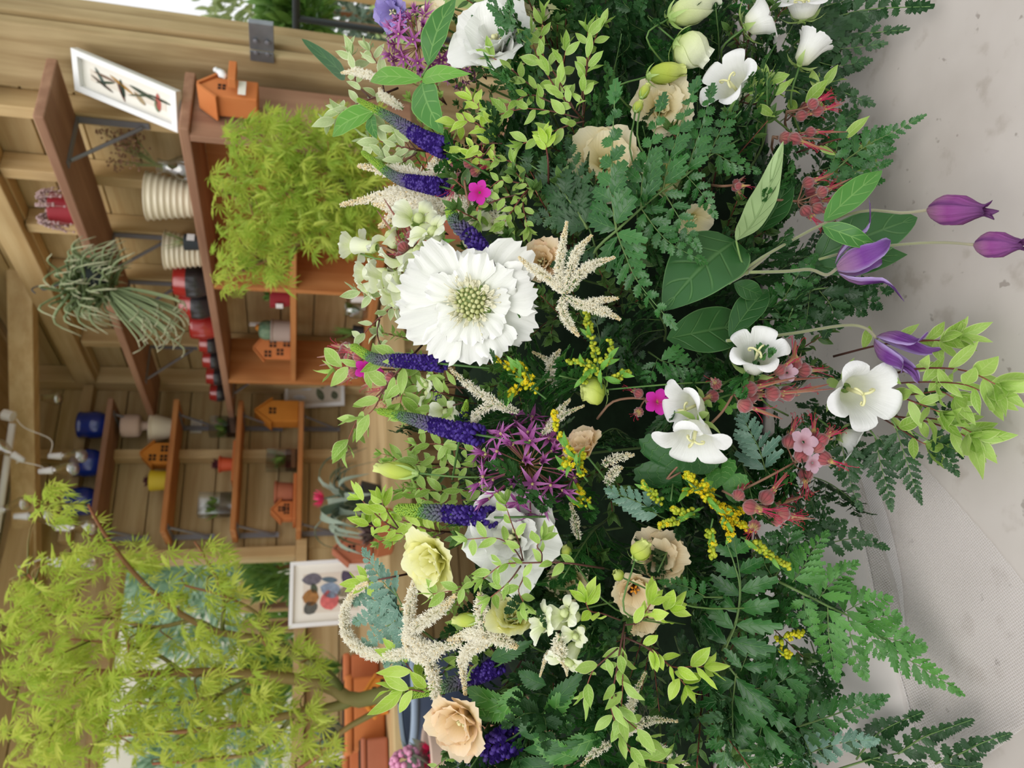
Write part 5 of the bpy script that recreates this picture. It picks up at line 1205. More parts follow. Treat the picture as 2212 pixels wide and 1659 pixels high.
# ---- outside
g = RB(); g.bx(-14, 16, -22, 14, -.2, -.065); K['lawn'] = m_plain('lawn', (120, 152, 80), .9, .1, var=.8, nscale=2, c2=(150, 140, 110))
struct(g.build('ground', K['lawn']))
def q_out(x, y, b): return on_b(x, y, b)
p0, p1 = q_out(215, 1150, -4.2), q_out(345, 1659, -4.2)
RW = RB().bx(p0[0] - .6, p1[0] + 1.5, -4.4, -4.2, -.065, p0[2] + .05)
K['render'] = m_plain('pale_render', (226, 220, 208), .9, .1, var=.4, nscale=2, c2=(200, 190, 176))
tag(RW.build('garden_wall', K['render']), 'pale rendered building wall seen through the window beyond the conifers', 'wall')
K['conifer'] = m_leaf('blue_conifer', (118, 154, 122), (166, 192, 164), rough=.6, trans=.2, nv=3)
def clump(name, label, cat, c, rx, rz, n, L, mat, group=None, w=.25, up=.3, sm=None):
    t = rthing(name, label, cat, V((c.x, c.y, -.065)), group); f = RB()
    tr = RB(); tube(tr, [V((c.x, c.y, -.065)), V((c.x, c.y, c.z + rz * .6))], .04, .01, 6); tr.build('trunk', K['bark'], t)
    for i in range(n):
        d = jit(V((0, 0, .1)), 1.); r = rd() ** .4; p = c + V((d.x * rx * r, d.y * rx * r, d.z * rz * r)); e = (d + V((0, 0, up))).normalized()
        leaf(f, p, p + jit(e, .5) * L * U(.6, 1.2), jit(V((0, -1, .4)), .6), L * w, .8, 1, 4, 2, U(-.1, .1), .2)
    f.build('foliage', mat, t, True); return t
for i, (x, y, b, lb) in enumerate(((430, 1205, -1.9, 'blue-green conifer seen through the window next to its right jamb'), (435, 1310, -3.1, 'blue-green conifer in the middle of the window view'), (470, 1560, -2.6, 'lower blue-green conifer at the left end of the window view'))):
    q = on_b(x, y, b); clump('garden_conifer', lb, 'tree', LV(q), .40, .55, 1300, .13, K['conifer'], w=.18)
q = on_b(570, 1200, -.9)
t_ = rthing('timber_pallet', 'pale wooden pallet leaning outside the window', 'pallet', LV((q[0], -.9, -.065)))
for i in range(6): RB().bx(q[0] - .12 + i * .12, q[0] - .04 + i * .12, -.92, -.9, -.06, q[2] + .15 - .012 * i, c=(0, .5, rd(), .5)).build('slat', W['beamz'], t_, bevel=.003)
for z in (.25, .85): RB().bx(q[0] - .12, q[0] + .64, -.98, -.921, z, z + .08, c=(0, .5, .5, .5)).build('rail', W['beamx'], t_, bevel=.003)
for i, (x, y, b, lb) in enumerate(((600, 1225, -.4, 'leafy green plant outside just beyond the window sill'), (610, 1345, -1.4, 'grassy green plant outside beyond the window sill, next to the brown frame'), (600, 1450, -.4, 'green plants outside behind the maple trunk'))):
    q = on_b(x, y, b); clump('garden_plant', lb, 'plant', LV(q), .15, .14, 300, .10, K['fern2'], w=.22, up=1.2)
q0 = on_b(560, 1310, -.6); q1 = on_b(635, 1322, -.6)
t_ = rthing('garden_trellis', 'dark red-brown wooden frame outside the window', 'frame', LV((q0[0], -.6, -.065)))
for z in (0, 1): RB().bx(q0[0] - .02 + z * .10, q0[0] + .01 + z * .10, -.63, -.6, -.06, q0[2], c=(0, .5, .4, .5)).build('upright', W['shelfz'], t_, bevel=.003)
for z in (q1[2], q0[2] - .03): RB().bx(q0[0] + .01, q0[0] + .08, -.63, -.6, z, z + .03, c=(0, .5, .4, .5)).build('crossbar', W['shelfx'], t_, bevel=.003)
# beyond the post
q0, q1 = on_a(10, 12, -.5), on_a(475, 12, -.5)
t_ = rthing('plastic_sheet', 'white plastic sheet hanging beyond the timber post', 'sheet', LV((-.5, q0[1], q1[2])))
s_ = RB(); rows = []; cols = []
for i in range(9):
    z = q1[2] + (q0[2] + .4 - q1[2]) * i / 8; row = []; cc = []
    for j in range(25):
        b = 1.9 + 1.2 * j / 24; row.append(V((.5 + .02 * sin(j * 1.3) + .004 * i, -b, z))); cc.append((i / 8, .5, .5, j / 24))
    rows.append(row); cols.append(cc)
s_.grid(rows, cols); K['sheet'] = m_plain('white_plastic', (236, 234, 242), .4, .4, trans=.3); so_ = s_.build('sheet', K['sheet'], t_, True); sm = so_.modifiers.new('thick', 'SOLIDIFY'); sm.thickness = .002
for b in (1.92, 3.08): RB().bx(-.515, -.49, b - .012, b + .012, -.064, q0[2] + .379).build('upright', W['beamz'], t_)
RB().bx(-.515, -.49, 1.9, 3.1, q0[2] + .38, q0[2] + .42).build('batten', W['beamy'], t_)
for k_, (x, y, lb, mt, n) in enumerate(((650, 40, 'sunlit garden shrub beyond the timber post', 'fern2', 700), (740, 30, 'dark garden shrub beyond the post, behind the top flowers', 'silver', 500), (530, -10, 'pale shrub beyond the post, under the plastic sheet', 'grassy', 500))):
    q = on_a(x, y, (-.9, -1.7, -2.6)[k_]); clump('garden_shrub', lb, 'shrub', LV(q), (.2, .3, .4)[k_], (.14, .2, .26)[k_], n, .09, K[mt], w=.4, up=.5)
q = on_a(640, 40, -.66)
t_ = rthing('plant_stand', 'dark metal stand rail beyond the timber post', 'stand', LV((q[0], q[1], -.065)))
for d in (0, .5): r = RB(); tube(r, [LV((q[0], q[1] + d, -.06)), LV((q[0], q[1] + d, q[2]))], .012, .012, 8); r.build('leg', K['darkpot'], t_)
r = RB(); tube(r, [LV((q[0], q[1] - .1, q[2])), LV((q[0], q[1] + .6, q[2]))], .014, .014, 8); r.build('rail', K['darkpot'], t_)

# ---- shelves
def wshelf_a(label, z, b0, b1, d=.22, br=(), mat='shelfy', th=.028):
    t = rthing('wall_shelf', label, 'shelf', LV((0, (b0 + b1) / 2, z)))
    RB().bx(.076, .076 + d, b0, b1, z - th, z, c=(0, .5, .3, .5)).build('board', W[mat], t, bevel=.004)
    for b in br:
        r = RB(); r.bx(.077, .08, b - .012, b + .012, z - th - .2, z - th); r.bx(.081, .26, b - .012, b + .012, z - th - .004, z - th - .0003)
        tube(r, [LV((.24, b, z - th - .006)), LV((.088, b, z - th - .18))], .006, .006, 6); r.build('bracket', K['bracket'], t)
    return t
wshelf_a('long brown wooden shelf high on the side wall, nearest the roof', 1.90, .10, 2.02, br=(1.80, 1.245, .945, .43))
SH2 = wshelf_a('long brown shelf board on the side wall carrying cream and red pots', 1.545, .13, 2.03, br=(.30,))
def wshelf_b(label, z, mat):
    t = rthing('wall_shelf', label, 'shelf', LV((.55, 0, z))); th = .024
    RB().bx(.24, .88, .03, .23, z - th, z, c=(0, .5, rd(), .5)).build('board', W[mat], t, bevel=.004)
    for a in (.30, .845):
        r = RB(); r.bx(a - .012, a + .012, .026, .03, z - th - .18, z - th); r.bx(a - .012, a + .012, .031, .2, z - th - .004, z - th - .0003)
        tube(r, [LV((a, .18, z - th - .006)), LV((a, .036, z - th - .16))], .006, .006, 6); r.build('bracket', K['bracket'], t)
    return t
ZS = (2.063, 1.783, 1.498, 1.217)
for z, lb, mt in zip(ZS, ('topmost shelf on the back wall, with three blue pots', 'second shelf from the top on the back wall, with the yellow pot', 'third shelf from the top on the back wall, with the orange pot', 'lowest shelf on the back wall, with clay houses'), ('shelfx', 'pinex', 'pinex', 'pinex')): wshelf_b(lb, z, mt)
# pine unit under the long shelf
t_ = rthing('shelf_unit', 'orange pine shelf unit hanging under the long shelf, its cells open to the boards', 'shelf unit', LV((.2, 1.25, .90)))
UZ0, UZ1 = .90, 1.5165
for b, mt in ((2.0, 'shelfz'), (1.27, 'pinez'), (.53, 'pinez')): RB().bx(.08, .30, b - .011, b + .011, UZ0, UZ1, c=(0, .5, rd() * .4, .5)).build('upright', W[mt], t_, bevel=.002)
for b0, b1 in ((.541, 1.259), (1.281, 1.989)):
    RB().bx(.08, .295, b0, b1, 1.232, 1.254, c=(0, .5, .3, .5)).build('shelf', W['piney'], t_, bevel=.002)
    RB().bx(.08, .295, b0, b1, .93, .952, c=(0, .5, .3, .5)).build('shelf', W['piney'], t_, bevel=.002)
RB().bx(.077, .0795, 1.281, 1.989, UZ0, UZ1, c=(0, .5, .8, .5)).build('back_panel', W['pinez'], t_)

# ---- makers of shop goods
def pot(label, base, r0, r1, h, mat, name='flower_pot', cat='pot', rib=0., nr=8, rim=.0, group=None, prof=None, soil=True, hrib=0):
    t = rthing(name, label, cat, base, group)
    pr = prof or [(r0, 0), (r0 + (r1 - r0) * .5, h * .5), (r1, h)]
    out = smoothprof([(.001, 0)] + [(r0 * .96, 0.0)] + pr, 24)[1:] if prof else [(.001, 0.0), (r0 * .9, 0), (r0, .004)] + [(r0 + (r1 - r0) * k / 40 + hrib * abs(sin(k * PI / 5)), .004 + (h - .004) * k / 40) for k in range(1, 41)]
    rt = out[-1][0]
    body = RB(); lathe(body, base, EZ, out + [(rt - .004, h + .002), (rt * .88, h - .004), (rt * .84, h * .75), (.001, h * .74)], 28, 0, rib, nr); body.build('body', mat, t, True)
    if rim: r = RB(); lathe(r, base, EZ, [(rt * .99, h - rim * 2.4), (rt + rim, h - rim * 2.2), (rt + rim, h), (rt - .002, h + .001), (rt - .003, h - .006)], 28); r.build('rim', mat, t, True)
    if soil: s = RB(); lathe(s, base, EZ, [(.001, h * .80), (rt * .80, h * .78)], 16); s.build('soil', K['soil'], t)
    return t
def house(label, base, w, d, h, roof, mat=None, wins=((0, .25), (-.22, .62), (.22, .62)), rot=0., group=None, chimney=False, ws=.15, name='clay_house', tagp=None):
    """gabled clay house: faces the room (-y); w wide, d deep, h to the eaves, roof on top"""
    mat = mat or K['terra']; t = rthing(name, label, 'ornament', base, group); t.rotation_euler = (0, 0, ANG + rot)
    m = RB(); L = base; o = 0
    pr = [(-w / 2, 0), (w / 2, 0), (w / 2, h), (0, h + roof), (-w / 2, h)]
    for y in (-d / 2, d / 2):
        for x, z in pr: m.add(L + V((x, y, z)), (0, .5, .5, .5))
    m.face((0, 1, 2, 3, 4)); m.face((9, 8, 7, 6, 5))
    for i in range(5): j = (i + 1) % 5; m.face((i, i + 5, j + 5, j))
    m.build('body', mat, t, bevel=.004)
    r = RB()
    for s in (1, -1):
        a = V((0, 0, h + roof)); b = V((s * (w / 2 + .008), 0, h - .006)); nrm = V((s * roof, 0, w / 2)).normalized() * .006
        k = len(r.v)
        for y in (-d / 2 - .006, d / 2 + .006):
            for p in (a, b, b + nrm, a + nrm): r.add(L + p + V((0, y, 0)), (0, .5, .5, .5))
        for f in ((0, 1, 2, 3), (7, 6, 5, 4), (0, 4, 5, 1), (1, 5, 6, 2), (2, 6, 7, 3), (3, 7, 4, 0)): r.face(tuple(k + i for i in f))
    r.build('roof', mat, t)
    for x, z in wins:
        wn = RB(); c = L + V((x * w, -d / 2 - .0006, z * h))
        for i in (-1, 1):
            for j in (-1, 1): wn.box(c.x + i * ws * w * .55 - ws * w * .42, c.x + i * ws * w * .55 + ws * w * .42, c.y, c.y + .003, c.z + j * ws * w * .55 - ws * w * .42, c.z + j * ws * w * .55 + ws * w * .42)
        wn.build('window_hole', K['dark'], t)
    if chimney: c = RB(); c.box(L.x + w * .2, L.x + w * .34, L.y - .015, L.y + .015, h + roof * .4 + L.z, h + roof * 1.15 + L.z); c.build('chimney', mat, t)
    return t
def place_b(x, y, b, z=None):
    q = on_b(x, y, b); return V((-q[0], -b, z if z is not None else q[2]))
def place_a(x, y, a, z=None):
    q = on_a(x, y, a); return V((-a, -q[1], z if z is not None else q[2]))
def tuft(mb, c, n, L, w, spread=.6, droop=.0, seed=None):
    for i in range(n):
        a = rd() * 6.28; d = V((cos(a) * spread * U(.3, 1), sin(a) * spread * U(.3, 1), U(.6, 1.))).normalized(); l = L * U(.6, 1.1)
        leaf(mb, c, c + d * l - V((0, 0, droop * l * rd())), V((cos(a), sin(a), .3)) * -1, w, .6, 1.2, 6, 2, U(-.15, .15), .2)
def frame(label, bl, br, h, lean, mats, th=.018, fwid=.018, mount=.05, motifs=(), name='picture_frame'):
    """standing frame from its two lower corners (room axes), leaning back by lean (a vector)"""
    t = rthing(name, label, 'picture', (bl + br) * .5); x = (br - bl); w = x.length; x.normalize()
    up = (EZ * h + lean).normalized(); n = x.cross(up).normalized()
    def slab(mb, x0, x1, z0, z1, d0, d1):
        o = len(mb.v)
        for d in (d0, d1):
            for a, b in ((x0, z0), (x1, z0), (x1, z1), (x0, z1)): mb.add(bl + x * a + up * b + n * d, (0, .5, .5, .5))
        for f in ((0, 1, 2, 3), (7, 6, 5, 4), (0, 4, 5, 1), (1, 5, 6, 2), (2, 6, 7, 3), (3, 7, 4, 0)): mb.face(tuple(o + i for i in f))
    m = RB(); slab(m, 0, fwid, 0, h, 0, th); slab(m, w - fwid, w, 0, h, 0, th); slab(m, fwid, w - fwid, 0, fwid, 0, th); slab(m, fwid, w - fwid, h - fwid, h, 0, th); m.build('moulding', mats[0], t)
    m = RB(); slab(m, fwid, w - fwid, fwid, h - fwid, .001, th * .4); m.build('mount', K['paper'], t)
    m = RB(); slab(m, fwid + mount, w - fwid - mount, fwid + mount, h - fwid - mount, th * .4 + .0003, th * .4 + .0012); pr = m.build('print', mats[1], t)
    g2 = 1.55 if len(motifs) > 8 else 1.; iw, ih = w - 2 * (fwid + mount), h - 2 * (fwid + mount)
    for k, (u, v, sx, sy, rot, col) in enumerate(motifs):
        mm = RB(); c = bl + x * (fwid + mount + u * iw) + up * (fwid + mount + v * ih) + n * (th * .4 + .002)
        dx = x * cos(rot) + up * sin(rot); L = sy * ih * g2
        leaf(mm, c - dx * L / 2, c + dx * L / 2, n, sx * iw * g2 * .9, .7, .8, 8, 2, 0, 0)
        g_ = K.setdefault(('motif', col), m_plain('print_ink', col, .8, .1, var=.5, nscale=70, c2=[c_ * .7 for c_ in col])); mm.build('printed_leaf', g_, pr)
    return t
K['printbg'] = m_plain('print_paper', (226, 216, 204), .6, .2)
K['printbg2'] = m_plain('print_paper_dark', (206, 196, 182), .6, .2)
# ============================================================= goods on the shelves
random.seed(33)
Z1, Z2, Z3, Z4 = ZS
# blue pots on the top shelf
for x, y, lb in ((222, 918, 'cobalt blue glazed pot nearest the corner, on the top back shelf'), (205, 1000, 'cobalt blue glazed pot in the middle of the top back shelf'), (192, 1083, 'cobalt blue glazed pot nearest the maple, on the top back shelf')):
    p = place_b(x, y, .12, Z1 + .001)
    pot(lb, p, .05, .06, .128, K['blue'], 'glazed_pot', prof=[(.046, .006), (.060, .035), (.064, .07), (.060, .105), (.062, .126)], soil=False, group='blue pots on the top shelf')
    r = None
# second shelf
p = place_b(300, 925, .11, Z2 + .001); pot('cream footed pot standing beside the clay house, on the second shelf', p, .045, .07, .105, K['cream'], 'cream_pot', prof=[(.045, .004), (.052, .03), (.064, .07), (.068, .09), (.076, .104)], soil=False)
p = place_b(300, 925, .11, Z2 + .001)
t_ = rthing('clay_jar', 'pinkish grey jar standing upside down on the cream pot, under the top shelf', 'jar', p + V((.012, 0, .108)))
r = RB(); lathe(r, p + V((.012, 0, .108)), EZ, smoothprof([(.026, 0), (.020, .02), (.026, .035), (.050, .045), (.054, .075), (.052, .115), (.044, .124), (.001, .125)], 20), 26); r.build('body', K['pinkgrey'], t_, True)
r = RB(); lathe(r, p + V((.012, 0, .108)), EZ, [(.0265, .0), (.029, .004), (.027, .008)], 20); r.build('neck_ring', K['pinkgrey'], t_, True)
house('ochre clay house with a cat-like white figure in its doorway, on the second shelf', place_b(362, 985, .13, Z2 + .001), .105, .07, .075, .05, K['ochre'], wins=((-.2, .98), (.22, .35), (-.22, .35)), ws=.15)
p = place_b(355, 1038, .13, Z2 + .001); pot('bright yellow pot with a dark red plant on the second shelf', p, .042, .048, .078, K['yellow']);
def rplant(name, label, c, n, L, w, mat, spread=.7, cat='plant', droop=0., ball=None):
    t = rthing(name, label, cat, c); f = RB(); tuft(f, c, n, L, w, spread, droop); f.build('foliage', mat, t, True)
    s = RB(); lathe(s, c - EZ * .005, EZ, [(.012, 0), (.008, .02), (.001, .03)], 8); s.build('crown', K['bark'], t, True); return t
K['maroon'] = m_leaf('maroon_leaf', (96, 50, 62), (130, 76, 84), rough=.5, trans=.2, nv=4)
rplant('small_succulent', 'dark red rosette growing in the yellow pot', p + V((0, 0, .066)), 46, .046, .018, K['maroon'], .95)
# third shelf
def box_planter(label, p, w, h, plant, d=.06):
    t = rthing('glass_planter', label, 'planter', p)
    g = RB(); g.box(p.x - w / 2, p.x + w / 2, p.y - d / 2, p.y + d / 2, p.z, p.z + h); g.build('glass_box', K['glass'], t)
    s = RB(); s.box(p.x - w / 2 + .003, p.x + w / 2 - .003, p.y - d / 2 + .003, p.y + d / 2 - .003, p.z + .003, p.z + h * .38); s.build('soil', K['soil'], t)
    f = RB()
    for i in range(5): tuft(f, p + V((U(-.4, .4) * w, U(-.3, .3) * d, h * .36)), 12, h * .5, .016, .8)
    f.build('plant', plant, t, True); return t
box_planter('small glass box of green seedlings under the price card, third shelf', place_b(508, 922, .12, Z3 + .001), .09, .13, K['fern2'])
p = place_b(500, 1003, .12, Z3 + .001)
t_ = rthing('slate_slab', 'orange clay saucer slab lying on the third shelf under the orange pot', 'slab', p); r = RB(); r.box(p.x - .105, p.x + .095, p.y - .07, p.y + .09, p.z, p.z + .012); r.build('slab', K['terra_or'], t_, bevel=.003)
p = p + EZ * .0125; pot('small orange pot with a purple rosette on the third shelf', p, .030, .036, .062, K['orangepl'], rim=.004)
rplant('small_succulent', 'purple-grey rosette growing in the small orange pot', p + EZ * .052, 46, .05, .02, K['maroon'], .95)
box_planter('larger glass box of seedlings near the shelf end, third shelf', place_b(496, 1090, .12, Z3 + .001), .105, .15, K['fern2'])
p = place_b(422, 914, .045); RB().box(p.x - .03, p.x + .03, p.y, p.y + .002, p.z - .03, p.z + .03) and None
t_ = rthing('price_card', 'cream price card pinned to the back boards above the seedlings', 'card', V((p.x, -.0045, p.z))); r = RB(); r.box(p.x - .034, p.x + .034, -.007, -.004, p.z - .026, p.z + .026); r.build('card', K['paper'], t_)
r = RB(); o = V((p.x + .005, -.0075, p.z)); lathe(r, o, V((0, -1, 0)), [(.010, 0), (.008, .0005)], 12); r.build('printed_ring', K['grey'], t_)
# fourth shelf
house('dull ochre tall clay house at the corner end of the lowest back shelf', place_b(652, 895, .12, Z4 + .001), .115, .08, .13, .075, K['ochre'], wins=((0, .95),), ws=.15)
box_planter('glass box of seedlings in the middle of the lowest back shelf', place_b(645, 994, .12, Z4 + .001), .10, .145, K['fern2'])
p = place_b(637, 1085, .13, Z4 + .001)
t_ = rthing('clay_slab', 'orange clay slab under the pot at the end of the lowest back shelf', 'slab', p); r = RB(); r.box(p.x - .10, p.x + .12, p.y - .07, p.y + .08, p.z, p.z + .015); r.build('slab', K['terra_or'], t_, bevel=.003)
pot('terracotta pot standing beside the little house on the lowest back shelf', p + V((.05, 0, .0155)), .044, .050, .085, K['terra_dk'], rim=.005)
house('little orange clay house at the end of the lowest back shelf', p + V((-.045, 0, .0155)), .085, .06, .055, .04, K['terra_or'], wins=((-.1, .5), (.2, .5), (.05, .95)), ws=.15)
# upper wall shelf
p = place_a(176, 455, .18, 1.901); pot('crimson pot with trailing silvery strings on the high side shelf', p, .042, .052, .095, K['wine'], hrib=0)
t_ = rthing('string_plant', 'silvery pink trailing string plant spilling from the crimson pot', 'plant', p + EZ * .09); f = RB()
for i in range(60):
    a = rd() * 6.28; d = V((cos(a), sin(a), 0)); c = p + V((0, 0, .085)); q = catm([c, c + d * .05 + EZ * .04, c + d * U(.055, .075) + EZ * U(-.06, .03)], 6); tube(f, q, .0018, .001, 3)
    for s in q[2:]: blob(f, s, .004)
f.build('foliage', m_plain('silver_pink', (206, 178, 178), .7, trans=.2), t_, True)
t_ = rthing('air_plant', 'large hanging spider-like plant with drooping grey-green leaves, hung from the roof by a hook', 'plant', LV(at_d(150, 625, 2.3)))
c = LV(at_d(195, 600, 2.3)); f = RB(); 
for i in range(170):
    a = rd() * 6.28; d = V((cos(a), sin(a), U(-.4, .9))); l = U(.06, .15); s = c + V((U(-.08, .05), U(-.03, .03), U(-.07, .05)))
    e = s + d * l * .55; e2 = e + V((d.x * l * .3, d.y * l * .3, -l * U(.1, .7))); q = catm([s, e, e2], 7)
    tube(f, q, .0055, .0012, 4)
for i in range(50):
    s = c + V((-.04, 0, -.06)); e = s + V((-U(.02, .16), U(-.05, .05), -U(.08, .22))); tube(f, catm([s, (s + e) * .5 + V((.02, 0, .03)), e, e + V((-.04, 0, U(-.03, .03)))], 7), .005, .0012, 4)
f.build('foliage', m_ramp('air_plant_leaf', [(0, (112, 130, 88)), (.6, (150, 164, 122)), (1, (206, 200, 170))], .6, trans=.15, var=.6), t_, True)
b_ = RB(); lathe(b_, c - EZ * .05, EZ, [(.001, 0), (.035, .005), (.045, .06), (.046, .062)], 14); b_.build('basket', K['darkpot'], t_, True)
k_ = LV(at_d(72, 625, 2.3)); r = RB(); tube(r, catm([c + EZ * .01, (c + k_) * .5, k_ - EZ * .03, k_ + V((.012, 0, -.012)), k_ + V((0, 0, .004)), k_ + V((-.014, 0, -.008))], 20), .0022, .0022, 5); r.build('hook', K['darkpot'], t_)
# long shelf
zl = 1.546
for x, y, lb, s in ((430, 432, 'larger cream ribbed pot on the long shelf, near the dried flowers', 1.12), (442, 545, 'smaller cream ribbed pot on the long shelf, next to the black and red bowls', 1.)):
    p = place_a(x, y, .18, zl); pot(lb, p, .052 * s, .072 * s, .135 * s, K['cream'], 'ribbed_pot', hrib=-.006, soil=False)
p = place_a(421, 366, .15, zl)
t_ = rthing('glass_vase', 'clear glass vase of dried seed stems on the long shelf, leaning toward the white frame', 'vase', p)
r = RB(); lathe(r, p, EZ, smoothprof([(.001, 0), (.035, .002), (.040, .04), (.02, .08), (.026, .11)], 14), 20); r.build('vase', K['glass'], t_, True)
t_ = rthing('dried_flowers', 'spray of dried brown seed heads standing in the glass vase', 'dried flowers', p + EZ * .05); r = RB(); s_ = RB()
for i in range(34):
    d = V((U(.05, .7), U(-.3, .3), 1)).normalized(); e = p + EZ * .05 + d * U(.12, .24); tube(s_, [p + EZ * .03, p + EZ * .1 + d * .02, e], .0012, .0008, 3)
    for j in range(7): blob(r, e + jit(V((0, 0, 0)), .9) * .022, .0036)
s_.build('stem', K['grassy'], t_); r.build('seed_head', m_plain('dried_brown', (156, 122, 92), .8, var=.6, nscale=60, c2=(190, 140, 130)), t_, True)
p = place_a(432, 525, .25, zl); pot('tiny black pot with a white label in front of the cream pots', p, .024, .028, .05, K['darkpot'])
r = RB(); c = p + V((0, -.029, .028)); r.box(c.x - .014, c.x + .012, c.y - .001, c.y, c.z - .012, c.z + .012)
t_ = tag(r.build('price_label', K['white']), 'white sticker on the tiny black pot', 'label')
rplant('grass_plant', 'thin grassy plant growing in the tiny black pot', p + EZ * .04, 18, .09, .004, K['grassy'], .5)
def twotone(label, p, r, h, low, up, group=None, sp=.55):
    t = rthing('glazed_bowl', label, 'pot', p, group); pr = smoothprof([(r * .72, 0), (r * .95, h * .3), (r, h * .55), (r * .93, h * .8), (r * .86, h)], 20)
    k = int(20 * sp); m = RB(); lathe(m, p, EZ, [(.001, 0)] + pr[:k + 1], 26, 0, .015, 9); m.build('body', low, t, True)
    m = RB(); lathe(m, p, EZ, pr[k:] + [(r * .8, h * 1.0), (r * .74, h * .8), (.001, h * .7)], 26, 0, .015, 9); m.build('glazed_rim', up, t, True); return t
twotone('larger black bowl with a shiny red shoulder, first beside the cream pots', place_a(448, 608, .19, zl), .066, .125, K['black'], K['red'], sp=.62)
twotone('second black bowl with a shiny red shoulder on the long shelf', place_a(456, 656, .19, zl), .066, .122, K['black'], K['red'], sp=.62)
p = place_a(466, 702, .19, zl); pot('dull red glazed pot standing after the two black and red bowls', p, .05, .062, .10, K['red'], prof=[(.052, .004), (.062, .05), (.060, .095)], soil=False)
for i, (x, y) in enumerate(((473, 742), (478, 776), (484, 812), (489, 848))):
    twotone(('small black-and-red cup next to the dull red pot', 'second small black-and-red cup from the dull red pot', 'third small black-and-red cup from the dull red pot', 'last small black-and-red cup, at the corner end of the long shelf')[i], place_a(x, y, .19, zl), .044, .082, K['black'], K['red'], 'small black and red cups', .58)
# white frame leaning at the shelf's near end
A_, B_ = place_a(392, 196, .035, zl), None
f0 = on_z(395, 284, zl); f1 = on_z(391, 196, zl); bl = LV(f0); br = LV(f1)
frame('white picture frame with pressed-leaf print leaning at the near end of the long shelf', bl, br, .30, V((.13, .0, 0)), (K['white'], K['printbg']), .03, .016, .024,
      [(.12, .85, .16, .2, 1.2, (110, 96, 84)), (.35, .8, .16, .18, 1.9, (70, 84, 66)), (.6, .86, .2, .16, .6, (96, 110, 104)), (.85, .8, .14, .2, 1.5, (132, 104, 88)), (.15, .6, .18, .16, .4, (120, 88, 80)), (.42, .58, .3, .14, .2, (60, 74, 64)), (.75, .58, .16, .22, 1.2, (186, 140, 70)), (.2, .35, .3, .12, .9, (170, 150, 120)), (.5, .34, .14, .22, 1.9, (90, 104, 84)), (.8, .3, .22, .24, 1.4, (84, 92, 78)), (.2, .12, .34, .10, .2, (120, 140, 110)), (.55, .1, .36, .14, .1, (196, 110, 100)), (.85, .08, .14, .2, 1.5, (64, 76, 62))])
# clay house hung on the unit's end panel
q = on_b(558, 212, 2.072); print('FR', f0, f1, q); hz = house('orange clay bird house with white bird, fixed to the end panel of the shelf unit', V((-q[0], -2.06, q[2])), .07, .075, .11, .045, K['terra_or'], wins=((.0, .86),), ws=.15)
L = V((-q[0], -2.072, q[2])); r = RB(); r.box(L.x - .02, L.x + .05, L.y - .075, L.y - .0435, L.z + .055, L.z + .075); r.build('porch', K['terra_or'], hz, bevel=.002)
r = RB(); blob(r, L + V((.012, -.06, .093)), .012, V((.7, 0, .7)), 1.5); blob(r, L + V((.024, -.06, .108)), .008); r.build('bird', K['white'], hz, True)
r = RB(); r.box(L.x - .04, L.x + .01, L.y - .0445, L.y - .0432, L.z + .03, L.z + .05); r.build('price_tag', K['paper'], hz)
# inside the unit
zm, zb = 1.2548, .9528
p = place_a(625, 640, .2, zm); pot('wine-red pot with a white label in the unit cell behind the maple shrub', p, .04, .05, .075, K['wine']); rplant('green_succulent', 'small green plant in the wine-red pot', p + EZ * .06, 26, .05, .014, K['fern2'], .8)
r = RB(); c = p + V((-.051, -.002, .04)); r.box(c.x - .001, c.x, c.y - .02, c.y + .012, c.z - .012, c.z + .014); tag(r.build('price_label', K['white']), 'white sticker on the wine-red pot', 'label')
p = place_a(624, 715, .18, zm)
pot('grey cylindrical pot holding a round cactus in the unit', p, .046, .046, .082, K['grey'], rim=.003)
t_ = rthing('round_cactus', 'round grey-green cactus in the grey cylindrical pot', 'cactus', p + EZ * .07); r = RB(); lathe(r, p + EZ * .066, EZ, smoothprof([(.03, 0), (.040, .03), (.03, .06), (.001, .068)], 14), 30, 0, .06, 12); r.build('body', K['cactus'], t_, True)
r = RB(); lathe(r, p + V((.012, 0, .128)), EZ, [(.013, 0), (.015, .012), (.001, .02)], 12); r.build('flower_cap', K['ochre'], t_, True)
r = RB(); c = p + V((.02, 0, .12)); r.box(c.x - .002, c.x + .012, c.y - .006, c.y + .001, c.z, c.z + .05); tag(r.build('plant_label', K['white']), 'white plant label stuck beside the round cactus', 'label')
house('tall orange clay house front with four crossed windows, in the unit', place_a(625, 752, .19, zm), .10, .04, .115, .04, K['terra_or'], wins=((-.24, .84), (.2, .66), (-.15, .4), (.24, .16)), ws=.15, rot=-.7)
p = place_a(778, 635, .2, zb); pot('white jar with a yellow base in the lower cell of the unit', p, .034, .036, .07, K['white'], 'white_jar', 'jar', soil=False)
r = RB(); lathe(r, p, EZ, [(.0385, .001), (.0385, .022), (.035, .0222)], 20); tag(r.build('yellow_band', K['yellow'], None, True), 'yellow band around the foot of the white jar', 'band')
p = place_a(772, 668, .2, zb)
t_ = rthing('glass_jar', 'clear glass jar with a green plant in the lower cell of the unit', 'jar', p); r = RB(); lathe(r, p, EZ, smoothprof([(.001, 0), (.036, .002), (.038, .06), (.03, .08), (.03, .09)], 14), 20); r.build('jar_glass', K['glass'], t_, True)
f = RB(); tuft(f, p + EZ * .03, 20, .07, .012, .5); f.build('plant', K['fern2'], t_, True)
p = place_a(770, 716, .2, zb); pot('small pot with white label beside the clay-coloured divider', p, .024, .028, .045, K['darkpot']); rplant('seedling', 'leggy green seedling leaning from the small labelled pot', p + EZ * .03, 10, .12, .012, K['fern2'], .35)
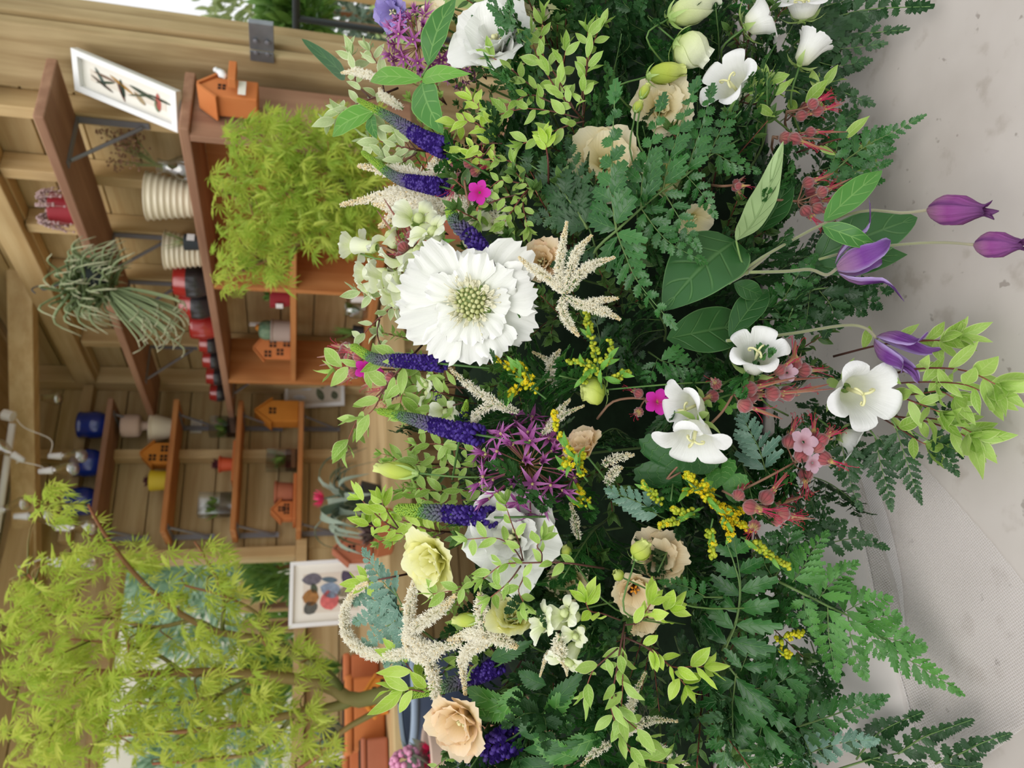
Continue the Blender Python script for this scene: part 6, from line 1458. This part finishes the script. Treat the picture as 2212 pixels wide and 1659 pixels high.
r = RB(); c = p + V((-.029, 0, .02)); r.box(c.x - .001, c.x, c.y - .014, c.y + .014, c.z - .01, c.z + .014); tag(r.build('price_label', K['white']), 'white sticker on the small pot of leggy seedling', 'label')
p = place_a(775, 755, .2, zb); rplant('grass_plant', 'hazy silver-pink grass tuft in the lower cell of the unit', p, 90, .10, .002, m_plain('hazy_pink', (206, 170, 160), .8, trans=.3), .7)
# framed print in the corner
bl = LV((.30, .06, 1.0)); br = LV((.04, .09, 1.0))
bl = place_b(745, 876, .10); br = V((bl.x + .235, bl.y - .0, bl.z))
frame('grey-white framed leaf print standing in the corner behind the shelf unit', bl, br, .30, V((0, .06, 0)), (K['white'], K['printbg2']), .018, .016, .004,
      [(.2, .8, .16, .28, 1.4, (214, 218, 226)), (.5, .72, .18, .34, 1.2, (216, 220, 230)), (.8, .8, .16, .28, 1.7, (210, 214, 222)), (.25, .4, .2, .3, .4, (112, 120, 96)), (.6, .38, .22, .3, .2, (120, 126, 104)), (.2, .12, .2, .2, .3, (104, 110, 90)), (.55, .12, .2, .2, .2, (112, 118, 96)), (.85, .4, .14, .36, 1.4, (206, 212, 222))])

# ---- bulbs on wires and the tube lamp
def bulb(label, x, y, d, dirx=(0, 0, -1), wire=None):
    p = LV(at_d(x, y, d)); A = V(dirx).normalized(); t = rthing('string_bulb', label, 'light bulb', p, 'clear bulbs of the string lights')
    r = RB(); lathe(r, p, A, smoothprof([(.013, 0), (.014, .015), (.024, .045), (.029, .066), (.022, .086), (.001, .094)], 18), 18); r.build('glass_bulb', K['bulb'], t, True)
    r = RB(); lathe(r, p, A, [(.001, -.045), (.010, -.044), (.012, -.02), (.0145, -.002), (.0145, .004), (.001, .005)], 14); r.build('cap', K['white'], t, True)
    r = RB(); tube(r, [p, p + A * .03, p + A * .05 + V((.006, 0, 0)), p + A * .03 + V((.008, 0, 0))], .0015, .0015, 4); r.build('filament', K['anther2'], t)
    if wire: r = RB(); tube(r, catm([p - A * .04] + [LV(at_d(a, b, c)) for a, b, c in wire], 14), .002, .002, 4); r.build('wire', K['paper'], t)
    return t
K['anther2'] = m_plain('filament', (220, 190, 130), .5)
for lb, x, y, d, dr, wr in (('dark-capped clear bulb hanging alone near the corner', 84, 860, 3.3, (0, 0, -1), [(55, 858, 3.3)]), ('upper clear bulb before the middle blue pot', 132, 985, 3.0, (0, 0, -1), [(110, 950, 3.), (55, 925, 3.), (35, 905, 3.)]), ('clear bulb just right of the middle blue pot bulb, hanging slightly higher', 112, 1016, 2.9, (.1, 0, -1), [(90, 1008, 2.9), (35, 995, 2.9)]),
                            ('clear bulb beside the tube lamp, pointing up', 30, 983, 2.9, (.5, 0, .8), [(35, 1000, 2.9)]), ('second clear bulb beside the tube lamp, close to the picture edge', 6, 1100, 2.9, (.3, 0, -1), [(-10, 1098, 2.9)]), ('clear bulb half hidden by the first maple twigs', 60, 1115, 2.8, (0, 0, -1), [(45, 1117, 2.8)]), ('clear bulb among the maple leaves by the shelf end', 150, 1140, 2.8, (0, 0, -1), [(100, 1130, 2.8)]), ('pair-like clear bulb deep among the maple leaves, over the window', 130, 1213, 2.7, (.0, 0, -1), [(100, 1205, 2.7), (40, 1225, 2.7)]), ('neighbouring clear bulb among the maple leaves, slightly lower', 150, 1220, 2.75, (.1, 0, -1), [(110, 1210, 2.75)])):
    bulb(lb, x, y, d, dr, wr)
t_ = rthing('tube_lamp', 'white fluorescent tube lamp fixed under the roof', 'lamp', LV(at_d(14, 1000, 3.)))
a, b = LV(at_d(27, 915, 3.)), LV(at_d(-8, 1150, 3.)); r = RB(); tube(r, [a, b], .013, .013, 12); r.build('tube', K['white'], t_, True)
r = RB(); tube(r, [LV(at_d(8, 895, 3.)), LV(at_d(28, 900, 3.))], .022, .022, 8); r.build('holder', K['white'], t_)

# ---- bench with terracotta, left of the arrangement
BZ = .935
bq = on_z(852, 1560, BZ)
BB = bq[1]
t_ = rthing('potting_bench', 'pale timber bench along the back wall carrying clay planters', 'bench', LV((1.6, BB / 2, 0)))
RB().bx(.42, 3.2, .12, BB - .06, BZ - .03, BZ, c=(0, .5, .3, .5)).build('top', W['beamx'], t_, bevel=.003)
RB().bx(.42, 3.2, BB - .059, BB, BZ - .075, BZ + .002, c=(0, .5, .7, .5)).build('front_rail', W['beamx'], t_, bevel=.003)
for a in (.5, 1.8, 3.1):
    for b in (.18, BB - .12): RB().bx(a, a + .06, b, b + .05, 0, BZ - .0305, c=(0, .5, rd(), .5)).build('leg', W['beamz'], t_, bevel=.003)
def on_bench(x, y): q = on_z(x, y, BZ + .003); return V((-q[0], -q[1], BZ + .003))
def planter(label, p, w, d, h, mat, rot=0., plant=None):
    t = rthing('clay_planter', label, 'planter', p); t.rotation_euler = (0, 0, ANG + rot); m = RB()
    for z0, z1, k in ((0, h * .8, .92), (h * .8, h, 1.)): m.box(p.x - w / 2 * k, p.x + w / 2 * k, p.y - d / 2 * k, p.y + d / 2 * k, p.z + z0, p.z + z1 - (.0005 if z0 == 0 else 0))
    m.build('trough', mat, t, bevel=.008); s = RB(); s.box(p.x - w * .44, p.x + w * .44, p.y - d * .42, p.y + d * .42, p.z + h * .8, p.z + h + .001); s.build('soil', K['soil'], t); return t
def sc_(p): return (p - toL(CAM)).length / FPX
p = on_bench(832, 1535); s = sc_(p)
planter('big orange terracotta trough standing on the bench front edge', p + V((0, .06, 0)), 145 * s, .13, 78 * s, K['terra_or'])
house('ochre clay house front with crossed windows before the big trough', on_bench(836, 1520) + V((.02, -.03, 0)), 66 * s, .03, 26 * s, 24 * s, K['ochre'], wins=((.1, .8), (-.2, .4), (.3, -.3 + .5)), ws=.15)
p = on_bench(822, 1440); s = sc_(p); planter('red terracotta trough with thin grass on the bench, beside the white frame', p + V((0, .10, 0)), 70 * s, .12, 72 * s, K['terra'])
rplant('grass_plant', 'thin green grassy plant growing from the red trough', p + V((.02, .1, 70 * s)), 40, .12, .006, K['fern2'], .7)
p = on_bench(838, 1632); s = sc_(p); planter('dull terracotta square pot at the bench corner, bottom of the picture', p + V((0, .03, 0)), 72 * s, .1, 52 * s, K['terra_dk'])
p = on_bench(815, 1655); planter('bright terracotta trough behind the dull square pot', p + V((0, .14, 0)), 90 * s, .12, 72 * s, K['terra'])
p = on_bench(790, 1590); s = sc_(p); house('orange clay house behind the big trough among maple stems', p + V((.0, .18, 0)), 60 * s, .06, 50 * s, 26 * s, K['terra_or'], wins=((-.2, .7), (.2, .7)), ws=.15)
p = on_bench(800, 1560); rplant('silver_plant', 'silvery grey-green plant mass behind the big trough', p + V((-.05, .24, .06)), 120, .16, .03, K['silver'], 1.1)
p = on_bench(800, 1640); rplant('silver_plant', 'second silvery plant behind the square pot at the picture edge', p + V((-.02, .26, .06)), 90, .16, .03, K['silver'], 1.1)
p = on_bench(778, 1625) ; r = RB(); tube(r, [LV(at_d(745, 1628, 2.4)), LV(at_d(668, 1646, 2.4))], .011, .011, 10); tag(r.build('white_pipe', K['white'], None, True), 'white pipe standing behind the clay pots at the picture edge', 'pipe')
# frame and houses at bench level
p0 = on_bench(808, 1208); s = sc_(p0)
bl = on_bench(800, 1350); br = on_bench(800, 1206); bl = V((bl.x, br.y, br.z)); 
frame('white framed print of coloured leaves standing on the bench below the window', bl, br, 168 * s, V((0, .03, 0)), (K['white'], K['printbg']), .016, .013, .034,
      [(.86, .84, .22, .24, 1.6, (120, 116, 128)), (.62, .80, .12, .14, .3, (90, 100, 84)), (.4, .86, .3, .2, 1.5, (176, 128, 80)), (.14, .86, .26, .16, .6, (104, 104, 100)), (.3, .52, .34, .24, .2, (226, 120, 120)), (.55, .5, .28, .26, 1.2, (150, 166, 190)), (.82, .52, .1, .2, 1.4, (104, 124, 140)), (.84, .2, .2, .2, .5, (96, 88, 110)), (.5, .2, .2, .26, 1.9, (150, 140, 120)), (.2, .2, .16, .24, 1.3, (124, 116, 96))])
p = on_bench(802, 1195); s = sc_(p); house('brown-orange clay house with one pale window leaning by the white framed print', p + V((.0, -.05, 0)), 50 * s, .05, 50 * s, 28 * s, K['terra_dk'], wins=((.0, .85),), ws=.15)
p = on_bench(850, 1165); s = sc_(p); pot('terracotta bowl of mixed succulents on the bench in front of the arching plant', p + V((.03, .02, 0)), 48 * s, 54 * s, 34 * s, K['terra'], 'clay_bowl')
rplant('succulent_mix', 'mauve and grey succulents filling the terracotta bowl', p + V((.03, .02, 34 * s)), 150, .06, .015, K['mauve'], 1.2)
# arching plant with a pink bloom
c = on_bench(820, 1085); s = sc_(c)
pot('dark pot of the arching grey-leaved plant, hidden low behind the flowers', c, .06, .075, .06, K['darkpot'])
t_ = rthing('arching_bromeliad', 'grey-green arching strap-leaved plant on the bench with a pink bloom', 'plant', c + EZ * .05); f = RB()
for i in range(22):
    a = rd() * 6.28; d = V((cos(a), sin(a) * .6, 0)); b = c + EZ * .05; l = U(.12, .26); h = U(.06, .16)
    q = catm([b, b + d * l * .4 + EZ * h, b + d * l * .8 + EZ * h * .9, b + d * l + EZ * (h - U(.04, .14))], 10); w = U(.014, .02)
    rows = []; cols = []; sd_ = V((-d.y, d.x, 0)).normalized()
    for k, z in enumerate(q):
        ww = w * (1 - (k / 10) ** 2.2) + .001; rows.append([z - sd_ * ww + EZ * .004, z, z + sd_ * ww + EZ * .004]); cols.append([(k / 10, 1, .5, 0), (k / 10, 0, .5, .5), (k / 10, 1, .5, 1)])
    f.grid(rows, cols)
f.build('foliage', K['silver'], t_, True)
e = place_b(700, 1077, -c.y * -1 if False else abs(c.y)); st = RB(); tube(st, catm([c + EZ * .05, (c + e) * .5 + V((.02, 0, .02)), e], 8), .004, .003, 6); st.build('flower_stem', K['silver'], t_, True)
r = RB()
for i in range(16):
    a = i * 2.4; d = V((cos(a), sin(a), U(.5, 1.6))).normalized(); leaf(r, e, e + d * .045, V((cos(a), sin(a), -.5)), .012, .6, 1., 5, 2, .1, .2)
r.build('flower', K['pinkfl'], t_, True)
# bucket, and the things at the lower left
q = at_d(878, 1495, 1.62); p = V((-q[0], -q[1], q[2])); rr = 118 * 1.62 / FPX
t_ = rthing('navy_bucket', 'navy blue bucket with a pale rim standing below the maple stems', 'bucket', V((p.x, p.y, p.z - .24)))
b0 = V((p.x, p.y, p.z - .24)); r = RB(); lathe(r, b0, EZ, [(.001, 0), (rr * .68, 0), (rr * .98, .236), (rr * .97, .238), (rr * .94, .232), (rr * .66, .012), (.001, .010)], 40); r.build('body', K['navy'], t_, True)
r = RB(); lathe(r, b0, EZ, [(rr * .955, .232), (rr * .985, .229), (rr * 1.03, .236), (rr * 1.03, .244), (rr * .98, .246), (rr * .955, .238)], 40); r.build('rim', K['navyrim'], t_, True)
r = RB(); tube(r, [b0 + V((.0, rr * .8, .18)), b0 + V((.0, rr * .97, .26)), b0 + V((.0, rr * 1.05, .22))], .011, .009, 8); r.build('clip', K['white'], t_)
def stool(label, p, w, z):
    t = rthing('display_stool', label, 'stool', V((p.x, p.y, 0))); RB().bx(-p.x - w, -p.x + w, -p.y - w, -p.y + w, z - .03, z, c=(0, .5, .4, .5)).build('seat', W['shelfx'], t, bevel=.003)
    for i in (-1, 1):
        for j in (-1, 1): RB().bx(-p.x + i * w * .85 - .018, -p.x + i * w * .85 + .018, -p.y + j * w * .85 - .018, -p.y + j * w * .85 + .018, 0, z - .0302, c=(0, .5, rd(), .5)).build('leg', W['shelfz'], t)
stool('wooden stool under the navy bucket', b0, .10, b0.z - .001)
q = at_d(935, 1648, 1.36); p = V((-q[0], -q[1], q[2])); stool('wooden stool under the pink-flowered pot at the picture edge', p, .07, p.z - .07)
pot('pale pink clay pot at the lower picture edge beside the bucket', p + EZ * -.069, .05, .065, .08, K['pinkgrey'])
t_ = rthing('hydrangea', 'pink cluster-flowered plant at the lower picture edge beside the bucket', 'plant', p + EZ * .0); f = RB(); tuft(f, p + EZ * .0, 40, .07, .03, 1.2); f.build('foliage', K['silver'], t_, True)
r = RB(); c = LV(at_d(880, 1650, 1.34))
for i in range(80): d = jit(V((0, 0, .2)), 1.); blob(r, c + d * .026, .0062, d)
r.build('flower_head', m_plain('rose_pink', (232, 150, 190), .6, var=.5, nscale=60, c2=(244, 190, 214), trans=.2), t_, True)
r = RB()
for x, y in ((925, 1650), (945, 1632), (930, 1615), (912, 1658)):
    c2 = LV(at_d(x, y, 1.34))
    for i in range(14): d = jit(V((0, 0, .6)), .8); leaf(r, c2, c2 + d * .022, -d, .008, .7, 1, 4, 2)
r.build('small_flower', K['pinkfl'], t_, True)

# ---- the two maples (leaves hung on real branches)
def maple_leaf(mb, p, ax, up, L, rn):
    s = ax.cross(up); s = s.normalized() if s.length > 1e-3 else anyperp(ax); n = s.cross(ax)
    for k, (a, l) in enumerate(((0, 1.), (.45, .92), (-.45, .92), (.95, .7), (-.95, .7), (1.6, .36), (-1.6, .36))):
        d = ax * cos(a) + s * sin(a); w = d.cross(n) * (L * l * .052); o = len(mb.v); m = p + d * (L * l * .5)
        mb.v.extend([p, m + w + n * L * .02, p + d * L * l - n * (L * .14 * l), m - w + n * L * .02])
        mb.c.extend([(0, .2, rn, .5), (.5, 1, rn, 1), (1, .5, rn, .5), (.5, 1, rn, 0)]); mb.face((o, o + 1, o + 2)); mb.face((o, o + 2, o + 3))
def maple(label, branches, clouds, d0, L, mat, name='japanese_maple', dn=1.):
    B = P(branches[0][0][0][0], branches[0][0][0][1], d0)
    t = thing(name, label, 'tree', B); tr = MB(); fo = MB(); tips = []
    for pts, r0, r1 in branches:
        q = catm([P(x, y, d0 + (z[0] if z else 0)) for x, y, *z in pts], 18); tube(tr, q, r0, r1, 7); tips.append(q)
    for x, y, rx, ry, n, dz in clouds:
        for i in range(int(n * dn)):
            a = rd() * 6.28; r = math.sqrt(rd()); X, Y = x + rx * r * cos(a), y + ry * r * sin(a); p = P(X, Y, d0 + dz + U(-.16, .16))
            if i % 9 == 0:   # a twig to the nearest branch
                b = min((z for q in tips for z in q), key=lambda z: (z - p).length)
                if (b - p).length < .5: tube(tr, catm([b, (b + p) * .5 + V((U(-.02, .02), U(-.02, .02), .02)), p], 6), .0022, .0012, 4)
            rn = rd()
            for z in range(3):
                ax = (V((U(-.8, .8), U(-.8, .8), U(-1.1, .1)))).normalized(); l = L * U(.7, 1.15)
                maple_leaf(fo, p + jit(V(), 1) * L * .5, ax, jit(V((0, -.5, .6)), .6), l, rd())
    tr.build('trunk', K['bark'], t); fo.build('foliage', mat, t, False); return t
random.seed(4)
maple('tall young maple with feathery yellow-green leaves in front of the window',
      [([(880, 1500), (830, 1500), (760, 1512), (700, 1478), (560, 1458), (440, 1452), (300, 1455), (160, 1448), (40, 1440)], .020, .004),
       ([(760, 1512), (730, 1525), (650, 1540), (540, 1560), (400, 1580), (240, 1590)], .013, .003), ([(735, 1490), (690, 1440), (620, 1405), (560, 1380), (470, 1365), (380, 1320), (300, 1250), (230, 1160), (190, 1090)], .012, .003),
       ([(845, 1520), (790, 1550), (740, 1580), (690, 1630), (640, 1665)], .008, .004), ([(470, 1365), (420, 1340), (330, 1355), (220, 1330), (120, 1300), (60, 1240)], .006, .002), ([(560, 1458), (470, 1500), (380, 1520), (250, 1520), (120, 1560)], .006, .002), ([(480, 1362), (480, 1280), (440, 1200), (420, 1170)], .005, .002), ([(640, 1540), (560, 1620), (450, 1640), (330, 1650)], .006, .003), ([(620, 1405), (560, 1330), (490, 1290), (400, 1265)], .005, .002), ([(400, 1455), (330, 1410), (240, 1390), (150, 1380)], .005, .002)],
      [(60, 1600, 70, 60, 34, 0), (60, 1500, 60, 60, 30, 0), (40, 1420, 45, 50, 24, 0), (40, 1330, 50, 60, 30, 0), (90, 1250, 60, 50, 26, 0), (105, 1085, 50, 40, 22, 0), (190, 1190, 50, 60, 26, 0), (140, 1330, 60, 60, 40, 0), (150, 1430, 60, 60, 44, 0), (170, 1540, 70, 70, 60, 0), (150, 1630, 80, 40, 44, 0), (280, 1260, 60, 60, 22, 0), (270, 1380, 70, 60, 46, 0), (290, 1490, 80, 60, 56, 0), (310, 1600, 80, 60, 60, 0),
       (380, 1330, 60, 60, 20, 0), (420, 1210, 50, 45, 12, 0), (420, 1430, 70, 60, 42, 0), (430, 1540, 70, 60, 46, 0), (450, 1630, 80, 40, 44, 0), (520, 1320, 60, 60, 16, 0), (540, 1400, 60, 60, 32, 0), (560, 1500, 60, 60, 42, 0), (570, 1600, 70, 60, 46, 0), (650, 1440, 40, 50, 20, 0), (650, 1560, 50, 50, 26, 0), (690, 1640, 60, 30, 20, 0), (460, 1260, 50, 40, 16, 0), (330, 1200, 50, 45, 18, 0)], 1.66, .044, K['acer'], dn=.52)
t_ = None
maple('bushy yellow-green feathery maple in front of the shelf unit',
      [([(900, 420), (820, 415), (740, 410), (660, 415), (580, 420), (500, 430)], .014, .003), ([(760, 410), (690, 350), (620, 310), (540, 290), (500, 300)], .008, .002), ([(780, 410), (700, 470), (640, 530), (560, 570), (490, 600)], .008, .002), ([(700, 410), (620, 400), (530, 380)], .006, .002), ([(640, 530), (620, 580), (600, 610)], .004, .002), ([(740, 410), (760, 340), (770, 280)], .005, .002)],
      [(530, 320, 50, 55, 30, 0), (600, 280, 60, 40, 34, 0), (680, 300, 60, 50, 44, 0), (750, 330, 50, 60, 40, 0), (520, 410, 55, 55, 46, 0), (600, 380, 60, 60, 60, 0), (680, 400, 60, 60, 70, 0), (750, 420, 50, 60, 54, 0), (540, 490, 55, 50, 36, 0), (620, 470, 60, 50, 52, 0), (690, 490, 60, 50, 50, 0), (750, 510, 50, 40, 36, 0), (540, 560, 40, 40, 20, 0), (600, 570, 35, 50, 22, 0), (490, 590, 25, 45, 13, 0), (490, 520, 25, 30, 8, 0), (740, 270, 60, 40, 26, 0), (800, 330, 40, 80, 30, 0), (800, 440, 40, 60, 34, 0)], 1.85, .045, K['acer_mid'], 'maple_shrub', .72)
q = inroom(P(905, 420, 1.85)); p = V((-q[0], -q[1], q[2])); stool('wooden stool under the bushy maple, hidden behind the flowers', p, .14, p.z - .2)
pot('brown pot of the bushy maple, hidden behind the flowers', p - EZ * .199, .09, .12, .2, K['terra_dk'])

# ---- table, cloth and netting
t_ = thing('trestle_table', 'pale grey stained tabletop under the flower arrangement', 'table', V((0, .7, 0)))
t = NT('stained_tabletop'); c = t.coord((1, 1, 1)); n1 = t.noise(7., c, 5.); n2 = t.noise(38., c, 4.); n3 = t.noise(90., c, 2.)
col = t.mix(t.step(n1, .35, .75), srgb(196, 189, 183), srgb(178, 170, 163)); col = t.mix(t.math('MULTIPLY', t.step(n2, .58, .72), .4), col, srgb(146, 134, 122)); col = t.mix(t.math('MULTIPLY', t.step(n3, .68, .75), .5), col, srgb(110, 98, 88))
t.end(col, .6, .3, t.bump(n2, .08, .002)); K['table'] = t.m
m = MB(); m.box(-1.3, 1.3, .12, 1.12, TZ - .03, TZ); m.build('tabletop', K['table'], t_, False, .004)
for x in (-1.2, 1.15):
    for y in (.18, 1.02): m = MB(); m.box(x, x + .05, y, y + .05, 0, TZ - .0305); m.build('leg', K['bracket'], t_, False)
def onT(x, y, z): return P(x, y, tabd(x, y, z))
K['cloth'] = m_plain('white_cloth', (214, 208, 204), .85, .1, var=.3, nscale=9, c2=(200, 194, 188))
def sheet(mb, edge, back, z, n=12, th=.004):
    """flat cloth on the table from an edge line (pixels) to a straight back line in the world"""
    e = catm([onT(x, y, z) for x, y in edge], n); rows = []; cols = []
    for k in (0., .003, .5, 1.):
        row = []; cc = []
        for i, p in enumerate(e):
            b = V((p.x, back, z)); q_ = p.lerp(b, k); q_.z = z if k else TZ + .0006; row.append(q_); cc.append((k, .5, .5, i / n))
        rows.append(row); cols.append(cc)
    mb.grid(rows, cols)
m = MB(); sheet(m, [(1806, 960), (1818, 1010), (1838, 1100), (1862, 1200), (1880, 1290), (1915, 1400), (1945, 1500), (1970, 1600), (2000, 1700)], .86, TZ + .006)
tag(m.build('folded_cloth', K['cloth']), 'white folded cloth under the arrangement, its edge running beside the netting', 'cloth')
t = NT('netting'); u, v, r, a = t.lc(); c = t.coord((1, 1, 1)); s_ = t.n('ShaderNodeSeparateXYZ'); t.l(c, s_.inputs[0])
g1 = t.math('SINE', t.math('MULTIPLY', t.math('ADD', s_.outputs[0], s_.outputs[1]), 2600.)); g2 = t.math('SINE', t.math('MULTIPLY', t.math('SUBTRACT', s_.outputs[0], s_.outputs[1]), 2600.))
al = t.math('ADD', t.math('MULTIPLY', t.step(t.math('MAXIMUM', g1, g2), .55, .95), .42), t.math('MULTIPLY', r, .5), True)
t.end(srgb(236, 232, 232), .8, .1, None, .2, alpha=al); K['net'] = t.m
m = MB(); N = 14; L_ = catm([onT(x, y, TZ + .0075) for x, y in [(1812, 1000), (1850, 1120), (1890, 1290), (1950, 1480), (2010, 1720)]], N); R_ = catm([onT(x, y, TZ + .0016) for x, y in [(1990, 1000), (2080, 1100), (2170, 1205), (2260, 1330), (2330, 1480)]], N)
rows = []; cols = []
for k in range(9):
    f = k / 8; row = []; cc = []
    for i in range(N + 1):
        q_ = L_[i].lerp(R_[i], f); q_.z = TZ + .0018 + (.0062 if k == 0 else 0); row.append(q_); cc.append((f, .5, .16, i / N))
    rows.append(row); cols.append(cc)
m.grid(rows, cols)
def strip(mb, a, b, dz, rn):
    A2 = catm([onT(x, y, TZ + dz) for x, y in a], 20); B2 = catm([onT(x, y, TZ + dz) for x, y in b], 20)
    mb.grid([A2, B2], [[(0, .5, rn, .5)] * 21] * 2)
tn = thing('tulle_netting', 'fine white netting lying on the tabletop beside the arrangement', 'netting', L_[5]); m.build('net', K['net'], tn, False)
m = MB(); strip(m, [(1848, 990), (1886, 1120), (1930, 1240), (1948, 1330), (1956, 1430)], [(1872, 990), (1915, 1110), (1945, 1235), (1954, 1330), (1959, 1430)], .0032, .75); m.build('hem', K['net'], tn, False)
w = bpy.data.worlds.new('overcast_sky'); SC.world = w; w.use_nodes = True
nt = w.node_tree; nt.nodes.clear()
bg = nt.nodes.new('ShaderNodeBackground'); ot = nt.nodes.new('ShaderNodeOutputWorld'); nt.links.new(bg.outputs[0], ot.inputs[0])
bg.inputs[0].default_value = (.98, .99, 1.0, 1); bg.inputs[1].default_value = 1.0
sd = bpy.data.lights.new('daylight', 'SUN'); sd.energy = 1.6; sd.angle = math.radians(50); sd.color = (1, .97, .92)
so = bpy.data.objects.new('daylight', sd); COL.objects.link(so); so.rotation_euler = (math.radians(38), math.radians(-22), 0)
SC.view_settings.view_transform = 'Standard'; SC.view_settings.look = 'None'; SC.view_settings.exposure = 0.06; SC.view_settings.gamma = 1
SC.cycles.max_bounces = 5; SC.cycles.diffuse_bounces = 3; SC.cycles.glossy_bounces = 2; SC.cycles.transmission_bounces = 2; SC.cycles.transparent_max_bounces = 5
SC.cycles.use_adaptive_sampling = True; SC.cycles.adaptive_threshold = .025; SC.cycles.sample_clamp_indirect = 4.0; SC.cycles.caustics_reflective = False; SC.cycles.caustics_refractive = False
for o in bpy.data.objects:
    for k in ('_w', 'used'):
        if k in o.keys(): del o[k]
